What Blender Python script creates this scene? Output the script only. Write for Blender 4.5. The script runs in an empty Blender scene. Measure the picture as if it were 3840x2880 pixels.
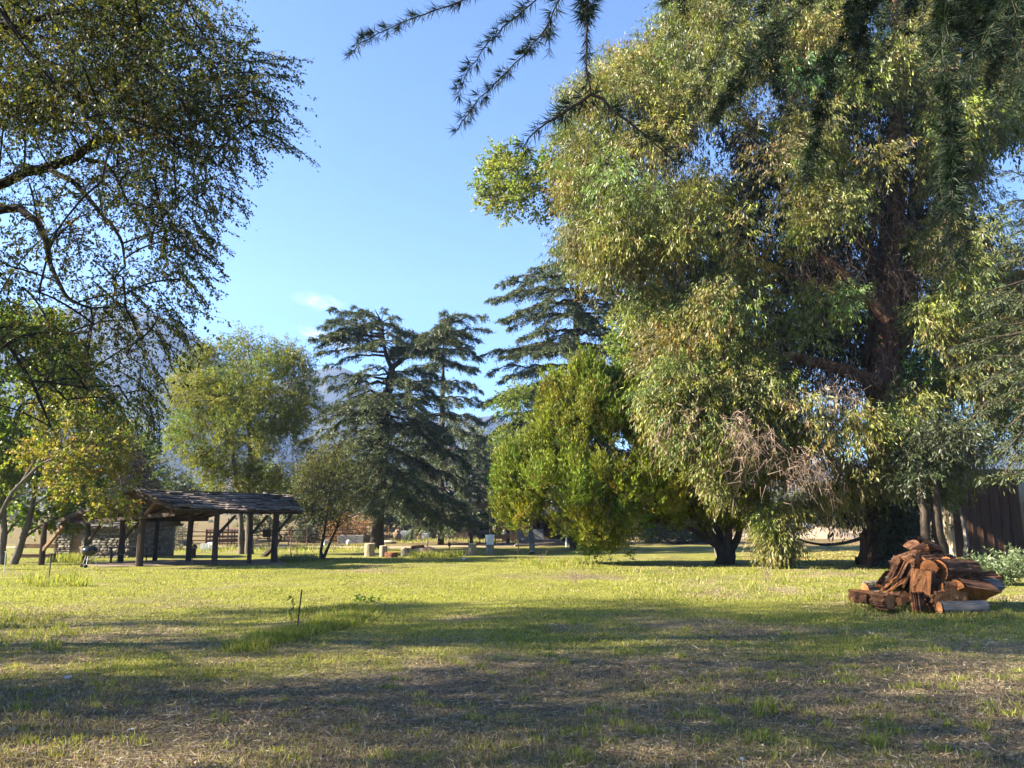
import bpy, math, numpy as np
from mathutils import Vector, Matrix
rng = np.random.default_rng(11)
scene = bpy.context.scene
COL = scene.collection
RAD = math.radians
# ------------------------------------------------------------------ camera model of the photograph (3840 x 2880 pixels)
FOC = 2901.0
TH = math.atan(460.0 / FOC)
CZ = 1.6
cT, sT = math.cos(TH), math.sin(TH)

def slopes(px, py):
    a = (np.asarray(px, float) - 1920.0) / FOC
    b = (1440.0 - np.asarray(py, float)) / FOC
    y = cT - b * sT
    return a / y, (sT + b * cT) / y

def P(px, py, d):
    mx, mz = slopes(px, py)
    d = np.asarray(d, float)
    return np.stack(np.broadcast_arrays(mx * d, d + 0 * mx, CZ + mz * d), -1)

def toPix(p):
    p = np.asarray(p, float)
    x, y, z = p[..., 0], p[..., 1], p[..., 2] - CZ
    f = y * cT + z * sT
    u = -y * sT + z * cT
    f = np.where(f < 0.05, 0.05, f)
    return 1920 + FOC * x / f, 1440 - FOC * u / f

def H(x, y):
    x = np.asarray(x, float); y = np.asarray(y, float)
    k = 7.0
    sm = -k * np.log(np.exp(-np.clip(y, -200, 400) / k) + math.exp(-68.0 / k))
    z = -0.0293 * sm
    z = z + 0.035 * np.sin(x * 0.55 + 1.3) * np.sin(y * 0.43 + 0.4) + 0.02 * np.sin(x * 1.7 + y * 0.9) * np.sin(y * 1.3 - x * 0.4)
    return z

def G(px, py):
    mx, mz = slopes(px, py)
    mx, mz = np.broadcast_arrays(mx, mz)
    lo = np.full(mx.shape, 1.5); hi = np.full(mx.shape, 900.0)
    for _ in range(46):
        m = 0.5 * (lo + hi)
        above = CZ + mz * m > H(mx * m, m)
        lo = np.where(above, m, lo); hi = np.where(above, hi, m)
    m = 0.5 * (lo + hi)
    return np.stack([mx * m, m, H(mx * m, m)], -1)

# ------------------------------------------------------------------ noise
def _hash(i, j, k):
    n = np.sin(i * 127.1 + j * 311.7 + k * 74.7) * 43758.5453
    return n - np.floor(n)

def vnoise(p):
    p = np.asarray(p, float)
    i = np.floor(p); f = p - i; f = f * f * (3 - 2 * f)
    r = 0
    for a in (0, 1):
        for b in (0, 1):
            for c in (0, 1):
                w = (f[..., 0] if a else 1 - f[..., 0]) * (f[..., 1] if b else 1 - f[..., 1]) * (f[..., 2] if c else 1 - f[..., 2])
                r = r + w * _hash(i[..., 0] + a, i[..., 1] + b, i[..., 2] + c)
    return r

def fbm(p, o=4):
    p = np.asarray(p, float); s = 0; a = 0.5; t = 0
    for k in range(o):
        s = s + a * vnoise(p * 2 ** k + 17.3 * k); t += a; a *= 0.5
    return s / t

def nrm(v):
    return v / np.maximum(np.linalg.norm(v, axis=-1, keepdims=True), 1e-9)

# ------------------------------------------------------------------ objects
def link(o, parent=None):
    COL.objects.link(o)
    if parent is not None:
        o.parent = parent
        o.matrix_parent_inverse = Matrix.Translation(-parent.location) if False else Matrix.Identity(4)
    return o

def tag(o, label=None, cat=None, group=None, kind=None):
    if label: o['label'] = label
    if cat: o['category'] = cat
    if group: o['group'] = group
    if kind: o['kind'] = kind
    return o

def thing(name, label, cat, loc=(0, 0, 0), rz=0.0, group=None):
    o = bpy.data.objects.new(name, None)
    o.empty_display_size = 0.2
    o.location = [float(v) for v in loc]; o.rotation_euler = (0, 0, rz)
    link(o)
    return tag(o, label, cat, group)

def mesh_quads(name, v, q, mat, parent=None, col=None, smooth=False, origin=None):
    """v (N,3) float, q (M,k) int, one polygon size"""
    v = np.ascontiguousarray(v, np.float32); q = np.ascontiguousarray(q, np.int32)
    if origin is not None:
        v = v - np.asarray(origin, np.float32)
    k = q.shape[1]
    me = bpy.data.meshes.new(name)
    me.vertices.add(len(v)); me.vertices.foreach_set('co', v.ravel())
    me.loops.add(q.size); me.loops.foreach_set('vertex_index', q.ravel())
    me.polygons.add(len(q)); me.polygons.foreach_set('loop_start', np.arange(0, q.size, k, dtype=np.int32))
    if smooth:
        me.polygons.foreach_set('use_smooth', np.ones(len(q), bool))
    me.update(calc_edges=True)
    if col is not None:
        at = me.attributes.new('Col', 'FLOAT_COLOR', 'POINT')
        c = np.ones((len(v), 4), np.float32); c[:, :3] = col
        at.data.foreach_set('color', c.ravel())
    me.materials.append(mat)
    o = bpy.data.objects.new(name, me)
    return link(o, parent)

class MB:
    """collects shapes of any polygon size into one mesh"""
    def __init__(self): self.v = []; self.f = []
    def add(self, v, f):
        n = len(self.v)
        self.v += [tuple(float(c) for c in p) for p in v]
        self.f += [tuple(int(i) + n for i in t) for t in f]
        return self
    def box(self, c, s, rot=None, taper=1.0, jit=0.0):
        hx, hy, hz = s[0] / 2, s[1] / 2, s[2] / 2
        p = []
        for z, t in ((-hz, 1.0), (hz, taper)):
            for x, y in ((-hx, -hy), (hx, -hy), (hx, hy), (-hx, hy)):
                q = Vector((x * t, y * t, z))
                if jit: q += Vector(rng.uniform(-jit, jit, 3))
                if rot is not None: q = rot @ q
                p.append(q + Vector(c))
        return self.add(p, [(0, 3, 2, 1), (4, 5, 6, 7), (0, 1, 5, 4), (1, 2, 6, 5), (2, 3, 7, 6), (3, 0, 4, 7)])
    def beam(self, a, b, w, h, up=(0, 0, 1)):
        a = Vector(a); b = Vector(b); d = (b - a); L = d.length; d.normalize()
        s = d.cross(Vector(up))
        if s.length < 1e-3: s = d.cross(Vector((0, 1, 0)))
        s.normalize(); u = s.cross(d)
        p = []
        for e in (a, b):
            for x, y in ((-1, -1), (1, -1), (1, 1), (-1, 1)):
                p.append(e + s * (x * w / 2) + u * (y * h / 2))
        return self.add(p, [(0, 1, 2, 3), (7, 6, 5, 4), (0, 4, 5, 1), (1, 5, 6, 2), (2, 6, 7, 3), (3, 7, 4, 0)])
    def tube(self, pts, r, n=8, caps=True, wob=0.0):
        v, q = tube_arrays(pts, r, n, wob)
        m = len(pts)
        f = [tuple(t) for t in q]
        if caps:
            f.append(tuple(range(n - 1, -1, -1))); f.append(tuple(range((m - 1) * n, m * n)))
        return self.add(v, f)
    def lathe(self, prof, c=(0, 0, 0), n=20, wob=0.0, M=None):
        v = []; f = []
        ph = rng.uniform(0, 6.28)
        for (r, z) in prof:
            for i in range(n):
                a = 2 * math.pi * i / n
                rr = r * (1 + wob * (math.sin(3 * a + ph) * .5 + math.sin(5 * a + 2 * ph) * .3 + rng.uniform(-.3, .3)))
                q = Vector((rr * math.cos(a), rr * math.sin(a), z))
                if M is not None: q = M @ q
                v.append(q + Vector(c))
        for k in range(len(prof) - 1):
            for i in range(n):
                j = (i + 1) % n
                f.append((k * n + i, k * n + j, (k + 1) * n + j, (k + 1) * n + i))
        if prof[0][0] > 1e-4: f.append(tuple(range(n - 1, -1, -1)))
        if prof[-1][0] > 1e-4: f.append(tuple((len(prof) - 1) * n + i for i in range(n)))
        return self.add(v, f)
    def rock(self, c, s, seed=0, n=9, m=6, rough=.22, sq=.75):
        v = []; f = []
        for k in range(m + 1):
            t = math.pi * k / m
            for i in range(n):
                a = 2 * math.pi * i / n
                d = np.array([math.sin(t) * math.cos(a), math.sin(t) * math.sin(a), math.cos(t)])
                e = np.sign(d) * np.abs(d) ** sq
                w = 1 + rough * (2 * float(vnoise(d[None] * 1.7 + seed * 3.1)[0]) - 1)
                v.append((c[0] + s[0] * e[0] * w, c[1] + s[1] * e[1] * w, c[2] + s[2] * e[2] * w))
        for k in range(m):
            for i in range(n):
                j = (i + 1) % n
                f.append((k * n + i, (k + 1) * n + i, (k + 1) * n + j, k * n + j))
        return self.add(v, f)
    def build(self, name, mat, parent=None, smooth=False, bevel=0.0, col=None):
        me = bpy.data.meshes.new(name)
        me.from_pydata(self.v, [], self.f); me.update()
        me.materials.append(mat)
        if smooth:
            me.polygons.foreach_set('use_smooth', np.ones(len(me.polygons), bool))
            try: me.set_sharp_from_angle(angle=RAD(40))
            except Exception: pass
        if col is not None:
            at = me.attributes.new('Col', 'FLOAT_COLOR', 'POINT')
            c = np.ones((len(self.v), 4), np.float32); c[:, :3] = col
            at.data.foreach_set('color', c.ravel())
        o = bpy.data.objects.new(name, me)
        if bevel:
            b = o.modifiers.new('edge', 'BEVEL'); b.width = bevel; b.segments = 2; b.limit_method = 'ANGLE'
        return link(o, parent)

def tube_arrays(pts, r, n=8, wob=0.0):
    pts = np.asarray(pts, float); m = len(pts)
    r = np.broadcast_to(np.asarray(r, float), (m,))
    t = np.gradient(pts, axis=0); t = nrm(t)
    ref = np.array([0., 0, 1]) if abs(t[0][2]) < .9 else np.array([1., 0, 0])
    s = nrm(np.cross(t[0], ref)); S = [s]
    for k in range(1, m):
        s = S[-1] - t[k] * np.dot(S[-1], t[k]); S.append(s / max(np.linalg.norm(s), 1e-6))
    S = np.array(S); U = np.cross(t, S)
    a = np.arange(n) * 2 * math.pi / n
    rr = r[:, None] * np.ones(n)
    if wob:
        rr = rr * (1 + wob * (rng.random((m, n)) * 2 - 1) + wob * np.sin(a * 5 + 1)[None])
    v = pts[:, None] + rr[..., None] * (np.cos(a)[None, :, None] * S[:, None] + np.sin(a)[None, :, None] * U[:, None])
    i = np.arange(n); j = (i + 1) % n
    q = np.concatenate([np.stack([k * n + i, k * n + j, (k + 1) * n + j, (k + 1) * n + i], 1) for k in range(m - 1)])
    return v.reshape(-1, 3), q

class WB:
    """wood: tubes and ribbons as arrays of quads"""
    def __init__(self): self.v = []; self.q = []; self.n = 0
    def addq(self, v, q):
        self.v.append(v); self.q.append(np.asarray(q) + self.n); self.n += len(v); return self
    def tube(self, pts, r, n=7, wob=0.0):
        return self.addq(*tube_arrays(pts, r, n, wob))
    def ribbons(self, a, b, w):
        ax = nrm(b - a); L = np.linalg.norm(b - a, axis=1)
        s = nrm(np.cross(ax, rng.normal(size=a.shape))) * np.asarray(w).reshape(-1, 1) / 2
        v = np.stack([a - s, a + s, b + s * .4, b - s * .4], 1).reshape(-1, 3)
        return self.addq(v, np.arange(len(v)).reshape(-1, 4))
    def arrays(self): return np.concatenate(self.v), np.concatenate(self.q)

# ------------------------------------------------------------------ materials
def new_mat(name):
    m = bpy.data.materials.new(name); m.use_nodes = True
    nt = m.node_tree
    b = next(n for n in nt.nodes if n.type == 'BSDF_PRINCIPLED')
    out = next(n for n in nt.nodes if n.type == 'OUTPUT_MATERIAL')
    return m, nt, b, out

def nd(nt, t, **kw):
    n = nt.nodes.new(t)
    for k, v in kw.items():
        if k in n.inputs.keys(): n.inputs[k].default_value = v
        else: setattr(n, k, v)
    return n

def ramp(nt, fac, stops):
    r = nt.nodes.new('ShaderNodeValToRGB')
    e = r.color_ramp.elements
    while len(e) < len(stops): e.new(0.5)
    for k, (p, c) in enumerate(stops):
        e[k].position = p; e[k].color = (*c, 1)
    nt.links.new(fac, r.inputs[0])
    return r.outputs[0]

def coords(nt, scale=(1, 1, 1), kind='Object'):
    tc = nd(nt, 'ShaderNodeTexCoord'); mp = nd(nt, 'ShaderNodeMapping')
    mp.inputs['Scale'].default_value = scale
    nt.links.new(tc.outputs[kind], mp.inputs[0])
    return mp.outputs[0]

def noisy(name, c1, c2, scale=4.0, stretch=(1, 1, 1), rough=.85, bump=.3, c3=None, detail=6, spec=.2, metal=0.0, bdist=.02):
    m, nt, b, out = new_mat(name)
    v = coords(nt, stretch)
    n = nd(nt, 'ShaderNodeTexNoise', Scale=scale, Detail=detail, Roughness=.62)
    nt.links.new(v, n.inputs['Vector'])
    st = [(.3, c1), (.7, c2)] if c3 is None else [(.25, c1), (.5, c2), (.75, c3)]
    nt.links.new(ramp(nt, n.outputs[0], st), b.inputs['Base Color'])
    b.inputs['Roughness'].default_value = rough
    b.inputs['Specular IOR Level'].default_value = spec
    b.inputs['Metallic'].default_value = metal
    if bump:
        bp = nd(nt, 'ShaderNodeBump', Strength=bump, Distance=bdist)
        n2 = nd(nt, 'ShaderNodeTexNoise', Scale=scale * 2.3, Detail=detail, Roughness=.65)
        nt.links.new(v, n2.inputs['Vector'])
        nt.links.new(n2.outputs[0], bp.inputs['Height'])
        nt.links.new(bp.outputs[0], b.inputs['Normal'])
    return m

def bark(name, c1, c2, scale=3.0, st=(1, 1, .18), bump=.9, bdist=.06):
    return noisy(name, c1, c2, scale, st, .92, bump, spec=.1, bdist=bdist)

def leaf_mat(name, trans=.35, tint=(1.15, 1.2, .55), rough=.45, spec=.3):
    m, nt, b, out = new_mat(name)
    at = nd(nt, 'ShaderNodeAttribute', attribute_name='Col')
    nt.links.new(at.outputs['Color'], b.inputs['Base Color'])
    b.inputs['Roughness'].default_value = rough
    b.inputs['Specular IOR Level'].default_value = spec
    tr = nd(nt, 'ShaderNodeBsdfTranslucent')
    mx = nd(nt, 'ShaderNodeMix', data_type='RGBA', blend_type='MULTIPLY')
    mx.inputs[0].default_value = 1.0
    mx.inputs[7].default_value = (*tint, 1)
    nt.links.new(at.outputs['Color'], mx.inputs[6])
    nt.links.new(mx.outputs[2], tr.inputs['Color'])
    ms = nd(nt, 'ShaderNodeMixShader'); ms.inputs[0].default_value = trans
    nt.links.new(b.outputs[0], ms.inputs[1]); nt.links.new(tr.outputs[0], ms.inputs[2])
    nt.links.new(ms.outputs[0], out.inputs['Surface'])
    return m

def col_mat(name, rough=.9, spec=.15, nscale=20, bump=.4, amt=.35, bdist=.02):
    """own colour from the mesh, broken up by noise"""
    m, nt, b, out = new_mat(name)
    at = nd(nt, 'ShaderNodeAttribute', attribute_name='Col')
    v = coords(nt)
    n = nd(nt, 'ShaderNodeTexNoise', Scale=nscale, Detail=5, Roughness=.6)
    nt.links.new(v, n.inputs['Vector'])
    g = ramp(nt, n.outputs[0], [(.25, (1 - amt,) * 3), (.75, (1 + amt * .6,) * 3)])
    mx = nd(nt, 'ShaderNodeMix', data_type='RGBA', blend_type='MULTIPLY'); mx.inputs[0].default_value = 1
    nt.links.new(at.outputs['Color'], mx.inputs[6]); nt.links.new(g, mx.inputs[7])
    nt.links.new(mx.outputs[2], b.inputs['Base Color'])
    b.inputs['Roughness'].default_value = rough; b.inputs['Specular IOR Level'].default_value = spec
    bp = nd(nt, 'ShaderNodeBump', Strength=bump, Distance=bdist)
    nt.links.new(n.outputs[0], bp.inputs['Height']); nt.links.new(bp.outputs[0], b.inputs['Normal'])
    return m

# ------------------------------------------------------------------ foliage
def leaf_quads(base, ax, nr, L, W, mid=.45):
    s = nrm(np.cross(ax, nr)) * (W / 2)[:, None]
    m = base + ax * (L * mid)[:, None]
    return np.stack([base, m + s, base + ax * L[:, None], m - s], 1).reshape(-1, 3)

def pick(pal, n):
    w = np.array([p[1] for p in pal], float); w /= w.sum()
    c = np.array([p[0] for p in pal], float)
    return c[rng.choice(len(pal), n, p=w)]

def sprigs(C, D, sl, m, L, W, spread=.8, droop=0.0, up=.8, pal=None, jit=.25, off=.03, sprigcol=.6, mid=.45):
    """n sprigs with m leaves each: leaves sit along an axis and point outwards from it"""
    n = len(C)
    t = rng.random((n, m))
    base = C[:, None] + D[:, None] * (sl[:, None] * t)[..., None] + rng.normal(size=(n, m, 3)) * off
    base[..., 2] -= droop * .35 * sl[:, None] * t ** 2
    ax = nrm(D[:, None] * .6 + rng.normal(size=(n, m, 3)) * spread + np.array([0, 0, -droop]))
    nr = rng.normal(size=(n, m, 3)) + np.array([0, 0, up])
    f = rng.uniform(.7, 1.25, (n, m))
    a = pick(pal, n)[:, None]; b = pick(pal, n * m).reshape(n, m, 3)
    c = (a * sprigcol + b * (1 - sprigcol)) * rng.uniform(1 - jit, 1 + jit, (n, m, 1))
    v = leaf_quads(base.reshape(-1, 3), ax.reshape(-1, 3), nr.reshape(-1, 3), (L * f).ravel(), (W * f).ravel(), mid)
    return v, np.repeat(c.reshape(-1, 3), 4, axis=0)

def in_poly(x, y, poly):
    p = np.asarray(poly, float); r = np.zeros(len(x), bool)
    for (x1, y1), (x2, y2) in zip(p, np.roll(p, -1, 0)):
        c = (y1 > y) != (y2 > y)
        r ^= c & (x < (x2 - x1) * (y - y1) / (y2 - y1 + 1e-12) + x1)
    return r

def edge_dist(x, y, poly):
    p = np.asarray(poly, float); d = np.full(len(x), 1e9)
    for (x1, y1), (x2, y2) in zip(p, np.roll(p, -1, 0)):
        ux, uy = x2 - x1, y2 - y1
        t = np.clip(((x - x1) * ux + (y - y1) * uy) / (ux * ux + uy * uy + 1e-9), 0, 1)
        d = np.minimum(d, np.hypot(x - x1 - t * ux, y - y1 - t * uy))
    return d

def crown(poly, d0, thick, k, round_m=2.5, inset=0.0, dens=None):
    """k clump centres inside an inflated silhouette: real depth, thickest at its middle"""
    p = np.asarray(poly, float); lo, hi = p.min(0), p.max(0)
    out = np.zeros((0, 3)); guard = 0
    while len(out) < k and guard < 200:
        guard += 1
        x = rng.uniform(lo[0], hi[0], 4 * k); y = rng.uniform(lo[1], hi[1], 4 * k)
        ok = in_poly(x, y, p)
        if dens is not None: ok &= rng.random(len(x)) < dens(x, y)
        x, y = x[ok], y[ok]
        e = edge_dist(x, y, p) * d0 / FOC
        g = e >= inset
        x, y, e = x[g], y[g], e[g]
        u = rng.uniform(-1, 1, len(x)); u = np.sign(u) * np.abs(u) ** .7
        d = d0 + u * thick * np.sqrt(np.clip(e / round_m, .03, 1))
        c = P(x, y, d)
        for q in c:
            if len(out) < k: 
                out = np.vstack([out, q])
    return out

def clump_sprigs(C, Rc, per, flat=.75, outward=None, droop=.2, surf=.45):
    n = len(C)
    Rc = np.broadcast_to(np.asarray(Rc, float), (n,))
    u = nrm(rng.normal(size=(n, per, 3)))
    r = rng.random((n, per, 1)) ** surf
    o = u * r * Rc[:, None, None]; o[..., 2] *= flat
    pos = (C[:, None] + o).reshape(-1, 3)
    D = u.copy()
    if outward is not None: D += (nrm(C - outward)[:, None]) * .8
    D += rng.normal(size=D.shape) * .5
    D[..., 2] -= droop
    return pos, nrm(D).reshape(-1, 3)

def grow(wb, trunk, C, r0=.10, lift=.25, maxr=None, n=6, seg=6, zdrop=.5, rmin=.012, jitter=.06):
    """limbs from a trunk to the clumps: each joins the nearest earlier wood that is lower"""
    trunk = np.asarray(trunk, float)     # rows x,y,z,r
    sp = [trunk[:, :3]]; sr = [trunk[:, 3]]
    order = np.argsort(np.min(np.linalg.norm(C[:, None] - trunk[None, :, :3], axis=2), axis=1))
    for i in order:
        c = C[i]
        pts = np.concatenate(sp); rr = np.concatenate(sr)
        d = np.linalg.norm(pts - c, axis=1)
        hor = np.linalg.norm(pts[:, :2] - c[:2], axis=1)
        pen = d + np.maximum(0, pts[:, 2] - (c[2] - zdrop * hor)) * 1.2 - np.minimum(rr, .25) * 3
        j = int(np.argmin(pen)); a = pts[j]; L = np.linalg.norm(c - a)
        if L < .15: continue
        r1 = min(rr[j] * .75, r0 * (.25 + .16 * L))
        r1 = max(r1, rmin)
        ctl = a + (c - a) * .5 + np.array([0, 0, lift * L]) + rng.normal(size=3) * jitter * L
        t = np.linspace(0, 1, seg)[:, None]
        cur = (1 - t) ** 2 * a + 2 * t * (1 - t) * ctl + t * t * c
        rad = np.linspace(r1, max(rmin, r1 * .25), seg)
        wb.tube(cur, rad, n)
        sp.append(cur[2:]); sr.append(rad[2:])

def tree(name, label, trunk_paths, C, Rc, per, m, L, W, pal, bmat, lmat, sl=.5, spread=.8, droop=.2, up=.8, flat=.75, group=None,
         twigs=6, r0=.1, lift=.2, cat='tree', off=.03, extra=None, surf=.45, sprigcol=.6, jit=.25, mid=.45, tw=.012, outward=True, crown_name='crown', sprig_droop=None, tintv=.22):
    base = np.asarray(trunk_paths[0][0][:3], float)
    root = thing(name, label, cat, base, 0, group)
    wb = WB()
    tr = []
    for path in trunk_paths:
        p = np.asarray(path, float)
        t = np.linspace(0, 1, len(p)); tt = np.linspace(0, 1, max(len(p) * 3, 6))
        q = np.stack([np.interp(tt, t, p[:, k]) for k in range(4)], 1)
        q[1:-1, :3] += rng.normal(size=(len(q) - 2, 3)) * (q[1:-1, 3:4] * .12)
        wb.tube(q[:, :3], q[:, 3], 12, .07)
        tr.append(q)
    tr = np.concatenate(tr)
    if len(C):
        grow(wb, tr, C, r0, lift)
        ctr = np.array([C[:, 0].mean(), C[:, 1].mean(), C[:, 2].min()]) if outward else None
        pos, D = clump_sprigs(C, Rc, per, flat, ctr, droop, surf)
        if twigs:
            idx = (np.arange(len(C))[:, None] * per + rng.integers(0, per, (len(C), twigs))).ravel()
            a = np.repeat(C, twigs, 0); b = pos[idx] + D[idx] * sl * .6
            mid_ = (a + b) / 2 + rng.normal(size=a.shape) * .06
            wb.ribbons(a, mid_, np.full(len(a), tw * 1.4)); wb.ribbons(mid_, b, np.full(len(a), tw))
        slv = rng.uniform(.6, 1.3, len(pos)) * sl
        v, c = sprigs(pos, D, slv, m, L, W, spread, droop if sprig_droop is None else sprig_droop, up, pal, jit, off, sprigcol, mid)
        # every bough has a leaf colour of its own
        ti = rng.uniform(1 - tintv, 1 + tintv, (len(C), 1)) * (1 + rng.normal(size=(len(C), 3)) * np.array([.10, .03, .10]) * tintv / .22)
        c = c * np.clip(np.repeat(ti, per * m * 4, 0), .3, 1.8)
        mesh_quads(crown_name, v, np.arange(len(v)).reshape(-1, 4), lmat, root, c, origin=base)
    if extra is not None: extra(wb)
    v, q = wb.arrays()
    mesh_quads('trunk', v, q, bmat, root, smooth=True, origin=base)
    return root

def cedar(name, label, trunk_paths, branches, bmat, lmat, pal, tuft=(.20, .07), dens=1.0, droop=.5, group=None, arch=.12, spray=.50, hang=.5):
    """branches: (start xyz, tip xyz, scale): flat sprays of needles on arching limbs"""
    base = np.asarray(trunk_paths[0][0][:3], float)
    root = thing(name, label, 'tree', base, 0, group)
    wb = WB(); V = []; Cc = []
    for path in trunk_paths:
        p = np.asarray(path, float)
        t = np.linspace(0, 1, len(p)); tt = np.linspace(0, 1, len(p) * 3)
        q = np.stack([np.interp(tt, t, p[:, k]) for k in range(4)], 1)
        wb.tube(q[:, :3], q[:, 3], 12, .08)
    for (s, e, sc) in branches:
        s = np.asarray(s, float); e = np.asarray(e, float)
        L = np.linalg.norm(e - s)
        n = 12; t = np.linspace(0, 1, n)[:, None]
        ctl = s + (e - s) * .55 + np.array([0, 0, arch * L])
        cur = (1 - t) ** 2 * s + 2 * t * (1 - t) * ctl + t * t * e
        cur[1:-1] += rng.normal(size=(n - 2, 3)) * .02 * L
        r1 = min(.14, .018 * L + .02)
        wb.tube(cur, np.linspace(r1, .012, n), 6)
        nb = max(6, int(L * 5.2 * dens))
        tb = rng.uniform(.18, 1.0, nb) ** .8
        x = tb * (n - 1); i = np.minimum(x.astype(int), n - 2); f = (x - i)[:, None]
        a = cur[i] * (1 - f) + cur[i + 1] * f
        tang = nrm(cur[i + 1] - cur[i])
        side = nrm(np.cross(tang, np.array([0, 0, 1.]))) * np.where(rng.random(nb) < .5, 1, -1)[:, None]
        bl = (spray * L * (1.02 - tb) * .55 + .35) * sc * rng.uniform(.6, 1.2, nb)
        bd = nrm(side * rng.uniform(.5, 1.1, (nb, 1)) + tang * .8 + np.array([0, 0, .10]) + rng.normal(size=(nb, 3)) * .12)
        k = 7
        ts = np.linspace(0.05, 1, k)
        pts = a[:, None] + bd[:, None] * (bl[:, None] * ts)[..., None]
        pts[..., 2] -= hang * bl[:, None] * ts ** 2
        wb.ribbons(a, pts[:, k // 2], np.full(nb, .03)); wb.ribbons(pts[:, k // 2], pts[:, -1], np.full(nb, .02))
        m = 3
        loc = np.repeat(pts.reshape(-1, 3), m, 0)
        dirs = np.gradient(pts, axis=1); dirs = np.repeat(nrm(dirs).reshape(-1, 3), m, 0)
        N = len(loc)
        loc = loc + rng.normal(size=(N, 3)) * np.array([.07, .07, .03])
        ax = nrm(dirs + rng.normal(size=(N, 3)) * .42 + np.array([0, 0, .12 - .25 * droop]))
        nr = rng.normal(size=(N, 3)) * .6 + np.array([0, 0, 1.])
        ln = tuft[0] * rng.uniform(.6, 1.4, N); wd = tuft[1] * rng.uniform(.6, 1.3, N)
        V.append(leaf_quads(loc, ax, nr, ln, wd))
        Cc.append(np.repeat(pick(pal, N) * rng.uniform(.75, 1.25, (N, 1)), 4, 0))
    v = np.concatenate(V); c = np.concatenate(Cc)
    mesh_quads('crown', v, np.arange(len(v)).reshape(-1, 4), lmat, root, c, origin=base)
    v, q = wb.arrays()
    mesh_quads('trunk', v, q, bmat, root, smooth=True, origin=base)
    return root

def path_px(rows, d):
    """rows of (px, py, radius[, depth]) -> x,y,z,r"""
    return [tuple(P(r[0], r[1], r[3] if len(r) > 3 else d)) + (r[2],) for r in rows]
# ================================================================== SETTING
SUN_EL, SUN_DEV = 29.0, 8.0      # elevation; degrees the light drifts away from the camera while it crosses from the left
EXPOSURE = 2.7
SUN_STR, SKY_STR = 5.0, 0.05
HAZE_D = 0.00020

cam = bpy.data.cameras.new('camera'); cam.sensor_width = 36; cam.sensor_fit = 'HORIZONTAL'
cam.lens = 36 * FOC / 3840; cam.clip_start = .05; cam.clip_end = 40000
camo = bpy.data.objects.new('camera', cam); COL.objects.link(camo)
camo.location = (0, 0, CZ); camo.rotation_euler = (math.pi / 2 + TH, 0, 0)
scene.camera = camo

w = bpy.data.worlds.new('World'); scene.world = w; w.use_nodes = True
wn = w.node_tree; bg = next(n for n in wn.nodes if n.type == 'BACKGROUND')
sky = wn.nodes.new('ShaderNodeTexSky'); sky.sky_type = 'NISHITA'; sky.sun_disc = False
sky.sun_elevation = RAD(SUN_EL); sky.sun_rotation = RAD(270 - SUN_DEV)
sky.air_density = 0.92; sky.dust_density = 0.2; sky.ozone_density = 7.6; sky.altitude = 600
wn.links.new(sky.outputs[0], bg.inputs[0]); bg.inputs[1].default_value = SKY_STR

sl_ = bpy.data.lights.new('sun', 'SUN'); sl_.energy = SUN_STR; sl_.angle = RAD(.55); sl_.color = (1, .90, .72)
so = bpy.data.objects.new('sun', sl_); COL.objects.link(so)
dv = Vector((math.cos(RAD(SUN_EL)) * math.cos(RAD(SUN_DEV)), math.cos(RAD(SUN_EL)) * math.sin(RAD(SUN_DEV)), -math.sin(RAD(SUN_EL))))
so.rotation_euler = dv.to_track_quat('-Z', 'Y').to_euler(); so.location = (-40, 0, 40)

scene.view_settings.view_transform = 'Standard'; scene.view_settings.look = 'None'
scene.view_settings.exposure = EXPOSURE; scene.view_settings.gamma = 1
cy = scene.cycles
cy.use_denoising = True; cy.denoiser = 'OPENIMAGEDENOISE'
try: cy.denoising_input_passes = 'RGB_ALBEDO_NORMAL'; cy.denoising_prefilter = 'ACCURATE'
except Exception: pass
cy.max_bounces = 7; cy.diffuse_bounces = 4; cy.glossy_bounces = 2; cy.transmission_bounces = 4; cy.transparent_max_bounces = 8; cy.volume_bounces = 1
cy.use_adaptive_sampling = True; cy.adaptive_threshold = .015
cy.caustics_reflective = False; cy.caustics_refractive = False; cy.sample_clamp_indirect = 6
scene.render.film_transparent = False

# ------------------------------------------------------------------ materials
M = {}
M['ground'] = None
M['leaf'] = leaf_mat('broad_leaf', .42)
M['leaf_dull'] = leaf_mat('dull_leaf', .25, (1.1, 1.1, .6), .55, .22)
M['needle'] = leaf_mat('needle', .15, (1.1, 1.15, .6), .5, .25)
M['grass'] = leaf_mat('grass_blade', .45, (1.15, 1.2, .5), .6, .15)
M['straw'] = leaf_mat('straw', .1, (1, 1, .8), .8, .1)
M['bark_grey'] = bark('grey_bark', (.07, .06, .05), (.17, .145, .12))
M['bark_dark'] = bark('dark_bark', (.03, .025, .022), (.085, .065, .05))
M['bark_red'] = bark('red_brown_bark', (.05, .03, .022), (.17, .095, .06), 3.5, (1, 1, .12), 1.0, .12)
M['twig'] = noisy('dead_twig', (.16, .11, .085), (.27, .195, .15), 6, bump=0)
M['post'] = noisy('weathered_post', (.03, .022, .018), (.085, .058, .042), 6, (1, 1, .15), .9, .6)
M['brown_wood'] = noisy('brown_wood', (.12, .075, .045), (.24, .15, .09), 5, (.3, 1, 1), .85, .4)
M['old_wood'] = noisy('grey_old_wood', (.10, .085, .075), (.24, .205, .175), 6, (1, 1, .12), .9, .5)
M['plank'] = noisy('barn_plank', (.055, .040, .032), (.13, .095, .072), 4, (2, 2, .15), .9, .5)
M['rail'] = noisy('rusty_rail', (.07, .04, .03), (.19, .105, .07), 9, bump=.2)
M['shake'] = col_mat('wood_shake', .9, .15, 9, .5, .4)
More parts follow.
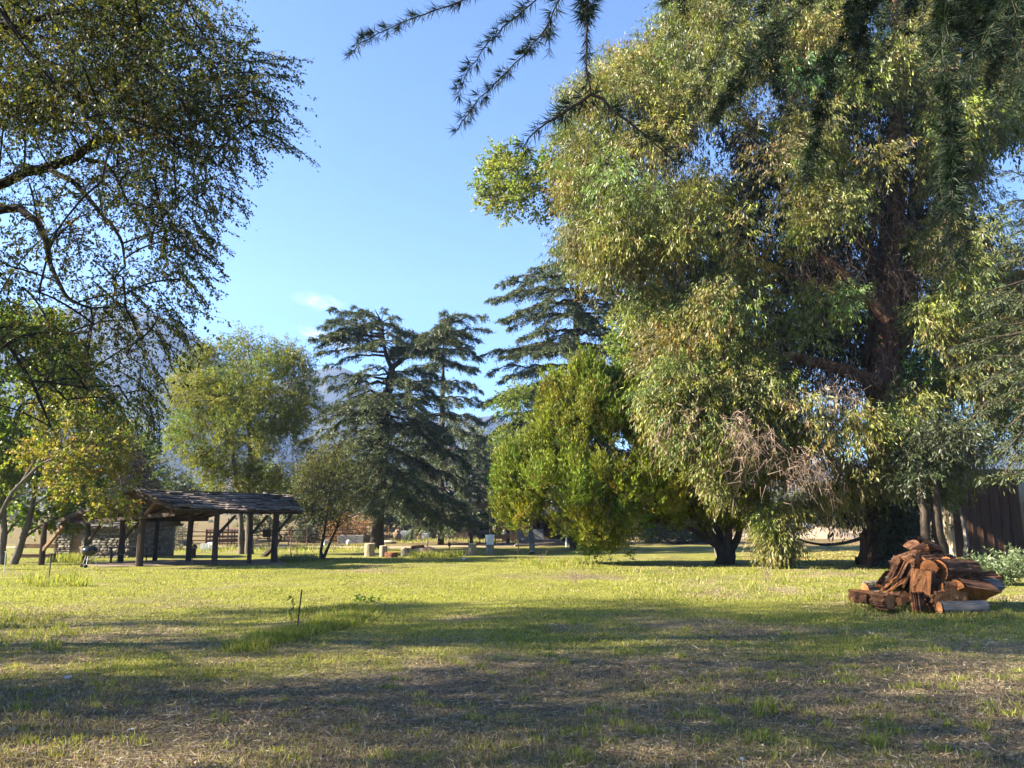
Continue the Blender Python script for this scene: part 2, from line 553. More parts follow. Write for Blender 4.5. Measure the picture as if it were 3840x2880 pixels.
M['stone'] = col_mat('field_stone', .9, .15, 9, .6, .45)
M['mortar'] = noisy('mortar', (.10, .085, .07), (.20, .17, .14), 12, bump=.5)
M['boulder'] = noisy('pale_rock', (.13, .11, .09), (.32, .28, .225), 5, bump=.8, c3=(.23, .195, .155))
M['tan_rock'] = noisy('tan_rock', (.14, .095, .062), (.28, .195, .125), 5, bump=.8)
M['blue_rock'] = noisy('grey_block', (.10, .105, .115), (.20, .205, .215), 7, bump=.5)
M['concrete'] = noisy('concrete', (.19, .18, .165), (.29, .275, .25), 8, bump=.3)
M['pale_bark'] = noisy('pale_stump_bark', (.06, .048, .035), (.26, .22, .155), 6, (1, 1, .35), .9, .9, c3=(.19, .155, .11))
M['stump_top'] = noisy('stump_top', (.42, .33, .22), (.60, .50, .36), 9, bump=.2)
M['cut'] = noisy('orange_cut_wood', (.10, .032, .012), (.34, .135, .045), 16, (1, 1, 1), .85, 1.0, c3=(.23, .08, .026), bdist=.03)
M['log_bark'] = bark('log_bark', (.022, .010, .007), (.23, .115, .066), 9, (.10, 1, 1), 1.0, .07)
M['grey_bark_log'] = bark('grey_log_bark', (.06, .052, .047), (.24, .21, .19), 6, (.15, 1, 1), 1.0, .04)
M['split'] = noisy('split_wood', (.09, .032, .014), (.40, .17, .065), 16, (.6, .6, .16), .9, 1.0, c3=(.24, .095, .036), bdist=.04)
M['black'] = noisy('black_enamel', (.012, .014, .016), (.018, .02, .022), 5, rough=.22, bump=0, spec=.6)
M['steel'] = noisy('galvanised_steel', (.5, .5, .5), (.62, .62, .62), 20, rough=.4, bump=0, metal=.6, spec=.5)
M['dark_steel'] = noisy('dark_steel', (.03, .028, .028), (.07, .055, .05), 20, rough=.6, bump=.1)
M['white'] = noisy('white_plastic', (.72, .72, .69), (.82, .82, .8), 4, rough=.45, bump=0, spec=.4)
M['rubber'] = noisy('rubber', (.02, .02, .02), (.04, .04, .04), 9, rough=.8, bump=0)
M['blue'] = noisy('blue_plastic', (.03, .06, .16), (.05, .09, .22), 6, rough=.4, bump=0, spec=.4)
M['hut_roof'] = col_mat('hut_shingle', .9, .15, 9, .5, .4)
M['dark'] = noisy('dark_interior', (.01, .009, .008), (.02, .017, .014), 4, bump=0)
M['glass'] = noisy('dark_window', (.02, .025, .03), (.03, .035, .04), 2, rough=.08, bump=0, spec=.7)
M['car_paint'] = noisy('white_car_paint', (.75, .76, .78), (.8, .8, .82), 3, rough=.25, bump=0, spec=.6)
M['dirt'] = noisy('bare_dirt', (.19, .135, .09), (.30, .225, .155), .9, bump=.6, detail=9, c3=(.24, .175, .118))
M['floor_soil'] = noisy('shade_toned_soil', (.13, .095, .07), (.23, .175, .125), 1.6, bump=.6, detail=8)  # soil colour lowered to stand in for shade on the shelter floor
M['bark_shade'] = bark('backlit_dark_bark', (.018, .016, .014), (.05, .042, .035))  # bark blackened to put the backlit look of the limbs into its colour
M['paper'] = noisy('white_paper', (.36, .38, .42), (.55, .57, .6), 9, rough=.6, bump=.2)

# ------------------------------------------------------------------ ground
def green_frac(x, y):
    p = np.stack([x, y, 0 * x], -1)
    n = .55 * fbm(p * .33 + 3, 4) + .45 * fbm(p * 1.1 + 40, 3)
    far = 1 / (1 + np.exp(-(y - 12.5) / 1.6))
    b = .33 + .33 * far
    b = b + .22 * np.exp(-((x - 2.2) / 1.5) ** 2 - ((y - 6.0) / 1.2) ** 2) + .18 * np.exp(-((x - 3.5) / 3) ** 2 - ((y - 11.2) / 1.3) ** 2)
    b = b - .25 * np.exp(-((x + 2.4) / 2.8) ** 2 - ((y - 6.8) / 2.0) ** 2)
    b = b + .10 * np.exp(-((x + 3.8) / 1.2) ** 2 - ((y - 9.0) / 1.0) ** 2)
    s = 1 / (1 + np.exp(-(n - 1 + b + .0) * 15))
    return np.clip(s, 0, 1)

def dry_field(x, y):
    return 1 / (1 + np.exp(-(y - 69 - 3 * np.sin(x * .1)) / 1.5))

def grad_axis(pieces):
    out = []
    for a, b, st in pieces: out += list(np.arange(a, b, st))
    out.append(pieces[-1][1])
    return np.array(out)
gx = grad_axis([(-1500, -300, 60), (-300, -80, 10), (-80, -30, 1.5), (-30, 30, .3), (30, 80, 1.5), (80, 300, 10), (300, 1500, 60)])
gy = grad_axis([(-160, -20, 10), (-20, 2, 1), (2, 30, .2), (30, 72, .5), (72, 130, 2), (130, 400, 15), (400, 1700, 60)])
X, Y = np.meshgrid(gx, gy)
Z = H(X, Y)
nx, ny = len(gx), len(gy)
gv = np.stack([X, Y, Z], -1).reshape(-1, 3)
ii = (np.arange(ny - 1)[:, None] * nx + np.arange(nx - 1)[None]).ravel()
gq = np.stack([ii, ii + 1, ii + nx + 1, ii + nx], 1)
gf = green_frac(gv[:, 0], gv[:, 1]); df = dry_field(gv[:, 0], gv[:, 1])
p3 = gv * np.array([1, 1, 0])
n2 = fbm(p3 * .9 + 9, 4)[:, None]; n3 = fbm(p3 * .25 + 70, 3)[:, None]
soil = np.array([.165, .125, .092]) * (.7 + .6 * n2); straw = np.array([.28, .22, .145]) * (.75 + .5 * n2)
dry = soil * (1 - np.clip((n3 - .35) * 3, 0, 1)) + straw * np.clip((n3 - .35) * 3, 0, 1)
grn = np.array([.185, .188, .036]) * (.7 + .6 * n2)
gc = dry * (1 - gf[:, None]) + grn * gf[:, None]
field = np.array([.165, .125, .058]) * (.75 + .5 * n3)
gc = gc * (1 - df[:, None]) + field * df[:, None]
mg, nt, b, out = new_mat('lawn_ground')
at = nd(nt, 'ShaderNodeAttribute', attribute_name='Col')
v = coords(nt)
na = nd(nt, 'ShaderNodeTexNoise', Scale=14.0, Detail=8, Roughness=.7); nt.links.new(v, na.inputs['Vector'])
nb_ = nd(nt, 'ShaderNodeTexNoise', Scale=1.3, Detail=6, Roughness=.6); nt.links.new(v, nb_.inputs['Vector'])
r1 = ramp(nt, na.outputs[0], [(.3, (.45, .43, .42)), (.55, (1, 1, 1)), (.75, (1.4, 1.35, 1.25))])
r2 = ramp(nt, nb_.outputs[0], [(.3, (.8, .8, .8)), (.7, (1.15, 1.12, 1.05))])
m1 = nd(nt, 'ShaderNodeMix', data_type='RGBA', blend_type='MULTIPLY'); m1.inputs[0].default_value = 1
m2 = nd(nt, 'ShaderNodeMix', data_type='RGBA', blend_type='MULTIPLY'); m2.inputs[0].default_value = 1
nt.links.new(at.outputs['Color'], m1.inputs[6]); nt.links.new(r1, m1.inputs[7])
nt.links.new(m1.outputs[2], m2.inputs[6]); nt.links.new(r2, m2.inputs[7])
nt.links.new(m2.outputs[2], b.inputs['Base Color']); b.inputs['Roughness'].default_value = .95
b.inputs['Specular IOR Level'].default_value = .1
bp = nd(nt, 'ShaderNodeBump', Strength=.8, Distance=.05); nt.links.new(na.outputs[0], bp.inputs['Height']); nt.links.new(bp.outputs[0], b.inputs['Normal'])
M['ground'] = mg
tag(mesh_quads('ground', gv, gq, mg, None, gc, smooth=True), kind='structure')

# dirt track across the far edge of the lawn
def strip(name, pts, w, mat, lift=.02, n=40, kind='structure', wob=.6):
    p = np.asarray(pts, float); t = np.linspace(0, 1, len(p)); tt = np.linspace(0, 1, n)
    c = np.stack([np.interp(tt, t, p[:, k]) for k in range(2)], 1)
    tn = nrm(np.gradient(c, axis=0)); s = np.stack([-tn[:, 1], tn[:, 0]], 1)
    rows = []
    for f in np.linspace(-1, 1, 9):
        e = w * (1 + wob * (fbm(np.stack([tt * 14 + (5 if f > 0 else 0), 0 * tt, 0 * tt], -1), 3) - .5))
        q = c + s * (f * e / 2)[:, None]
        rows.append(np.stack([q[:, 0], q[:, 1], H(q[:, 0], q[:, 1]) + lift * (1 - .9 * abs(f) ** 3)], 1))
    v = np.stack(rows, 1).reshape(-1, 3)
    i = (np.arange(n - 1)[:, None] * 9 + np.arange(8)[None]).ravel()
    return tag(mesh_quads(name, v, np.stack([i, i + 9, i + 10, i + 1], 1), mat, smooth=True), kind=kind)
tp = G(np.array([-200, 500, 1000, 1300, 1600, 1900, 2200, 2900]), np.array([2052, 2054, 2050, 2051, 2050, 2046, 2040, 2012]))
strip('dirt_track', tp[:, :2], 4.2, M['dirt'], .05)
tp2 = G(np.array([2740, 2900, 3060, 3200, 3350]), np.array([2010, 2006, 1998, 1996, 1996]))
strip('dirt_path', tp2[:, :2], 11.0, M['dirt'], .06)
# bare earth floor below the shelter roof
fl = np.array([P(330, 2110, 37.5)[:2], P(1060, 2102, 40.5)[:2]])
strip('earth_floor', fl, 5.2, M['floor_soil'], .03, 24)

# dirt bank beyond the trees
def mound(name, c, s, mat, n=28, m=14):
    a = np.linspace(0, 2 * math.pi, n, endpoint=False); r = np.linspace(0, 1, m)
    x = c[0] + s[0] * r[:, None] * np.cos(a); y = c[1] + s[1] * r[:, None] * np.sin(a)
    hgt = s[2] * np.cos(r[:, None] * math.pi / 2) ** 1.3 * (.75 + .5 * fbm(np.stack([x * .4, y * .4, 0 * x], -1), 3))
    v = np.stack([x, y, H(x, y) - .03 + hgt], -1).reshape(-1, 3)
    q = []
    for k in range(m - 1):
        for i in range(n):
            j = (i + 1) % n; q.append((k * n + i, (k + 1) * n + i, (k + 1) * n + j, k * n + j))
    return mesh_quads(name, v, np.array(q), mat, smooth=True)
mc = G(3130, 2020)
tag(mound('dirt_bank', mc + np.array([0, 1.5, 0]), (4.2, 2.5, 1.25), M['dirt']), kind='structure')

# ------------------------------------------------------------------ grass, straw, leaf litter (beyond counting)
LAWN_RGB = [((.215, .240, .046), 5), ((.300, .295, .075), 3.5), ((.135, .165, .038), 2), ((.36, .305, .14), 2.4)]
DRY_RGB = [((.31, .25, .15), 4), ((.24, .18, .11), 3), ((.38, .32, .22), 2), ((.17, .13, .10), 2), ((.16, .18, .05), 1.5)]
def lawn_points(n, y0=2100, y1=3000, x0=-640, x1=4560, pw=1.0):
    y1 = 3140; n = int(n * 1.3)
    px = rng.uniform(x0, x1, n); py = y0 + (y1 - y0) * rng.random(n) ** pw
    g = G(px, py)
    return g
def bare(g):
    """true where shelter floor or woodpile keep the grass away"""
    px, py = toPix(g)
    a = in_poly(px, py, [(380, 2135), (330, 2112), (620, 2088), (1090, 2080), (1080, 2112), (640, 2135)])
    return a
g = lawn_points(330000, 2092, 3000, pw=1.15)
g = g[~bare(g)]
gfr = green_frac(g[:, 0], g[:, 1])
keep = rng.random(len(g)) < .25 + .75 * gfr
g = g[keep]; gfr = gfr[keep]
d = g[:, 1]
N = len(g)
ax = nrm(rng.normal(size=(N, 3)) * .55 + np.array([0, 0, .9])); nr = rng.normal(size=(N, 3)) * np.array([1, 1, .2])
patch = fbm(g * np.array([.8, .8, 0]) + 5, 3)
hl = (.022 + .075 * np.clip(patch - .25, 0, 1) ** 1.2) * rng.uniform(.6, 1.5, N) * (1 + .012 * d)
wd = .0035 + .0008 * d
cg = pick(LAWN_RGB, N); cd = pick(DRY_RGB, N)
isg = rng.random(N) < gfr * .95 + .03
c = np.where(isg[:, None], cg, cd) * rng.uniform(.75, 1.25, (N, 1))
gvv = [leaf_quads(g - ax * .005, ax, nr, hl, wd * rng.uniform(.7, 1.3, N), .3)]; gcc = [np.repeat(c, 4, 0)]
# taller tufts: along the staked line, at the woodpile, in clumps on the lawn
def tufts(px, py, n, hgt, spr, pal, per=26):
    c0 = G(np.asarray(px, float), np.asarray(py, float))
    k = len(c0)
    c1 = np.repeat(c0, per, 0); N = len(c1)
    o = rng.normal(size=(N, 3)) * spr; o[:, 2] = 0
    c1 = c1 + o; c1[:, 2] = H(c1[:, 0], c1[:, 1])
    ax = nrm(rng.normal(size=(N, 3)) * .38 + np.array([0, 0, 1.0])); nr = rng.normal(size=(N, 3)) * np.array([1, 1, .2])
    gvv.append(leaf_quads(c1, ax, nr, hgt * rng.uniform(.4, 1.3, N), .005 + .0007 * c1[:, 1], .3))
    gcc.append(np.repeat(pick(pal, N) * rng.uniform(.75, 1.25, (N, 1)), 4, 0))
t = rng.random(170) ** .8
tufts(880 + 470 * t + rng.normal(size=170) * 25, 2440 - 125 * t + rng.normal(size=170) * 12, 0, .13, .06, LAWN_RGB, 40)
tufts(rng.uniform(1100, 1420, 60), 2330 - rng.uniform(0, 50, 60), 0, .13, .07, LAWN_RGB, 26)
tufts(rng.uniform(-80, 260, 70), rng.uniform(2290, 2440, 70), 0, .11, .06, LAWN_RGB + [((.3, .26, .14), 4)], 22)
tufts(rng.uniform(90, 330, 50), rng.uniform(2165, 2200, 50), 0, .22, .12, LAWN_RGB, 26)
tufts(rng.uniform(3180, 3800, 120), rng.uniform(2235, 2330, 120), 0, .13, .05, LAWN_RGB + [((.3, .25, .13), 4)], 24)
tufts(rng.uniform(2300, 3250, 150), rng.uniform(2130, 2260, 150), 0, .17, .10, LAWN_RGB + [((.38, .33, .2), 2)], 16)
tufts(rng.uniform(1540, 1720, 40), rng.uniform(2082, 2092, 40), 0, .38, .2, LAWN_RGB, 26)
tufts(rng.uniform(1950, 2250, 60), rng.uniform(2100, 2135, 60), 0, .22, .15, LAWN_RGB, 20)
tufts(rng.uniform(1060, 1180, 40), rng.uniform(2092, 2104, 40), 0, .3, .2, [((.17, .20, .10), 2), ((.22, .24, .13), 1)], 26)
tufts(rng.uniform(200, 320, 34), rng.uniform(2092, 2112, 34), 0, .38, .2, LAWN_RGB, 26)
tufts(rng.uniform(2000, 3840, 130), rng.uniform(2330, 2860, 130), 0, .075, .05, LAWN_RGB, 34)
tufts(rng.uniform(-50, 2000, 90), rng.uniform(2400, 2860, 90), 0, .07, .05, LAWN_RGB + [((.3, .26, .14), 4)], 30)
tufts(rng.uniform(2820, 3000, 10), rng.uniform(2640, 2700, 10), 0, .16, .02, LAWN_RGB, 14)
tufts(rng.uniform(1440, 2130, 90), rng.uniform(2024, 2038, 90), 0, .38, .35, LAWN_RGB + [((.4, .36, .2), 3)], 16)
tufts(rng.uniform(620, 1440, 120), rng.uniform(2048, 2072, 120), 0, .30, .4, LAWN_RGB + [((.4, .36, .2), 2)], 18)
gvv = np.concatenate(gvv); gcc = np.concatenate(gcc)
tag(mesh_quads('grass', gvv, np.arange(len(gvv)).reshape(-1, 4), M['grass'], None, gcc), kind='stuff')
# flattened dead straw
g = lawn_points(170000, 2140, 3000, pw=.85)
g = g[~bare(g)]
keep = rng.random(len(g)) < 1.05 - green_frac(g[:, 0], g[:, 1]); g = g[keep]
N = len(g); d = g[:, 1]
ax = nrm(rng.normal(size=(N, 3)) * np.array([1, 1, .16])); nr = rng.normal(size=(N, 3)) * .5 + np.array([0, 0, 1.])
c = pick([((.28, .215, .13), 4), ((.19, .145, .095), 4), ((.42, .36, .26), 1.6), ((.11, .08, .058), 4)], N) * rng.uniform(.75, 1.25, (N, 1))
sv = leaf_quads(g + np.array([0, 0, .008]), ax, nr, rng.uniform(.03, .11, N) * (1 + .02 * d), (.0030 + .0004 * d) * rng.uniform(.6, 1.6, N), .4)
tag(mesh_quads('dry_straw', sv, np.arange(len(sv)).reshape(-1, 4), M['straw'], None, np.repeat(c, 4, 0)), kind='stuff')
# fallen leaves, thickest under the gum tree
pxs = np.concatenate([3180 + 600 * rng.random(1500), rng.uniform(2780, 3900, 9000), rng.uniform(-100, 3900, 1700), rng.uniform(2300, 3900, 900)])
pys = np.concatenate([2235 + 90 * rng.random(1500), rng.uniform(2030, 2118, 9000), rng.uniform(2150, 2900, 1700), rng.uniform(2220, 2500, 900)])
g = G(pxs, pys); N = len(g); d = g[:, 1]
ax = nrm(rng.normal(size=(N, 3)) * np.array([1, 1, .3])); nr = rng.normal(size=(N, 3)) * .6 + np.array([0, 0, 1.])
c = pick([((.30, .13, .05), 3), ((.40, .27, .14), 4), ((.50, .40, .26), 3), ((.15, .08, .05), 2)], N) * rng.uniform(.7, 1.3, (N, 1))
far_ = np.clip(d / 30, .4, 2)
lv = leaf_quads(g + np.array([0, 0, .02]), ax, nr, rng.uniform(.04, .09, N) * far_, rng.uniform(.02, .04, N) * far_, .45)
tag(mesh_quads('leaf_litter', lv, np.arange(len(lv)).reshape(-1, 4), M['straw'], None, np.repeat(c, 4, 0)), kind='stuff')

# ------------------------------------------------------------------ mountains
def ridge(name, pts, d, depth, mat, seed, foot=2010, nx=150, ny=34, rough=.06):
    p = np.asarray(pts, float)
    px = np.linspace(p[0, 0], p[-1, 0], nx)
    py = np.interp(px, p[:, 0], p[:, 1])
    crest = P(px, py, d)
    xs = crest[:, 0]; hz = crest[:, 2] + 4
    V = []
    for k in range(ny):
        t = k / (ny - 1)                       # 0 at the foot, 1 at the crest
        yy = d - depth * (1 - t)
        q = np.stack([xs * .011, np.full(nx, yy * .011 + seed), 0 * xs], -1)
        n = 1 - np.abs(2 * fbm(q * .5, 5) - 1) * 2
        n2 = fbm(q * 2.2, 4) - .5
        sh = t ** 1.25
        h = hz * sh + hz * (rough * 3.2 * (n - .5) + rough * 1.6 * n2) * np.sin(math.pi * min(t, .999)) ** .8
        if t > .99: h = hz * (1 + .015 * n2)
        V.append(np.stack([xs, np.full(nx, yy), -4 + np.maximum(h, 0)], 1))
    back = V[-1] + np.array([0, depth * .8, 0]); back[:, 2] = -4
    V.append(back)
    v = np.concatenate(V); m = len(V)
    i = (np.arange(m - 1)[:, None] * nx + np.arange(nx - 1)[None]).ravel()
    return tag(mesh_quads(name, v, np.stack([i, i + 1, i + nx + 1, i + nx], 1), mat, smooth=True), kind='structure')
mm, nt, b, out = new_mat('chaparral_slope')
v = coords(nt)
na = nd(nt, 'ShaderNodeTexNoise', Scale=.03, Detail=9, Roughness=.68); nt.links.new(v, na.inputs['Vector'])
geo = nd(nt, 'ShaderNodeSeparateXYZ'); nt.links.new(v, geo.inputs[0])
mr = nd(nt, 'ShaderNodeMapRange'); mr.inputs[1].default_value = 8; mr.inputs[2].default_value = 85; nt.links.new(geo.outputs[2], mr.inputs[0])
brush = ramp(nt, na.outputs[0], [(.38, (.016, .022, .020)), (.62, (.055, .052, .042))])
tan = ramp(nt, na.outputs[0], [(.40, (.03, .035, .022)), (.52, (.24, .18, .12))])
mx = nd(nt, 'ShaderNodeMix', data_type='RGBA'); nt.links.new(mr.outputs[0], mx.inputs[0]); nt.links.new(tan, mx.inputs[6]); nt.links.new(brush, mx.inputs[7])
nt.links.new(mx.outputs[2], b.inputs['Base Color']); b.inputs['Roughness'].default_value = 1; b.inputs['Specular IOR Level'].default_value = 0
ridge('mountain', [(-700, 1500), (-300, 1210), (100, 1150), (400, 1165), (560, 1172), (640, 1200), (708, 1238), (788, 1306), (900, 1420), (1100, 1640), (1300, 1800), (1500, 1890)], 1350, 520, mm, 3.0)
ridge('far_mountain', [(700, 1560), (1000, 1460), (1150, 1398), (1200, 1380), (1280, 1377), (1330, 1398), (1450, 1500), (1560, 1550), (1700, 1570), (1840, 1560), (2000, 1600), (2400, 1700), (3000, 1760), (3900, 1640), (4500, 1600)], 1640, 260, mm, 8.0)

# ------------------------------------------------------------------ haze: the air of the valley
hz = MB(); hz.box((0, 780, 245), (3100, 1960, 522))
hm = bpy.data.materials.new('haze_air'); hm.use_nodes = True
nt = hm.node_tree
for n in list(nt.nodes):
    if n.type != 'OUTPUT_MATERIAL': nt.nodes.remove(n)
out = next(n for n in nt.nodes if n.type == 'OUTPUT_MATERIAL')
pv = nd(nt, 'ShaderNodeVolumePrincipled'); pv.inputs['Color'].default_value = (.40, .585, 1, 1); pv.inputs['Density'].default_value = HAZE_D; pv.inputs['Anisotropy'].default_value = .25
nt.links.new(pv.outputs[0], out.inputs['Volume'])
ho = tag(hz.build('haze', hm), kind='stuff')

# thin clouds far above the ridge
def cloud(pxc, pyc, dist, wpx, hpx, tilt, seed):
    c = P(pxc, pyc, dist); s = dist / FOC
    mb = MB(); v = []; f = []; n = 28; m = 16
    for k in range(m + 1):
        for i in range(n):
            t = math.pi * k / m; a = 2 * math.pi * i / n
            v.append((wpx * s / 2 * math.sin(t) * math.cos(a), 500 * math.sin(t) * math.sin(a), hpx * s / 2 * math.cos(t)))
    for k in range(m):
        for i in range(n):
            j = (i + 1) % n; f.append((k * n + i, (k + 1) * n + i, (k + 1) * n + j, k * n + j))
    mb.add(v, f)
    mt = bpy.data.materials.new('cloud_vapour'); mt.use_nodes = True; nt = mt.node_tree
    for q in list(nt.nodes):
        if q.type != 'OUTPUT_MATERIAL': nt.nodes.remove(q)
    out = next(q for q in nt.nodes if q.type == 'OUTPUT_MATERIAL')
    vs = nd(nt, 'ShaderNodeVolumePrincipled'); vs.inputs['Color'].default_value = (1, 1, 1, 1)
    tc = nd(nt, 'ShaderNodeTexCoord')
    mp = nd(nt, 'ShaderNodeMapping'); mp.inputs['Scale'].default_value = (2 / (wpx * s), 2 / 1000, 2 / (hpx * s)); nt.links.new(tc.outputs['Object'], mp.inputs[0])
    ln = nd(nt, 'ShaderNodeVectorMath', operation='LENGTH'); nt.links.new(mp.outputs[0], ln.inputs[0])
    mr = nd(nt, 'ShaderNodeMapRange'); mr.inputs[1].default_value = 1; mr.inputs[2].default_value = .3; nt.links.new(ln.outputs['Value'], mr.inputs[0])
    mp2 = nd(nt, 'ShaderNodeMapping'); mp2.inputs['Scale'].default_value = (2.2, 1, 1.6); mp2.inputs['Location'].default_value = (seed, 0, 0); nt.links.new(mp.outputs[0], mp2.inputs[0])
    no = nd(nt, 'ShaderNodeTexNoise', Scale=1.6, Detail=4); nt.links.new(mp2.outputs[0], no.inputs['Vector'])
    m3 = nd(nt, 'ShaderNodeMapRange'); m3.inputs[1].default_value = .4; m3.inputs[2].default_value = .75; nt.links.new(no.outputs[0], m3.inputs[0])
    mu = nd(nt, 'ShaderNodeMath', operation='MULTIPLY'); nt.links.new(mr.outputs[0], mu.inputs[0]); nt.links.new(m3.outputs[0], mu.inputs[1])
    m4 = nd(nt, 'ShaderNodeMath', operation='MULTIPLY'); nt.links.new(mu.outputs[0], m4.inputs[0]); m4.inputs[1].default_value = .0022
    nt.links.new(m4.outputs[0], vs.inputs['Density']); nt.links.new(vs.outputs[0], out.inputs['Volume'])
    o = mb.build('cloud', mt); o.location = c; o.rotation_euler = (0, tilt, 0)
    return tag(o, kind='structure')
cloud(1235, 1278, 9000, 300, 50, RAD(20), 1.0)
cloud(1195, 1132, 9000, 230, 32, RAD(5), 4.0)
# ================================================================== TREES
def gz(px, py): return G(px, py)
def stem(rows, d): return path_px(rows, d)

rng = np.random.default_rng(101)
# ---- fine-leaved tree reaching in from beside the camera
poly_el = [(-120, -160), (830, -160), (856, 0), (868, 120), (926, 139), (972, 127), (985, 190), (1134, 260), (1134, 318), (1036, 347), (1042, 428), (1100, 498), (1123, 584),
           (984, 637), (897, 613), (885, 694), (862, 810), (752, 868), (740, 960), (754, 1110), (724, 1238), (633, 1380), (603, 1533), (560, 1560), (480, 1590), (330, 1640), (150, 1660), (-120, 1660)]
hole = [(-120, 520), (300, 430), (520, 560), (470, 760), (560, 930), (420, 1030), (150, 1010), (-120, 960)]
def dens_el(x, y):
    r = np.where(in_poly(x, y, hole), .22, 1.0)
    r = np.where((y > 1250) & (x > 480), .6, r)
    return r * np.where(y < 480, 1.0, np.where(y < 1000, .75, .26))
C = crown(poly_el, 10.6, 2.3, 370, 1.6, .26, dens_el)
# the rest of the crown, outside the picture
o = rng.normal(size=(1400, 3)); o = nrm(o) * rng.random((1400, 1)) ** .5
off = np.array([-10.8, 8.2, 8.8]) + o * np.array([5.2, 5.6, 5.6])
px, py = toPix(off); off = off[(px < -140) & (off[:, 2] > 2.6)]
SUNGAPS = [(-4.4, -2.0, 5.5, 6.5), (-2.9, -1.6, 9.1, 9.8), (-6.4, -5.3, 9.0, 9.9)]
def open_to_sun(c):
    # boughs missing where the sun slips through to the grass
    k = np.ones(len(c), bool)
    if len(c):
        t = (c[:, 2] + .2) / math.tan(RAD(SUN_EL)); gx_ = c[:, 0] + t * math.cos(RAD(SUN_DEV)); gy_ = c[:, 1] + t * math.sin(RAD(SUN_DEV))
        for x0, x1, y0, y1 in SUNGAPS: k &= ~((gx_ > x0 - .7) & (gx_ < x1 + .7) & (gy_ > y0 - .4) & (gy_ < y1 + .4))
    return c[k]
off = open_to_sun(off)[:260]
PAL_EL = [((.044, .064, .026), 5), ((.070, .085, .026), 3), ((.18, .18, .032), 1.5), ((.095, .060, .030), 1.2)]  # dark greens carry the backlit look, the yellow green stands for sunlit leaves
tb = np.array([-10.6, 10.6, H(-10.6, 10.6)])
def px3(rows): return [tuple(P(a, b, d)) + (r,) for a, b, d, r in rows]
trunk_el = [[(tb[0], tb[1], tb[2] - .2, .34), (-10.5, 10.6, 1.8, .28), (-10.3, 10.6, 3.4, .24), (-10.2, 10.5, 6, .18), (-10.5, 10.2, 9, .12), (-10.8, 9.8, 12.5, .05)],
            [(-10.4, 10.6, 3.2, .17)] + px3([(-260, 800, 10.6, .13), (0, 694, 10.7, .105), (115, 642, 10.7, .10), (278, 596, 10.8, .092), (359, 530, 10.8, .085), (463, 512, 10.7, .075), (579, 463, 10.6, .062), (625, 425, 10.6, .05), (694, 408, 10.6, .04), (830, 400, 10.5, .02)]),
            px3([(191, 637, 10.7, .06), (278, 683, 10.5, .055), (324, 735, 10.4, .05), (370, 793, 10.3, .042), (417, 839, 10.2, .036), (457, 903, 10.2, .03), (470, 1000, 10.1, .018)]),
            px3([(312, 596, 10.8, .045), (400, 613, 10.9, .04), (440, 671, 11, .03), (480, 760, 11, .018)]),
            px3([(625, 440, 10.6, .035), (700, 520, 10.3, .026), (760, 620, 10.1, .014)]),
            [(-10.4, 10.6, 3.6, .15)] + px3([(-300, 840, 9.8, .11), (0, 787, 9.7, .08), (69, 781, 9.7, .075), (139, 828, 9.6, .07), (174, 903, 9.6, .06), (190, 1000, 9.6, .045), (250, 1120, 9.5, .035), (330, 1155, 9.5, .022), (470, 1150, 9.5, .012)]),
            [(-10.3, 10.5, 5.5, .13)] + px3([(-200, 150, 10, .1), (0, 98, 10, .085), (115, 81, 10, .075), (231, 40, 10, .06), (324, 0, 10, .05), (450, -90, 10, .03)]),
            [(-10.4, 10.4, 2.9, .12)] + px3([(-200, 1180, 11.2, .07), (30, 1290, 11.2, .045), (130, 1450, 11.1, .034), (190, 1600, 11.1, .02)]),
            px3([(30, 1290, 11.2, .03), (140, 1390, 11, .026), (250, 1500, 11, .016)])]
M['leaf_elm'] = leaf_mat('elm_leaf', .45, (1.2, 1.15, .5), .5, .25)
WISP = ([], [])
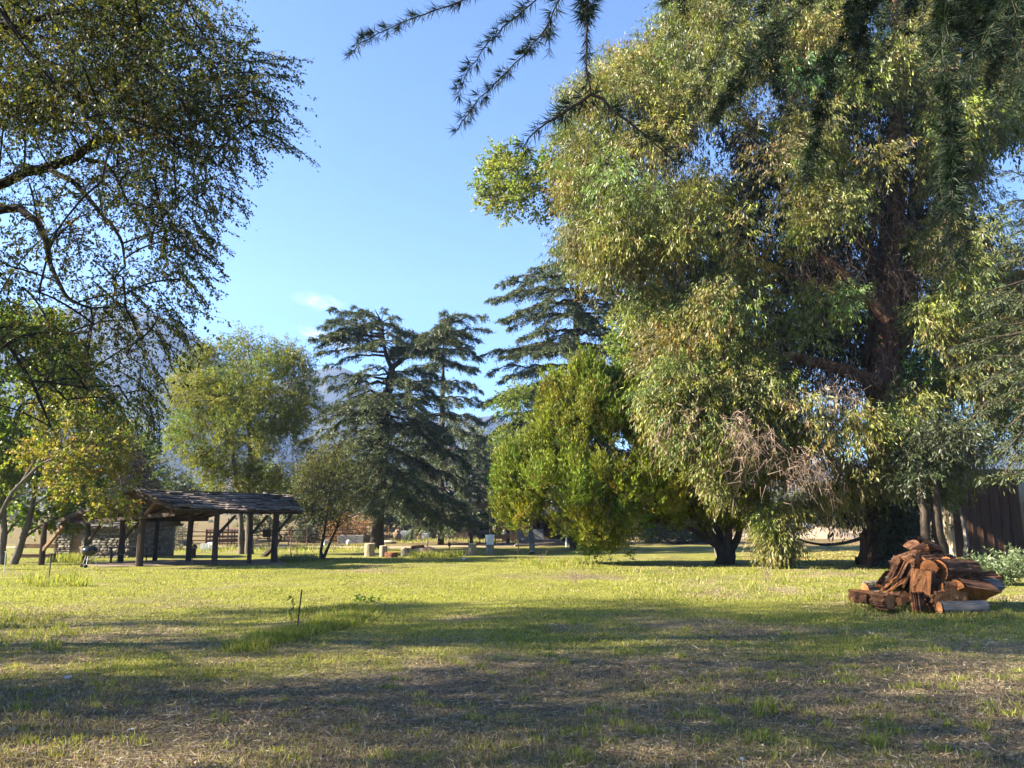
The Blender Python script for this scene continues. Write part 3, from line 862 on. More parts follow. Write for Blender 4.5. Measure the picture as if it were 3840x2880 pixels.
def elm_wisps(wb):
    ends = [(1134, 318, 900, 230), (1105, 265, 930, 210), (965, 150, 880, 190), (930, 138, 850, 90), (1123, 590, 960, 500), (1100, 500, 980, 430), (1085, 570, 980, 520), (984, 645, 930, 540), (1040, 425, 940, 350), (945, 805, 840, 690), (862, 815, 820, 720), (800, 870, 770, 740), (870, 960, 760, 850), (812, 965, 720, 860),
            (850, 1040, 720, 920), (820, 1120, 700, 1010), (780, 1170, 680, 1060), (790, 1200, 690, 1120), (765, 1320, 640, 1200), (730, 1340, 620, 1220), (680, 1400, 600, 1280), (640, 1500, 560, 1360), (598, 1660, 560, 1480), (640, 1560, 540, 1420), (560, 1600, 500, 1480), (690, 1240, 600, 1130), (640, 1330, 560, 1200), (720, 1080, 640, 960), (890, 700, 820, 600), (900, 620, 850, 540)]
    def wisp(a, e, dens):
        n = 9; t = np.linspace(0, 1, n)[:, None]; ctl = a + (e - a) * .6 + np.array([.02, 0, .10])
        c = (1 - t) ** 2 * a + 2 * t * (1 - t) * ctl + t * t * e
        wb.tube(c, np.linspace(.007, .0025, n), 4)
        m = int(np.linalg.norm(e - a) * dens); f = rng.uniform(.05, 1, m)
        b = np.stack([np.interp(f, t[:, 0], c[:, k]) for k in range(3)], 1) + rng.normal(size=(m, 3)) * .016
        ax = nrm(rng.normal(size=(m, 3)) * .7 + nrm(e - a)[None] * .6 + np.array([0, 0, -.35]))
        WISP[0].append(leaf_quads(b, ax, rng.normal(size=(m, 3)) + np.array([0, 0, .6]), .046 * rng.uniform(.6, 1.2, m), .022 * rng.uniform(.7, 1.2, m)))
        WISP[1].append(np.repeat(pick(PAL_EL, m) * rng.uniform(.8, 1.3, (m, 1)) * rng.uniform(.75, 1.35), 4, 0))
    for i in rng.integers(0, len(Cvis), 620):
        a = Cvis[i] + rng.normal(size=3) * .15
        dr = nrm(np.array([rng.normal() * .6 + .35, rng.normal() * .6, -.55 + rng.normal() * .35])); L = rng.uniform(.35, .95)
        e = a + dr * L
        ex, ey = toPix(e)
        if ex > 930 - .35 * max(0, ey - 600) and not (150 < ey < 640): continue
        wisp(a, e, 120)
    for (tx, ty, sx, sy) in ends:
        for rep in range(3):
            d = rng.uniform(9.4, 11.6); a = P(sx + rng.normal() * 20, sy + rng.normal() * 20, d); e = P(tx + rng.normal() * (0 if rep == 0 else 28) - 12 * rep, ty + rng.normal() * (0 if rep == 0 else 30), d + rng.normal() * .2)
            n = 9; t = np.linspace(0, 1, n)[:, None]; ctl = a + (e - a) * .6 + np.array([.02, 0, .10])
            c = (1 - t) ** 2 * a + 2 * t * (1 - t) * ctl + t * t * e
            wb.tube(c, np.linspace(.009, .003, n), 4)
            m = int(np.linalg.norm(e - a) * 130); f = rng.uniform(.1, 1, m)
            b = np.stack([np.interp(f, t[:, 0], c[:, k]) for k in range(3)], 1) + rng.normal(size=(m, 3)) * .018
            ax = nrm(rng.normal(size=(m, 3)) * .7 + nrm(e - a)[None] * .6 + np.array([0, 0, -.35]))
            WISP[0].append(leaf_quads(b, ax, rng.normal(size=(m, 3)) + np.array([0, 0, .6]), .05 * rng.uniform(.6, 1.2, m), .023 * rng.uniform(.7, 1.2, m)))
            WISP[1].append(np.repeat(pick(PAL_EL, m) * rng.uniform(.8, 1.5, (m, 1)), 4, 0))
trunk_el = [[(q[0], q[1], q[2], q[3] * .66) for q in pth] for pth in trunk_el]
Call = np.concatenate([C, off])
Cvis = C
Rc = np.concatenate([rng.uniform(.30, .60, len(C)), rng.uniform(.7, 1.2, len(off))])
tree('elm_tree', 'fine leaved tree with dark limbs reaching into the sky from a trunk out of view', trunk_el, Call, Rc, 14, 17, .050, .025, PAL_EL, M['bark_shade'], M['leaf_elm'],
     sl=.46, spread=.5, droop=.55, flat=.9, twigs=9, r0=.035, lift=.08, off=.012, tw=.006, jit=.35, extra=elm_wisps)
nv = np.concatenate(WISP[0]); mesh_quads('leaves', nv, np.arange(len(nv)).reshape(-1, 4), M['leaf_elm'], bpy.data.objects['elm_tree'], np.concatenate(WISP[1]), origin=tb - [0, 0, .2])

rng = np.random.default_rng(102)
# ---- shade trees standing outside the picture whose shadows fall over the near lawn
def shade_tree(x, y, h, r, k, label, ry=None, zc=.60, rz=.40):
    o = nrm(rng.normal(size=(k, 3))) * rng.random((k, 1)) ** .45
    c = np.array([x, y, H(x, y) + h * zc]) + o * np.array([r, ry or r, h * rz])
    c = open_to_sun(c); k = len(c)
    z0 = float(H(x, y))
    tree('elm_tree', label, [[(x, y, z0 - .2, .3), (x + .2, y, z0 + 2, .24), (x, y + .2, z0 + 5, .17), (x, y, z0 + h * .8, .06)]], c, rng.uniform(.6, 1.1, k), 26, 9, .11, .055, PAL_EL, M['bark_dark'], M['leaf_elm'],
         sl=.5, droop=.4, twigs=3, r0=.06)
shade_tree(-13.0, 1.0, 12.0, 4.8, 210, 'leafy tree out of view that shades the nearest grass')
shade_tree(-19.5, 5.6, 13.5, 4.4, 230, 'tall leafy tree out of view that shades the grass around the stake')

shade_tree(-28.0, 3.0, 18.0, 5.0, 230, 'broad leafy tree added far out of view to deepen the shade on the near grass', 5.5, .62, .34)  # extra unseen tree, added to thicken the shade on the near grass
shade_tree(-24.0, 11.2, 19.0, 5.0, 200, 'tallest leafy tree out of view that shades the middle of the lawn', 3.4, .72, .30)

rng = np.random.default_rng(103)
# ---- broadleaf trees in front of and beside the stone hut
PAL_GREEN = [((.12, .17, .028), 5), ((.18, .22, .040), 3), ((.24, .24, .050), 2.4), ((.06, .085, .02), 2.5)]
PAL_AUT = [((.155, .165, .035), 5), ((.22, .19, .045), 3), ((.20, .105, .05), 2), ((.10, .15, .025), 3), ((.28, .23, .06), 1.5)]
M['leaf_sy'] = leaf_mat('sycamore_leaf', .48, (1.15, 1.25, .45), .45, .3)
C = crown([(-160, 1180), (120, 1150), (330, 1280), (410, 1480), (430, 1700), (400, 1880), (300, 1960), (200, 1990), (90, 1975), (-160, 1985)], 38.5, 2.6, 75, 2.2, .3)
b0 = gz(50, 2118)
tree('sycamore_tree', 'bright green broadleaf tree with slanting trunk beside the wooden bench', [[tuple(b0 - [0, 0, .2]) + (.20,)] + stem([(75, 2040, .16), (105, 1960, .13), (140, 1800, .10), (170, 1600, .07), (180, 1350, .03)], b0[1]),
      [tuple(gz(8, 2118)) + (.16,)] + stem([(14, 2000, .13), (10, 1850, .10), (60, 1650, .06)], b0[1])], C, rng.uniform(.7, 1.25, 75), 60, 16, .17, .12, PAL_GREEN, M['bark_grey'], M['leaf_sy'], sl=.5, droop=.35, twigs=4, tw=.02)
C = np.concatenate([crown([(110, 1500), (300, 1440), (440, 1560), (490, 1720), (500, 1820), (440, 1860), (400, 1880), (330, 1860), (210, 1890), (120, 1860), (80, 1700)], 33.5, 1.7, 46, 1.8, .25), crown([(280, 1840), (470, 1850), (475, 1910), (440, 1925), (300, 1900)], 33.0, .9, 5, 1, .1)])
b0 = gz(-60, 2135)
tree('sycamore_tree', 'thin tree with rusty brown and yellow leaves drooping over the shelter roof', [[tuple(b0 - [0, 0, .2]) + (.12,)] + stem([(-30, 2000, .10), (40, 1850, .07), (150, 1740, .05), (260, 1700, .035), (380, 1720, .02)], b0[1])],
     C, rng.uniform(.4, .85, len(C)), 24, 13, .13, .085, PAL_AUT, M['bark_grey'], M['leaf_sy'], sl=.5, droop=.4, twigs=7, tw=.018)
b0 = gz(455, 2060)
C = crown([(350, 1700), (400, 1600), (450, 1600), (500, 1660), (550, 1770), (575, 1850), (400, 1870)], b0[1], 1.8, 34, 1.5, .2)
tree('plum_tree', 'small purple leaved tree behind the peak of the shelter roof', [[tuple(b0 - [0, 0, .2]) + (.16,)] + stem([(455, 1960, .13), (458, 1860, .09), (455, 1700, .04)], b0[1])], C, rng.uniform(.8, 1.3, 34), 46, 12, .15, .08,
     [((.055, .032, .030), 5), ((.085, .05, .04), 3), ((.045, .045, .03), 2)], M['bark_dark'], M['leaf_dull'], sl=.5, twigs=3)
b0 = gz(520, 2052)
C = crown([(420, 1590), (500, 1520), (560, 1610), (590, 1720), (610, 1800), (600, 1870), (480, 1870)], b0[1], 2.4, 30, 1.8, .3)
tree('sycamore_tree', 'yellow green tree rising behind the purple leaved tree', [[tuple(b0 - [0, 0, .2]) + (.2,)] + stem([(520, 1960, .16), (522, 1800, .11), (515, 1600, .04)], b0[1])], C, rng.uniform(.9, 1.5, 30), 40, 12, .20, .13,
     [((.14, .18, .03), 4), ((.20, .21, .04), 3), ((.08, .12, .025), 2)], M['bark_grey'], M['leaf_sy'], sl=.6, twigs=3)

rng = np.random.default_rng(104)
# ---- feathery elm behind the shelter
b0 = gz(935, 2078); b1 = gz(905, 2078); D_ = b0[1]
poly = [(615, 1480), (680, 1360), (780, 1290), (850, 1245), (960, 1240), (1010, 1290), (1090, 1290), (1150, 1340), (1185, 1450), (1190, 1540), (1120, 1590), (1180, 1650), (1130, 1760), (1010, 1830), (880, 1850), (760, 1830), (660, 1750), (612, 1650), (650, 1570)]
C = crown(poly, D_, 3.4, 190, 2.6, .3, lambda x, y: np.where(y > 1620, .42, 1.0))
PAL_ELM = [((.135, .155, .032), 5), ((.19, .20, .042), 3), ((.085, .11, .03), 3), ((.20, .175, .05), 1)]
M['leaf_feather'] = leaf_mat('feathery_leaf', .45, (1.2, 1.2, .5), .5, .22)
tree('elm_tree', 'feathery yellow green tree with two grey stems rising behind the shelter roof', [[tuple(b0 - [0, 0, .2]) + (.30,)] + stem([(932, 1980, .22), (930, 1850, .19), (938, 1720, .16), (935, 1600, .12), (950, 1450, .08), (930, 1300, .03)], D_),
      [tuple(b1 - [0, 0, .2]) + (.22,)] + stem([(905, 1980, .17), (893, 1850, .15), (880, 1740, .12), (850, 1620, .09), (780, 1480, .05), (720, 1400, .03)], D_),
      stem([(938, 1760, .12), (990, 1640, .08), (1060, 1500, .05), (1110, 1400, .02)], D_)], C, rng.uniform(.55, 1.05, 190), 40, 16, .17, .055, PAL_ELM, M['bark_grey'], M['leaf_feather'],
     sl=.75, spread=.5, droop=.45, twigs=4, tw=.02, r0=.08, off=.05)
rng = np.random.default_rng(105)
# ---- slender tree with two thin stems in front of the first cedar
b0 = gz(1205, 2096); D_ = b0[1]
C = crown([(1085, 1930), (1110, 1820), (1170, 1720), (1260, 1630), (1310, 1650), (1320, 1730), (1390, 1800), (1430, 1880), (1390, 1960), (1260, 1980), (1160, 1975)], D_, 2.2, 95, 1.8, .2, lambda x, y: np.where(y > 1850, .7, 1.0))
tree('elm_tree', 'slender dusky green tree on two thin stems beside the end of the shelter', [[tuple(b0 - [0, 0, .2]) + (.13,)] + stem([(1203, 2060, .08), (1218, 1990, .07), (1235, 1850, .05), (1270, 1700, .02)], D_),
      [tuple(gz(1212, 2096)) + (.10,)] + stem([(1240, 2030, .06), (1262, 1980, .055), (1290, 1900, .03)], D_)], C, rng.uniform(.5, .9, 95), 19, 11, .14, .05,
     [((.075, .085, .035), 5), ((.105, .10, .04), 3), ((.15, .14, .05), 1)], M['bark_dark'], M['leaf_feather'], sl=.6, spread=.5, droop=.4, twigs=7, tw=.018)

rng = np.random.default_rng(106)
# ---- the three cedars
PAL_CED = [((.066, .092, .040), 5), ((.120, .138, .060), 3), ((.036, .054, .030), 3), ((.16, .16, .08), 1)]
def pxb(sx, sy, tx, ty, dd, d0, sc=1.0, d1=None):
    return (P(sx, sy, d0), P(tx, ty, d0 + dd), sc)
b0 = gz(1412, 2062); D1 = b0[1]
tr = [[tuple(b0 - [0, 0, .3]) + (.62,)] + stem([(1414, 2010, .50), (1420, 1900, .46), (1432, 1720, .42), (1445, 1560, .36), (1462, 1430, .30), (1470, 1378, .27)], D1),
      stem([(1470, 1380, .20), (1448, 1335, .15), (1437, 1270, .12), (1430, 1205, .08), (1405, 1160, .03)], D1),
      stem([(1472, 1378, .22), (1520, 1340, .18), (1590, 1305, .15), (1640, 1255, .11), (1680, 1195, .04)], D1)]
br = []
for t in [(1438, 1215, 1237, 1165), (1436, 1240, 1222, 1205), (1437, 1270, 1165, 1268), (1430, 1200, 1325, 1152), (1432, 1210, 1515, 1250), (1440, 1300, 1230, 1262), (1432, 1200, 1440, 1160)]:
    br.append(pxb(*t, rng.uniform(-2, 2), D1, .75))
for t in [(1442, 1320, 1192, 1325), (1446, 1335, 1225, 1372), (1455, 1350, 1560, 1330), (1440, 1290, 1540, 1300)]:
    br.append(pxb(*t, rng.uniform(-2.5, 2.5), D1, .8))
for t in [(1660, 1225, 1822, 1185), (1640, 1255, 1835, 1240), (1670, 1200, 1665, 1172), (1630, 1265, 1800, 1345), (1590, 1305, 1526, 1240), (1600, 1300, 1700, 1180), (1560, 1325, 1740, 1380), (1540, 1335, 1500, 1265), (1620, 1275, 1770, 1300), (1665, 1215, 1750, 1180)]:
    br.append(pxb(*t, rng.uniform(-2, 2), D1, .85))
for t in [(1464, 1420, 1185, 1428), (1460, 1440, 1232, 1460), (1455, 1470, 1210, 1540), (1452, 1500, 1260, 1600), (1450, 1560, 1190, 1580), (1448, 1545, 1034, 1618), (1446, 1560, 1120, 1660), (1440, 1620, 1200, 1640), (1440, 1640, 1290, 1710)]:
    br.append(pxb(*t, rng.uniform(-2.5, 2.5), D1, 1.0))
for t in [(1462, 1440, 1660, 1500), (1455, 1480, 1700, 1560), (1452, 1520, 1690, 1640), (1448, 1560, 1740, 1690), (1446, 1590, 1757, 1750), (1440, 1640, 1700, 1720), (1436, 1680, 1745, 1835)]:
    br.append(pxb(*t, rng.uniform(-2.5, 2.5), D1, 1.0))
for t in [(1452, 1500, 1560, 1500, -5), (1452, 1480, 1380, 1520, -5.5), (1452, 1490, 1620, 1560, -4), (1450, 1480, 1460, 1530, -5), (1448, 1560, 1560, 1680, -5), (1446, 1560, 1350, 1660, -5), (1440, 1600, 1480, 1720, -5), (1462, 1420, 1500, 1440, 4.5), (1450, 1500, 1400, 1500, 5), (1440, 1600, 1500, 1620, 5.5), (1470, 1400, 1520, 1430, -3)]:
    br.append(pxb(*t[:4], t[4], D1, 1.1))
for t in [(1430, 1740, 1262, 1800, 0), (1430, 1760, 1290, 1790, -3), (1425, 1780, 1330, 1850, -4), (1430, 1740, 1670, 1880, -2), (1428, 1760, 1745, 1905, 1), (1425, 1800, 1660, 1965, -3), (1425, 1820, 1560, 1930, -4.5), (1422, 1840, 1400, 1920, -4.5), (1425, 1800, 1290, 1880, 2), (1422, 1830, 1500, 1900, 4), (1425, 1850, 1690, 1960, 0),
          (1428, 1740, 1480, 1850, -5), (1425, 1770, 1580, 1850, -4), (1424, 1830, 1620, 1990, -1.5), (1440, 1650, 1560, 1800, -5.5), (1440, 1660, 1340, 1780, -5)]:
    br.append(pxb(*t[:4], t[4], D1, 1.05))
for _ in range(22):
    u = rng.random(); a = rng.uniform(0, 6.28); sx, sy = 1436 + 8 * u, 1195 + 110 * u
    br.append(pxb(sx, sy, sx - 60 + math.cos(a) * 190 * rng.uniform(.6, 1.05), sy - 40 + 60 * rng.random() + 30 * u, math.sin(a) * 3.4, D1, 1.1))
for _ in range(26):
    u = rng.random(); a = rng.uniform(0, 6.28); sx, sy = 1560 + 110 * u, 1325 - 120 * u
    br.append(pxb(sx, sy, sx + 20 + math.cos(a) * 165 * rng.uniform(.6, 1.05), sy - 25 + 70 * rng.random(), math.sin(a) * 3.4, D1, 1.1))
for _ in range(20):
    sy = rng.uniform(1390, 1520); a = rng.uniform(0, 6.28)
    br.append(pxb(1460, sy, 1460 + math.cos(a) * 245 * rng.uniform(.7, 1.0), sy + rng.uniform(-10, 60), math.sin(a) * 5, D1, 1.1))
for _ in range(34):
    sy = rng.uniform(1480, 1860); a = rng.uniform(0, 6.28); ex = 185 + (sy - 1480) * .45
    br.append(pxb(1448 - (sy - 1480) * .07, sy, 1440 + math.cos(a) * ex * rng.uniform(.7, 1.1), sy + rng.uniform(10, 130), math.sin(a) * 5.0, D1, 1.05))
cedar('cedar_tree', 'broad dark cedar with forked flat top and drooping skirt in mid lawn', tr, br, M['bark_dark'], M['needle'], PAL_CED, (.26, .058), 1.8)
# second cedar, behind the first
D2 = 74.0
tr = [[tuple(np.array([P(1655, 1900, D2)[0], D2, float(H(P(1655, 1900, D2)[0], D2)) - .2])) + (.30,)] + stem([(1655, 1900, .27), (1657, 1700, .24), (1660, 1500, .22), (1662, 1350, .14), (1664, 1240, .05)], D2)]
br = []
for py, lx, rx, dy in [(1265, 1570, 1740, 18), (1310, 1560, 1790, 25), (1370, 1520, 1800, 25), (1430, 1500, 1810, 30), (1490, 1500, 1815, 40), (1550, 1480, 1820, 50), (1610, 1470, 1830, 60), (1680, 1460, 1840, 80), (1760, 1470, 1850, 100), (1830, 1480, 1850, 110), (1880, 1510, 1820, 90), (1925, 1530, 1800, 70), (1890, 1500, 1830, 90), (1930, 1520, 1800, 70)]:
    for k in range(8):
        a = k * .785 + rng.uniform(-.4, .4)
        ex = (rx - 1660) if math.cos(a) > 0 else (1660 - lx)
        br.append(pxb(1660, py, 1660 + math.cos(a) * ex, py + dy * rng.uniform(.4, 1.3), math.sin(a) * .5 * (rx - lx) * D2 / FOC, D2, .9))
cedar('cedar_tree', 'narrow cedar standing close behind the forked cedar', tr, br, M['bark_dark'], M['needle'], PAL_CED, (.27, .062), 1.6)
# third cedar, tall, beside the gum tree
D3 = 62.0
bx = P(2160, 1500, D3)[0]
tr = [[(bx, D3, float(H(bx, D3)) - .3, .6)] + stem([(2158, 1900, .52), (2158, 1700, .46), (2160, 1450, .36), (2162, 1200, .25), (2165, 1000, .14), (2168, 870, .05)], D3)]
br = []
for py, lx, rx, dy in [(930, 2060, 2290, 20), (990, 1960, 2360, 35), (1040, 1850, 2430, 30), (1090, 1830, 2470, 40), (1130, 1850, 2470, 70), (1180, 1900, 2480, 60), (1240, 1930, 2480, 60), (1300, 1850, 2480, 30), (1330, 1795, 2480, 10), (1380, 1830, 2500, 50), (1440, 1860, 2500, 50), (1470, 1790, 2500, 50), (1540, 1800, 2500, 70), (1600, 1790, 2500, 90), (1680, 1780, 2500, 110), (1760, 1800, 2500, 140), (1820, 1820, 2500, 150)]:
    for k in range(9):
        a = math.pi + k * .698 + rng.uniform(-.35, .35)
        ex = (rx - 2160) if math.cos(a) > 0 else (2160 - lx)
        br.append(pxb(2161, py, 2161 + math.cos(a) * ex * rng.uniform(.85, 1.05), py + dy * rng.uniform(.4, 1.2), math.sin(a) * .45 * (rx - lx) * D3 / FOC, D3, .8))
cedar('cedar_tree', 'tall layered cedar between the forked cedar and the great gum tree', tr, br, M['bark_dark'], M['needle'], PAL_CED, (.25, .062), 1.9)

rng = np.random.default_rng(107)
# ---- poplar and pale broadleaf behind the gum tree
DP = 47.0
PAL_POP = [((.18, .215, .055), 5), ((.26, .275, .09), 3), ((.10, .125, .035), 2)]
C = np.concatenate([crown([(1765, 720), (1800, 620), (1860, 545), (1960, 565), (2060, 560), (2160, 620), (2160, 760), (2060, 830), (1960, 840), (1860, 820)], DP, 2.2, 58, 1.6, .2), crown([(2040, 600), (2330, 640), (2360, 860), (2060, 850)], DP, 2.0, 26, 1.6, .2),
                    crown([(2265, 1230), (2330, 1090), (2450, 1050), (2600, 1150), (2600, 1400), (2440, 1480), (2270, 1390)], DP - 4, 2.6, 60, 1.6, .5),
                    crown([(2160, 700), (2500, 700), (2600, 1000), (2330, 1000), (2180, 850)], DP + 1, 2.0, 18, 1.6, .3)])
bx = P(2700, 1900, DP)[0]
tree('poplar_tree', 'pale green round leaved tree showing past the gum tree against the sky', [[(bx, DP, float(H(bx, DP)) - .2, .36)] + stem([(2690, 1900, .32), (2560, 1500, .27), (2420, 1150, .22), (2330, 880, .15), (2160, 740, .09), (1960, 690, .03)], DP)],
     C, rng.uniform(.35, .85, len(C)), 24, 10, .17, .14, PAL_POP, M['bark_grey'], M['leaf_sy'], sl=.5, droop=.25, twigs=4, tw=.022, off=.05)
b0 = gz(1995, 2078); DQ = b0[1] + 2
C = crown([(1845, 1560), (1880, 1480), (1950, 1440), (2050, 1490), (2090, 1620), (2080, 1850), (2000, 1990), (1900, 1985), (1840, 1930), (1870, 1830), (1835, 1700)], DQ, 2.2, 55, 1.8, .25, lambda x, y: np.where(y > 1750, .5, 1.0))
tree('pear_tree', 'loose pale green tree tucked behind the golden juniper', [[tuple(gz(1995, 2078)) + (.2,)] + stem([(1990, 1980, .15), (1975, 1800, .11), (1965, 1600, .05)], DQ)], C, rng.uniform(.6, 1.1, 55), 28, 11, .15, .10,
     [((.13, .17, .045), 5), ((.20, .22, .07), 2), ((.07, .10, .03), 2)], M['bark_grey'], M['leaf_sy'], sl=.5, twigs=4, tw=.02)

rng = np.random.default_rng(108)
# ---- golden juniper
b0 = gz(2722, 2116); DJ = b0[1]
poly = [(1850, 1880), (1838, 1800), (1890, 1740), (1900, 1690), (1990, 1660), (2030, 1560), (2030, 1440), (2075, 1410), (2130, 1440), (2185, 1390), (2215, 1400), (2300, 1380), (2440, 1470), (2500, 1600), (2600, 1720), (2740, 1800), (2860, 1850), (2900, 1930), (2820, 1975), (2700, 1985), (2620, 1960), (2500, 1980), (2400, 2000), (2330, 2050), (2200, 2075), (2140, 2010), (2000, 1965), (1890, 1950)]
C = crown(poly, DJ, 3.6, 300, 2.4, .42, lambda x, y: np.clip((vnoise(np.stack([x / 105., y / 190., 0 * x + 2.7], -1)) - .30) * 3.4, .05, 1))
C = np.concatenate([C, crown([(2140, 1480), (2165, 1380), (2195, 1345), (2225, 1400), (2235, 1480)], DJ - .8, .4, 5, 1, .1), crown([(2030, 1430), (2090, 1420), (2250, 1390), (2440, 1440), (2490, 1620), (2300, 1640), (2020, 1640)], DJ, 1.8, 75, 1.2, .12), crown([(1850, 1800), (1900, 1700), (2000, 1670), (2000, 1930), (1880, 1930)], DJ, 1.6, 40, 1.5, .15), crown([(2150, 1900), (2450, 1900), (2330, 2050), (2200, 2070)], DJ - 1, 1.2, 14, 1.2, .15), crown([(2440, 1620), (2700, 1780), (2840, 1860), (2800, 1960), (2440, 1960)], DJ, 2.0, 60, 1.5, .15)])
PAL_JUN = [((.135, .175, .014), 5), ((.19, .22, .018), 3), ((.075, .105, .014), 3.5), ((.19, .125, .028), 1.3)]
tr = [[tuple(b0 - [0, 0, .2]) + (.50,)] + stem([(2722, 2080, .42), (2720, 2045, .40)], DJ),
      stem([(2712, 2085, .26), (2672, 2010, .20), (2620, 1950, .16), (2480, 1850, .12), (2300, 1750, .07), (2200, 1600, .03)], DJ),
      stem([(2720, 2085, .24), (2700, 2010, .17), (2675, 1940, .14), (2560, 1800, .10), (2400, 1650, .04)], DJ + .4),
      stem([(2725, 2085, .24), (2732, 2010, .18), (2735, 1940, .15), (2700, 1830, .08)], DJ - .2),
      stem([(2735, 2085, .22), (2768, 2010, .16), (2775, 1940, .13), (2800, 1860, .06)], DJ),
      stem([(2690, 2050, .14), (2600, 1985, .11), (2400, 1940, .09), (2200, 1930, .05), (2050, 1880, .03)], DJ)]
M['leaf_jun'] = leaf_mat('juniper_scale', .22, (1.2, 1.15, .4), .55, .2)
tree('juniper_tree', 'golden green juniper with several dark stems and a low lopsided crown', tr, C, rng.uniform(.28, .66, len(C)), 64, 13, .17, .045, PAL_JUN, M['bark_dark'], M['leaf_jun'], tintv=.3,
     sl=.38, spread=.34, droop=-.6, flat=1.9, twigs=2, r0=.05, lift=.05, off=.04, surf=.5, tw=.02)

rng = np.random.default_rng(109)
# ---- the great gum tree
b0 = gz(3330, 2118); DE = b0[1]
poly = [(2540, -260), (2450, 90), (2330, 150), (2280, 165), (2230, 240), (2110, 310), (2075, 400), (2050, 500), (2060, 640), (2100, 790), (2055, 900), (2010, 985), (2110, 1010), (2280, 1090), (2340, 1200), (2400, 1390), (2435, 1501), (2423, 1628), (2505, 1679),
        (2540, 1770), (2657, 1748), (2733, 1786), (2758, 1887), (2830, 1950), (2870, 2060), (2950, 2085), (3010, 1960), (3150, 1960), (3230, 1990), (3500, 1930), (3620, 1820), (3740, 1700), (3990, 1640), (3990, -260)]
trunkwin = [(3190, 690), (3470, 690), (3440, 1520), (3190, 1520)]
lowwin = [(3200, 1860), (3480, 1850), (3480, 2130), (3200, 2130)]
skyr = [(3630, 560), (3860, 470), (3990, 470), (3990, 900), (3860, 930), (3690, 940)]
holes = [((2690, 610), 70), ((2880, 370), 90), ((3270, 70), 90), ((2740, 780), 40), ((2560, 1150), 45), ((3420, 80), 60), ((2650, 920), 45), ((3080, 330), 40)]
def dens_eu(x, y):
    q = np.stack([x / 170., y / 150., 0 * x + 4.4], -1)
    r = np.clip((vnoise(q) - .22) * 3.2, .06, 1)
    r = np.where(in_poly(x, y, skyr), .06, r)
    for (hx, hy), hr in holes: r = np.where((x - hx) ** 2 + (y - hy) ** 2 < hr * hr, .04, r)
    return r
C = crown(poly, DE, 6.5, 980, 5.0, .65, dens_eu)
C = np.concatenate([C, crown([(2400, 1290), (2800, 1300), (3060, 1640), (2980, 1760), (2830, 1800), (2700, 1740), (2530, 1700), (2430, 1610)], DE - 3.4, 1.6, 120, 2.0, .5),
                    crown([(2830, 1860), (2960, 1850), (2990, 1980), (2950, 2085), (2880, 2060), (2840, 1960)], DE - 3.4, .7, 13, 1.0, .25),
                    crown([(2600, 1690), (2730, 1740), (2760, 1860), (2700, 1850)], DE - 3.6, .5, 6, 1.0, .2)])
# inner foliage, deeper in the crown
def dens_in(x, y):
    r = np.where(in_poly(x, y, skyr), .05, 1.0)
    for (hx, hy), hr in holes: r = np.where((x - hx) ** 2 + (y - hy) ** 2 < hr * hr, .1, r)
    return r
CI = crown(poly, DE + 2.4, 3.0, 620, 4.0, 1.2, dens_in)
px, py = toPix(CI)
CI = CI[~(in_poly(px, py, [(3235, 900), (3420, 900), (3420, 2130), (3235, 2130)]) & (CI[:, 1] < DE + .9)) & ~((CI[:, 1] > DE + 1) & (CI[:, 2] < 8))]
px, py = toPix(C)
front = (in_poly(px, py, trunkwin) | in_poly(px, py, lowwin)) & (C[:, 1] < DE + 1.2)
front |= in_poly(px, py, [(2940, 940), (3240, 900), (3240, 1120), (2980, 1080)]) & (C[:, 1] < DE - 1)
for (hx, hy), hr in holes: front |= (px - hx) ** 2 + (py - hy) ** 2 < hr * hr * .8
C = C[~(front & (rng.random(len(C)) > .05))]
C = C[~((C[:, 1] > DE + 1) & (C[:, 2] < 8))]
Rgum = np.where(toPix(C)[1] > 1780, rng.uniform(.3, .6, len(C)), rng.uniform(.5, 1.15, len(C)))
PAL_EU = [((.125, .145, .034), 5), ((.20, .205, .070), 3), ((.048, .062, .022), 3.5), ((.21, .13, .055), 1.3), ((.20, .225, .028), 4), ((.28, .26, .13), 1)]  # yellow greens brightened to stand in for sunlit outer leaves
tr = [[tuple(b0 - [0, 0, .3]) + (1.45,)] + stem([(3335, 2080, 1.25), (3345, 1990, 1.15), (3350, 1800, 1.05), (3335, 1600, .98), (3320, 1450, .95), (3322, 1300, .62), (3330, 1100, .56), (3345, 900, .50), (3360, 700, .42), (3370, 400, .30), (3360, 0, .2), (3350, -250, .08)], DE),
      stem([(3330, 1430, .62), (3380, 1250, .50), (3420, 1000, .42), (3440, 760, .36), (3470, 500, .26), (3500, 200, .14)], DE + .9),
      stem([(3300, 1500, .6), (3275, 1350, .52), (3290, 1150, .42), (3270, 980, .36), (3200, 820, .28), (3120, 600, .2), (3040, 300, .1)], DE + .5),
      stem([(3300, 1440, .4), (3180, 1390, .30), (3000, 1340, .22), (2870, 1330, .15), (2700, 1400, .08)], DE - 1.5),
      stem([(3290, 1150, .34), (3120, 1080, .25), (2900, 1010, .18), (2700, 930, .12), (2450, 850, .05)], DE - .5),
      stem([(3330, 1200, .3), (3150, 1010, .2), (3080, 960, .14), (2980, 880, .08)], DE - 2.0),
      stem([(3270, 980, .25), (3120, 700, .2), (2900, 520, .14), (2660, 400, .06)], DE + .5),
      stem([(3380, 1500, .34), (3500, 1430, .22), (3620, 1380, .14), (3750, 1390, .06)], DE + .5)]
M['leaf_eu'] = leaf_mat('gum_leaf', .28, (1.15, 1.1, .6), .42, .32)
def eu_extra(wb): pass
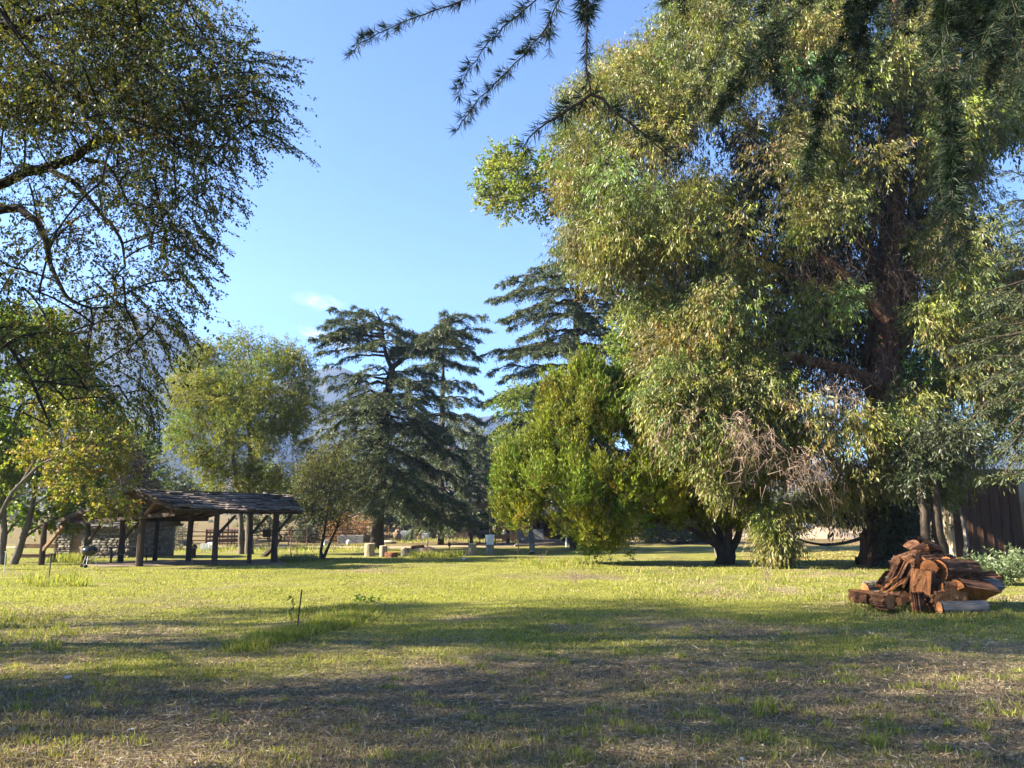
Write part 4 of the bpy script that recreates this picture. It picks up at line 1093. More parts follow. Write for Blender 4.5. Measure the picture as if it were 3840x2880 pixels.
gum = tree('gum_tree', 'giant gum tree with drooping grey green leaves and red brown trunk beside the woodpile', tr, C, Rgum, 56, 17, .21, .042, PAL_EU, M['bark_red'], M['leaf_eu'],
     sl=.8, spread=.42, droop=.55, flat=.95, twigs=5, r0=.06, off=.06, surf=.5, tw=.022, sprig_droop=1.0, jit=.35, tintv=.34)
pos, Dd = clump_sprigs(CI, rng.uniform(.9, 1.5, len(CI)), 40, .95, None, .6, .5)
v, c = sprigs(pos, Dd, np.full(len(pos), .8), 9, .30, .085, .5, 1.0, .8, [((.032, .040, .016), 5), ((.055, .062, .024), 3), ((.075, .042, .022), 1.5)], .3, .08)  # leaf colours darkened to put shade inside the crown
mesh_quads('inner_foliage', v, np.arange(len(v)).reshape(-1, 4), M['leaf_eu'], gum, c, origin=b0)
# dead hanging twigs of the gum tree
wb = WB()
def hang(px0, py0, px1, py1, k, Lm, dd):
    x = rng.uniform(px0, px1, k); y = rng.uniform(py0, py1, k)
    d = DE + dd + rng.uniform(-1.2, 1.0, k)
    a = P(x, y, d)
    dirs = nrm(rng.normal(size=(k, 3)) * np.array([1, 1, .3]) + np.array([.3, -.2, 0]))
    L = Lm * rng.uniform(.4, 1.3, k)
    p0 = a
    for s in range(6):
        t = (s + 1) / 6
        p1 = a + dirs * (L * t * .6)[:, None] + rng.normal(size=(k, 3)) * .07; p1[:, 2] -= L * t ** 1.5
        wb.ribbons(p0, p1, np.full(k, .034 * (1.15 - t)))
        # side twigs
        if s >= 1:
            e = p1 + nrm(rng.normal(size=(k, 3)) + np.array([0, 0, -1.0])) * (L * .28)[:, None]
            wb.ribbons(p1, e, np.full(k, .018))
        p0 = p1
hang(2690, 1500, 2820, 1600, 40, 1.5, -6.4)
hang(2800, 1560, 2900, 1640, 30, 1.9, -6.4)
hang(2940, 1640, 3080, 1730, 60, 1.4, -6.2)
hang(2480, 1480, 2600, 1580, 22, 1.2, -5.6)
hang(3060, 1370, 3220, 1480, 55, 1.5, -5.0)
hang(2900, 1240, 3330, 1440, 70, 1.3, -3.0)
hang(2440, 1480, 2600, 1600, 45, 1.5, -3)
hang(3250, 900, 3470, 1050, 60, 2.2, -1.6)
hang(3230, 620, 3500, 860, 60, 2.0, -1.6)
hang(3330, 1480, 3560, 1580, 60, 1.8, -2.0)
hang(2960, 840, 3230, 1020, 70, 1.5, -2.4)
for (ax_, ay_, bx_, by_, dd) in [(2860, 1510, 2780, 1680, -5), (2780, 1690, 2700, 1700, -5.2), (2860, 1510, 2830, 1600, -4.8), (2980, 1660, 2940, 1790, -5), (3030, 1620, 3040, 1790, -5), (2830, 1600, 2790, 1790, -5.1), (3580, 1450, 3480, 1530, -2), (3480, 1530, 3420, 1560, -2.1), (3480, 1450, 3550, 1590, -2)]:
    a = P(ax_, ay_, DE + dd); e = P(bx_, by_, DE + dd + .4); n = 8
    t = np.linspace(0, 1, n)[:, None]; c = a + (e - a) * t + rng.normal(size=(n, 3)) * .07
    wb.tube(c, np.linspace(.05, .014, n), 5)
v, q = wb.arrays()
mesh_quads('dead_twigs', v, q, M['twig'], gum, origin=b0)

rng = np.random.default_rng(110)
# ---- twin stemmed tree between the gum tree and the cabin
DT = 31.0
bx, by_ = P(3475, 1900, DT)[0], DT
C = crown([(3400, 1600), (3560, 1540), (3660, 1620), (3640, 1740), (3500, 1780), (3420, 1860), (3370, 1780)], DT, 1.8, 34, 1.4, .2)
tree('gum_sapling', 'twin stemmed young tree leaning in front of the cabin wall', [[(bx, DT, float(H(bx, DT)) - .2, .20)] + stem([(3470, 1980, .17), (3448, 1820, .13), (3420, 1700, .08)], DT), [(P(3535, 1900, DT)[0], DT + .2, float(H(P(3535, 1900, DT)[0], DT)) - .2, .22)] + stem([(3515, 1960, .2), (3498, 1800, .16), (3500, 1650, .1)], DT)],
     C, rng.uniform(.5, .9, 34), 26, 10, .20, .05, [((.045, .06, .03), 4), ((.075, .09, .04), 2), ((.13, .13, .08), 1)], M['bark_dark'], M['leaf_eu'], sl=.6, droop=.6, twigs=4, sprig_droop=.8)
# suckers at the foot of the gum tree
C = crown([(3330, 1900), (3440, 1850), (3480, 1960), (3490, 2110), (3390, 2125), (3330, 2080)], DE - 2.2, 1.0, 26, 1.2, .1)
tree('gum_shrub', 'dark leafy suckers crowding the foot of the gum tree', [[(P(3400, 2000, DE - 2.2)[0], DE - 2.2, float(H(P(3400, 2000, DE - 2.2)[0], DE - 2.2)) - .1, .08)] + stem([(3405, 2040, .06), (3400, 1950, .03)], DE - 2.2)],
     C, rng.uniform(.5, .8, 26), 30, 9, .18, .045, [((.035, .045, .022), 4), ((.06, .075, .035), 2)], M['bark_dark'], M['leaf_eu'], cat='shrub', sl=.5, droop=.5, twigs=3)

rng = np.random.default_rng(111)
# ---- cedar at the picture edge, its trunk out of view
DK = 27.0
bx = P(4350, 1500, DK)[0]
tr = [[(bx, DK, float(H(bx, DK)) - .3, .5)] + stem([(4340, 1900, .42), (4330, 1500, .36), (4320, 1000, .25), (4310, 500, .12), (4310, 100, .04)], DK)]
br = []
for t in [(4335, 1200, 3590, 1300, -1), (4335, 1250, 3560, 1380, 1), (4335, 1180, 3640, 1240, 2.5), (4335, 1300, 3640, 1450, -2), (4340, 1400, 3600, 1580, -1.5), (4340, 1430, 3650, 1620, 1), (4340, 1500, 3690, 1790, -2), (4340, 1480, 3740, 1700, -3), (4340, 1520, 3790, 1780, -2.5), (4330, 900, 3740, 940, 0), (4330, 850, 3700, 1010, 1.5), (4330, 950, 3660, 1100, 1), (4330, 880, 3800, 880, -2), (4335, 1100, 3640, 1150, 0), (4335, 1080, 3720, 1120, -2), (4330, 750, 3780, 760, 0), (4320, 500, 3830, 560, 0), (4335, 1350, 3700, 1500, 3), (4335, 1350, 3740, 1420, -3), (4340, 1560, 3820, 1720, -3.5), (4330, 650, 3790, 640, -2)]:
    br.append(pxb(*t, DK, .8))
for k in range(26):
    a = rng.uniform(-1.3, 1.3); py = rng.uniform(300, 1500)
    br.append(pxb(4330, py, 4330 + 600 * math.cos(a), py + rng.uniform(20, 200), math.sin(a) * 5, DK, .8))
cedar('cedar_tree', 'dark cedar boughs reaching in over the cabin from a trunk out of view', tr, br, M['bark_dark'], M['needle'], [((.060, .080, .036), 5), ((.12, .125, .045), 2), ((.036, .05, .03), 3)], (.16, .035), 1.5, arch=.05, spray=.40)

rng = np.random.default_rng(112)
# ---- background trees and bushes
def bgtree(name, label, px, pyb, poly, dd, k, pal, L=.28, W=.16, per=30, trunk=.16, rc=(1.0, 1.7), m=10, cat='tree', lm='leaf_dull', group=None, droop=.3):
    b = gz(px, pyb); d = b[1] + dd; b = np.array([P(px, pyb, d)[0], d, float(H(P(px, pyb, d)[0], d))])
    c = crown(poly, d, max(1.2, .45 * (max(q[0] for q in poly) - min(q[0] for q in poly)) * d / FOC), k, 2.0, .2)
    top = min(q[1] for q in poly)
    return tree(name, label, [[tuple(b - [0, 0, .2]) + (trunk,)] + stem([(px, pyb - 40, trunk * .8), (px + 4, .5 * (pyb + top), trunk * .55), (px, top + 30, .03)], d)], c, rng.uniform(*rc, len(c)), per, m, L, W, pal, M['bark_grey'], M[lm], sl=.8, droop=droop, twigs=3, cat=cat, tw=.03, group=group, off=.08)
PB1 = [((.085, .10, .045), 4), ((.13, .14, .06), 3), ((.06, .075, .04), 2)]
PB2 = [((.12, .14, .05), 4), ((.18, .18, .07), 3), ((.08, .10, .04), 2)]
PB3 = [((.05, .065, .04), 4), ((.085, .095, .055), 3)]
bgtree('olive_tree', 'dusky olive bush behind the ridge of the shelter roof', 650, 2050, [(585, 1830), (620, 1785), (670, 1780), (720, 1830), (740, 1900), (590, 1900)], 12, 20, PB3)
bgtree('elm_tree', 'pale green tree beyond the rail fence behind the feathery tree', 1010, 2036, [(900, 1990), (880, 1900), (920, 1800), (1010, 1740), (1090, 1780), (1120, 1900), (1100, 1985)], 8, 40, PB2)
bgtree('elm_tree', 'dusty green tree beyond the rail fence behind the slender tree', 1165, 2030, [(1080, 1960), (1080, 1840), (1150, 1740), (1230, 1770), (1290, 1880), (1270, 1960)], 10, 40, PB1)
bgtree('elm_tree', 'pale tree in the gap behind the trunk of the forked cedar', 1370, 2026, [(1270, 1960), (1290, 1820), (1350, 1700), (1440, 1720), (1500, 1850), (1490, 1960)], 14, 40, PB2)
bgtree('elm_tree', 'dull green tree behind the weathered barn roof', 1600, 2015, [(1470, 1960), (1500, 1780), (1600, 1680), (1720, 1700), (1780, 1850), (1770, 1960)], 12, 46, PB1)
bgtree('elm_tree', 'pale green crown showing between two cedars', 1790, 2010, [(1700, 1900), (1720, 1700), (1780, 1600), (1860, 1620), (1900, 1800), (1880, 1940)], 14, 40, PB2)
bgtree('elm_tree', 'grey green tree far off behind the stone hut', 330, 2040, [(180, 1960), (200, 1850), (300, 1800), (400, 1830), (440, 1960)], 25, 36, PB1)
bgtree('elm_tree', 'grey green tree far off beyond the wooden bench', 60, 2020, [(-80, 1960), (-60, 1860), (40, 1820), (140, 1880), (160, 1962)], 60, 36, PB1)
for i, (px, poly, lb) in enumerate([(2520, [(2420, 2010), (2430, 1930), (2500, 1900), (2590, 1930), (2600, 2010)], 'hazy bush far off behind the juniper crown'),
                  (2660, [(2590, 2000), (2600, 1900), (2660, 1860), (2730, 1900), (2740, 2000)], 'hazy bush far off between the juniper stems'),
                  (2850, [(2770, 1960), (2780, 1840), (2850, 1800), (2930, 1840), (2940, 1955)], 'hazy tree far off beside the white car'),
                  (3060, [(2990, 1945), (2990, 1840), (3060, 1790), (3150, 1830), (3150, 1960)], 'hazy tree far off behind the dirt bank'),
                  (3210, [(3130, 1985), (3130, 1850), (3200, 1800), (3280, 1840), (3290, 1990)], 'hazy tree far off behind the gum tree trunk')]):
    bgtree('elm_tree', lb, px, 1995, poly, 35, 34, PB2 if i % 2 else PB1, .3, .18)
bgtree('shrub', 'russet dry bush behind the rail fence near the cedar trunk', 1310, 2034, [(1230, 2030), (1225, 1975), (1290, 1945), (1370, 1955), (1395, 2030)], 2, 26, [((.26, .14, .055), 4), ((.34, .22, .10), 3), ((.17, .09, .04), 2)], .26, .06, 34, .05, (.6, .9), cat='shrub')
bgtree('shrub', 'broad dark shrub added for shade behind the juniper stems', 2560, 2042, [(2400, 2040), (2420, 1940), (2520, 1900), (2640, 1930), (2700, 1985), (2690, 2038)], 4, 60, PB3, .22, .09, 40, .06, (.6, 1.0), cat='shrub')  # dark shrub added so the ground below the juniper reads as shaded
bgtree('shrub', 'dark round bush behind the rail fence', 1150, 2038, [(1125, 2036), (1125, 1995), (1150, 1978), (1180, 1995), (1182, 2036)], 2, 12, PB3, .2, .08, 34, .05, (.5, .7), cat='shrub')
bgtree('shrub', 'leafless looking grey bush beside the corner of the stone hut', 655, 2066, [(600, 2060), (610, 1960), (650, 1930), (690, 1960), (690, 2050)], 3, 18, [((.12, .12, .09), 3), ((.2, .19, .15), 2)], .2, .04, 20, .05, (.5, .8), cat='shrub')
for (tx, tw_, top, lb, dd) in [(1560, 150, 1700, 'dark conifer at the near end behind the barn', 100), (1790, 170, 1600, 'dark conifer over the barn doorway', 101), (1960, 180, 1560, 'dark conifer behind the lean-to roof', 98), (2110, 180, 1600, 'dark conifer behind the juniper and lean-to', 96)]:
    bx = P(tx, 1900, dd)[0]; z0 = float(H(bx, dd)); br = []
    for py in range(top + 30, 1985, 26):
        f = (py - top) / (1985 - top)
        for k in range(6):
            a = k * 1.047 + rng.uniform(-.4, .4); ex = tw_ * (.25 + .75 * f)
            br.append(pxb(tx, py, tx + math.cos(a) * ex, py + rng.uniform(15, 60), math.sin(a) * ex * dd / FOC, dd, .9))
    cedar('cedar_tree', lb, [[(bx, dd, z0 - .2, .35), (bx, dd, z0 + 3, .25), tuple(P(tx, top, dd)) + (.04,)]], br, M['bark_dark'], M['needle'], PAL_CED, (.42, .12), .7)
# a far-off belt of trees that reads as one mass
N = 1500
x = rng.uniform(-330, 330, N); y = 330 + rng.uniform(0, 70, N) + .1 * np.abs(x)
c = np.stack([x, y, H(x, y) + rng.uniform(.5, 1, N) ** 2 * (5 + 9 * vnoise(np.stack([x * .05, y * .02, 0 * x], -1)))], -1)
pos, Dd = clump_sprigs(c, rng.uniform(1.5, 3.0, N), 10)
v, cc = sprigs(pos, Dd, np.full(len(pos), 1.5), 5, 1.1, .7, .8, .2, .8, PB1, .25, .2)
tag(mesh_quads('far_woods', v, np.arange(len(v)).reshape(-1, 4), M['leaf_dull'], None, cc), kind='stuff')

rng = np.random.default_rng(113)
# ---- low plants near the woodpile
def weed(name, label, px, py, h, k, L, W, pal, cat='weed', wood='twig', spread=.25, mat='leaf_dull', m=9, stemr=.006, leafy=True):
    b = gz(px, py); root = thing(name, label, cat, b)
    wb = WB(); V = []; Cc = []
    for i in range(k):
        a = rng.uniform(0, 6.28); hh = h * rng.uniform(.55, 1.1); o = np.array([math.cos(a), math.sin(a), 0]) * spread * hh * rng.uniform(.2, 1.4)
        st = np.array([math.cos(a), math.sin(a), 0]) * rng.uniform(0, spread * .5)
        t = np.linspace(0, 1, 6)[:, None]
        cu = st + o * t ** 1.4 + np.array([0, 0, hh]) * t + rng.normal(size=(6, 3)) * .012
        wb.tube(cu, np.linspace(stemr, stemr * .4, 6), 5)
        if leafy:
            n = max(4, int(m * hh / h)); tt = rng.uniform(.15, 1, n)
            pb = np.stack([np.interp(tt, t[:, 0], cu[:, j]) for j in range(3)], 1)
            axx = nrm(rng.normal(size=(n, 3)) + np.array([0, 0, .5]))
            V.append(leaf_quads(pb, axx, rng.normal(size=(n, 3)) + np.array([0, 0, .8]), L * rng.uniform(.6, 1.3, n), W * rng.uniform(.7, 1.3, n)))
            Cc.append(np.repeat(pick(pal, n) * rng.uniform(.8, 1.2, (n, 1)), 4, 0))
        else:
            n = 4; tt = rng.uniform(.3, .8, n)
            pb = np.stack([np.interp(tt, t[:, 0], cu[:, j]) for j in range(3)], 1)
            wb.ribbons(pb, pb + nrm(rng.normal(size=(n, 3)) * .6 + np.array([0, 0, 1.])) * hh * .3, np.full(n, stemr * 1.2))
    v, q = wb.arrays(); mesh_quads('stem', v, q, M[wood], root)
    if V:
        v = np.concatenate(V); mesh_quads('leaves', v, np.arange(len(v)).reshape(-1, 4), M[mat], root, np.concatenate(Cc))
    return root
M['green_stem'] = noisy('green_stem', (.07, .09, .03), (.12, .14, .05), 9, bump=0)
SAGE = [((.14, .18, .085), 4), ((.23, .26, .16), 3), ((.08, .12, .05), 3)]
weed('leafy_weed', 'leafy green weed growing up in front of the split logs', 3395, 2283, .62, 26, .12, .035, [((.12, .16, .06), 4), ((.2, .23, .12), 2), ((.3, .3, .2), 1)], 'weed', 'green_stem', .35, 'leaf', 16)
weed('dry_weed', 'bare reddish dry weed standing before the orange cut log', 3492, 2278, .58, 16, 0, 0, None, 'weed', 'twig', .34, leafy=False, stemr=.005)
weed('tall_weed', 'tall single leafy weed stalk beside the thin metal stake', 1093, 2352, .82, 1, .075, .03, [((.10, .13, .03), 3), ((.16, .17, .05), 1)], 'weed', 'green_stem', .05, 'leaf', 46)
weed('small_weed', 'small broad leaved weed at the edge of the lawn shadow', 1378, 2258, .16, 12, .10, .05, [((.08, .13, .02), 3)], 'weed', 'green_stem', .7, 'leaf', 8)
weed('sage_bush', 'pale silvery leaved bush spreading behind the bark log', 3765, 2195, .85, 80, .15, .045, SAGE, 'shrub', 'green_stem', .75, 'leaf_dull', 26)
weed('sage_bush', 'low silvery bush at the end of the woodpile', 3860, 2170, .9, 80, .15, .045, SAGE, 'shrub', 'green_stem', .8, 'leaf_dull', 26)
weed('reed_clump', 'tuft of pale upright stalks behind the woodpile', 3690, 2130, .85, 26, .30, .012, [((.38, .37, .2), 3), ((.22, .28, .1), 2)], 'weed', 'twig', .4, 'leaf_dull', 5)
for (a, b_, lb) in [(2030, 2110, 'tuft of tall dry grass standing on the lawn before the juniper'), (2160, 2190, 'bent dry stalks on the lawn below the juniper crown'), (2880, 2180, 'wispy dry stalks on the sunlit lawn before the gum tree')]:
    weed('dry_grass_tuft', lb, a, b_, .55, 9, 0, 0, None, 'grass tuft', 'twig', .3, leafy=False, stemr=.007)

rng = np.random.default_rng(114)
# ---- cedar boughs hanging close overhead
root = thing('cedar_tree', 'cedar overhead whose long needled boughs hang across the top of the view', 'tree', (4.6, -1.6, float(H(4.6, -1.6))))
rb = np.array(root.location)
wb = WB()
wb.tube(np.array([(4.6, -1.6, -.2), (4.6, -1.5, 2), (4.5, -1.4, 5), (4.5, -1.4, 9), (4.4, -1.5, 14)]), [.42, .36, .30, .2, .06], 14, .06)
def smooth_path(pts, n=60):
    p = np.array(pts, float); t = np.linspace(0, 1, len(p)); tt = np.linspace(0, 1, n)
    c = np.stack([np.interp(tt, t, p[:, k]) for k in range(3)], 1)
    for _ in range(30): c[1:-1] = (c[:-2] + 2 * c[1:-1] + c[2:]) / 4
    return c
L1 = smooth_path([(4.45, -1.4, 5.6), (4.2, .2, 5.2), (3.6, 1.6, 4.5), (2.6, 2.35, 4.0), (1.3, 2.55, 3.75), (.2, 2.5, 3.65), (-.35, 2.35, 3.55)])
L2 = smooth_path([(4.45, -1.3, 5.0), (4.0, .2, 4.6), (3.0, 1.4, 4.0), (1.7, 1.8, 3.55), (.6, 1.8, 3.3), (.2, 1.75, 3.2)])
LIMBS = np.concatenate([L1, L2])
wb.tube(L1, np.linspace(.055, .006, 60), 9, .06); wb.tube(L2, np.linspace(.045, .006, 60), 9, .06)
v, q = wb.arrays(); mesh_quads('trunk', v, q, M['bark_dark'], root, smooth=True, origin=rb)
PAL_NEED = [((.022, .042, .022), 5), ((.040, .062, .028), 2.5), ((.015, .027, .017), 3)]  # needles darkened to carry the shade the boughs hang in
def bough(pts, feed=True, r=.0042, nl=.044, step=.019, per=24, tip=.35, wid=.0020, side=0, sidelen=.25, bark_r=None):
    """pts: (px, py, depth) rows from the thick end to the tip"""
    p = np.array([P(a, b, d) for a, b, d in pts])
    if feed:      # spring from the nearest of the two overhead limbs
        q = LIMBS[np.argmin(np.linalg.norm(LIMBS - (p[0] + np.array([.22, .0, .30])), axis=1))]
        p = np.concatenate([[q, q * .45 + p[0] * .55 + np.array([.03, 0, .10])], p])
    seg = np.concatenate([[0], np.cumsum(np.linalg.norm(np.diff(p, axis=0), axis=1))]); Lt = seg[-1]
    n = max(8, int(Lt / .03)); s = np.linspace(0, Lt, n)
    cur = np.stack([np.interp(s, seg, p[:, k]) for k in range(3)], 1)
    for _ in range(2): cur[1:-1] = (cur[:-2] + cur[1:-1] * 2 + cur[2:]) / 4
    cur[1:-1] += rng.normal(size=(n - 2, 3)) * .002
    wb = WB(); wb.tube(cur, np.linspace(r, r * .3, n), 6, .12)
    curves = [(cur, r)]
    for _ in range(side):
        k = rng.integers(int(n * .15), int(n * .8)); a = cur[k]
        tg = nrm(cur[min(k + 1, n - 1)] - cur[k - 1])
        dr = nrm(tg * .8 + rng.normal(size=3) * .6 + np.array([0, 0, -.35])); L = sidelen * rng.uniform(.5, 1.2)
        t = np.linspace(0, 1, max(5, int(L / .03)))[:, None]
        c = a + dr * L * t + np.array([0, 0, -.25 * L]) * t ** 2
        wb.tube(c, np.linspace(r * .6, r * .25, len(c)), 5); curves.append((c, r * .5))
    V = []; Cc = []
    for c, rr in curves:
        L = np.linalg.norm(np.diff(c, axis=0), axis=1).sum()
        ns = max(3, int(L / step))
        f = np.sort(rng.random(ns)); x = f * (len(c) - 1); i = np.minimum(x.astype(int), len(c) - 2); fr = (x - i)[:, None]
        q0 = c[i] * (1 - fr) + c[i + 1] * fr; tg = nrm(c[i + 1] - c[i])
        # short shoots: rosettes of needles on the older wood, single needles near the tip
        so = nrm(np.cross(tg, rng.normal(size=(ns, 3)))) 
        ros = q0 + so * (rr + .004)
        k = per
        base = np.repeat(ros, k, 0); axis0 = np.repeat(nrm(so * .9 + tg * .55), k, 0)
        ax = nrm(axis0 + rng.normal(size=base.shape) * .62)
        ln = nl * rng.uniform(.65, 1.2, len(base)) * np.repeat(np.where(f > 1 - tip, .8, 1.0), k)
        V.append(leaf_quads(base, ax, rng.normal(size=base.shape), ln, np.full(len(base), wid), .35))
        Cc.append(np.repeat(pick(PAL_NEED, len(base)) * rng.uniform(.7, 1.3, (len(base), 1)), 4, 0))
        nt_ = int(L * 520); f2 = rng.random(nt_) ** .7; x = f2 * (len(c) - 1); i = np.minimum(x.astype(int), len(c) - 2); fr = (x - i)[:, None]
        q1 = c[i] * (1 - fr) + c[i + 1] * fr; tg = nrm(c[i + 1] - c[i])
        ax = nrm(nrm(np.cross(tg, rng.normal(size=(nt_, 3)))) + tg * .8)
        V.append(leaf_quads(q1, ax, rng.normal(size=(nt_, 3)), nl * .8 * rng.uniform(.6, 1.2, nt_), np.full(nt_, wid), .35))
        Cc.append(np.repeat(pick(PAL_NEED, nt_) * rng.uniform(.7, 1.3, (nt_, 1)), 4, 0))
    v, q = wb.arrays(); o = mesh_quads('bough', v, q, M['bark_dark'], root, smooth=True, origin=rb)
    v = np.concatenate(V); mesh_quads('needles', v, np.arange(len(v)).reshape(-1, 4), M['needle'], o, np.concatenate(Cc), origin=rb)
bough([(1830, -60, 2.3), (1750, 0, 2.3), (1580, 57, 2.3), (1472, 101, 2.25), (1365, 152, 2.25), (1308, 209, 2.2)])
bough([(2080, -70, 2.1), (2017, 0, 2.1), (1896, 89, 2.1), (1808, 184, 2.1), (1744, 285, 2.1), (1713, 355, 2.1)])
bough([(2130, -70, 2.2), (2099, 0, 2.2), (2048, 108, 2.2), (1985, 184, 2.2), (1896, 272, 2.2), (1814, 354, 2.2), (1757, 418, 2.2), (1719, 487, 2.2)], side=1, sidelen=.08)
bough([(2210, -60, 1.75), (2200, 38, 1.75), (2197, 190, 1.75), (2200, 304, 1.75), (2216, 354, 1.75)], r=.007, nl=.04, step=.04, per=26, wid=.0021)
bough([(2216, 354, 1.75), (2160, 405, 1.75), (2086, 437, 1.75), (1991, 494, 1.75), (1960, 560, 1.75)], feed=False, nl=.045, step=.012, per=20, wid=.0021)
bough([(2216, 354, 1.75), (2276, 392, 1.75), (2371, 468, 1.75), (2466, 544, 1.75), (2540, 620, 1.75)], feed=False, nl=.045, step=.02, per=20, wid=.0024)
bough([(2200, -60, 1.6), (2195, 0, 1.6), (2200, 60, 1.6)], nl=.05, step=.006, per=22, wid=.0026)
bough([(2790, -70, 2.2), (2763, 0, 2.2), (2716, 127, 2.2), (2658, 278, 2.2), (2589, 417, 2.2)], step=.03, nl=.045, wid=.0021)
bough([(3110, -80, 2.4), (3052, 0, 2.4), (2930, 87, 2.4), (2872, 174, 2.4), (2809, 266, 2.4), (2705, 405, 2.4), (2676, 463, 2.4)], step=.014, nl=.048, side=5, sidelen=.22, wid=.0024)
bough([(3230, -60, 2.6), (3208, 58, 2.6), (3168, 145, 2.6), (3115, 289, 2.6), (3063, 463, 2.6), (3040, 560, 2.6), (3030, 680, 2.6)], step=.014, nl=.048, side=6, sidelen=.24, wid=.0024)
bough([(3420, -40, 2.7), (3364, 121, 2.7), (3300, 203, 2.7), (3197, 289, 2.7)], step=.02, side=3)
bough([(3544, -60, 2.3), (3532, 220, 2.3), (3567, 336, 2.3), (3578, 492, 2.3), (3567, 636, 2.3), (3578, 810, 2.3), (3613, 955, 2.3)], step=.010, nl=.05, side=12, sidelen=.14, wid=.0021)
bough([(3540, 300, 2.35), (3545, 500, 2.35), (3520, 700, 2.35), (3560, 900, 2.35), (3590, 1000, 2.35)], step=.018, nl=.05, side=3, sidelen=.14)
bough([(3700, -60, 2.5), (3671, 127, 2.5), (3602, 347, 2.5), (3555, 520, 2.5), (3515, 694, 2.5)], step=.014, nl=.045, side=5, sidelen=.2)
bough([(3775, -60, 2.2), (3798, 145, 2.2), (3840, 289, 2.2), (3870, 420, 2.2)], step=.012, nl=.045, side=5)
bough([(3990, 800, 2.1), (3900, 830, 2.1), (3833, 839, 2.1), (3800, 850, 2.1)], step=.010, nl=.045, side=2, sidelen=.12)
for (x0, y0, x1, y1, d_) in [(3300, -80, 3180, 60, 2.5), (3430, -80, 3400, 120, 2.6), (3600, -80, 3640, 170, 2.7), (3660, -80, 3760, 200, 2.8), (3840, -60, 3700, 330, 2.7), (3900, -60, 3820, 400, 2.9), (2900, -90, 2850, 60, 2.5), (2560, -90, 2480, 20, 2.6), (3860, 100, 3730, 420, 3.0), (3470, -80, 3480, 260, 2.9), (3320, -80, 3290, 120, 3.0), (3760, -80, 3720, 120, 2.4)]:
    xm, ym = (x0 + x1) / 2 + rng.uniform(-40, 40), (y0 + y1) / 2
    bough([(x0, y0, d_), (xm, ym, d_), (x1, y1, d_)], step=.015, nl=.048, side=4, sidelen=.2, wid=.0024)
# upper crown of the same cedar, above the picture
Vv = []; Cc = []
cc_ = nrm(rng.normal(size=(150, 3))) * rng.random((150, 1)) ** .4 * np.array([4.5, 4.0, 4.5]) + np.array([4.2, -1.8, 9.0])
cc_ = cc_[cc_[:, 2] - CZ > .95 * np.maximum(cc_[:, 1], 0) + 1.4]
pos, Dd = clump_sprigs(cc_, rng.uniform(.4, .8, len(cc_)), 22, .4)
v, c = sprigs(pos, Dd, np.full(len(pos), .35), 14, .11, .02, .6, .2, .8, PAL_NEED, .25, .05)
mesh_quads('crown', v, np.arange(len(v)).reshape(-1, 4), M['needle'], root, c, origin=rb)
rng = np.random.default_rng(77)
# ================================================================== BUILT THINGS
def part(mb, name, mat, root, origin=None, **k):
    o0 = np.asarray(root.location if origin is None else origin, float)
    mb.v = [tuple(np.asarray(p) - o0) for p in mb.v]
    return mb.build(name, mat, root, **k)

def shingles(A, B, C_, D_, rows, cols, mat, name, root, base=(.12, .11, .11), lift=.03, th=.05, over=1.45, jit=.03):
    """A-B lower edge, D-C upper edge; courses of shakes, each a thin tilted block"""
    A, B, C_, D_ = [np.asarray(p, float) for p in (A, B, C_, D_)]
    nrm_ = np.cross(B - A, D_ - A); nrm_ /= np.linalg.norm(nrm_)
    if nrm_[2] < 0: nrm_ = -nrm_
    mb = MB(); cols_ = []
    for r in range(rows):
        v0 = r / rows; v1 = min(1.0, (r + over) / rows)
        u = 0.0
        while u < 1:
            w = rng.uniform(.6, 1.5) / cols; u1 = min(1, u + w)
            def pt(uu, vv): return (A * (1 - uu) + B * uu) * (1 - vv) + (D_ * (1 - uu) + C_ * uu) * vv
            j = rng.uniform(-.28, .12) / rows
            e = rng.normal() * jit
            lo = v0 + j
            P0, P1, P2, P3 = pt(u, lo), pt(u1 - .02 / cols, lo), pt(u1 - .02 / cols, v1), pt(u, v1)
            up0 = nrm_ * (lift + th + abs(e) + r * .0005); up1 = nrm_ * (lift * .2 + r * .0005)
            q = [P0 + up0 - nrm_ * th, P1 + up0 - nrm_ * th, P2 + up1, P3 + up1, P0 + up0, P1 + up0 + nrm_ * e, P2 + up1 + nrm_ * .006, P3 + up1 + nrm_ * .006]
            mb.add(q, [(0, 3, 2, 1), (4, 5, 6, 7), (0, 1, 5, 4), (1, 2, 6, 5), (2, 3, 7, 6), (3, 0, 4, 7)])
            c = np.array(base) * rng.uniform(.55, 1.6) * np.array([1, rng.uniform(.95, 1.02), rng.uniform(.9, 1.04)])
            cols_ += [c] * 8
            u = u1
    # deck below
    mb.add([A - nrm_ * .03, B - nrm_ * .03, C_ - nrm_ * .03, D_ - nrm_ * .03, A, B, C_, D_], [(0, 3, 2, 1), (4, 5, 6, 7), (0, 1, 5, 4), (1, 2, 6, 5), (2, 3, 7, 6), (3, 0, 4, 7)])
    cols_ += [np.array([.12, .085, .06])] * 8
    return part(mb, name, mat, root, col=np.array(cols_))

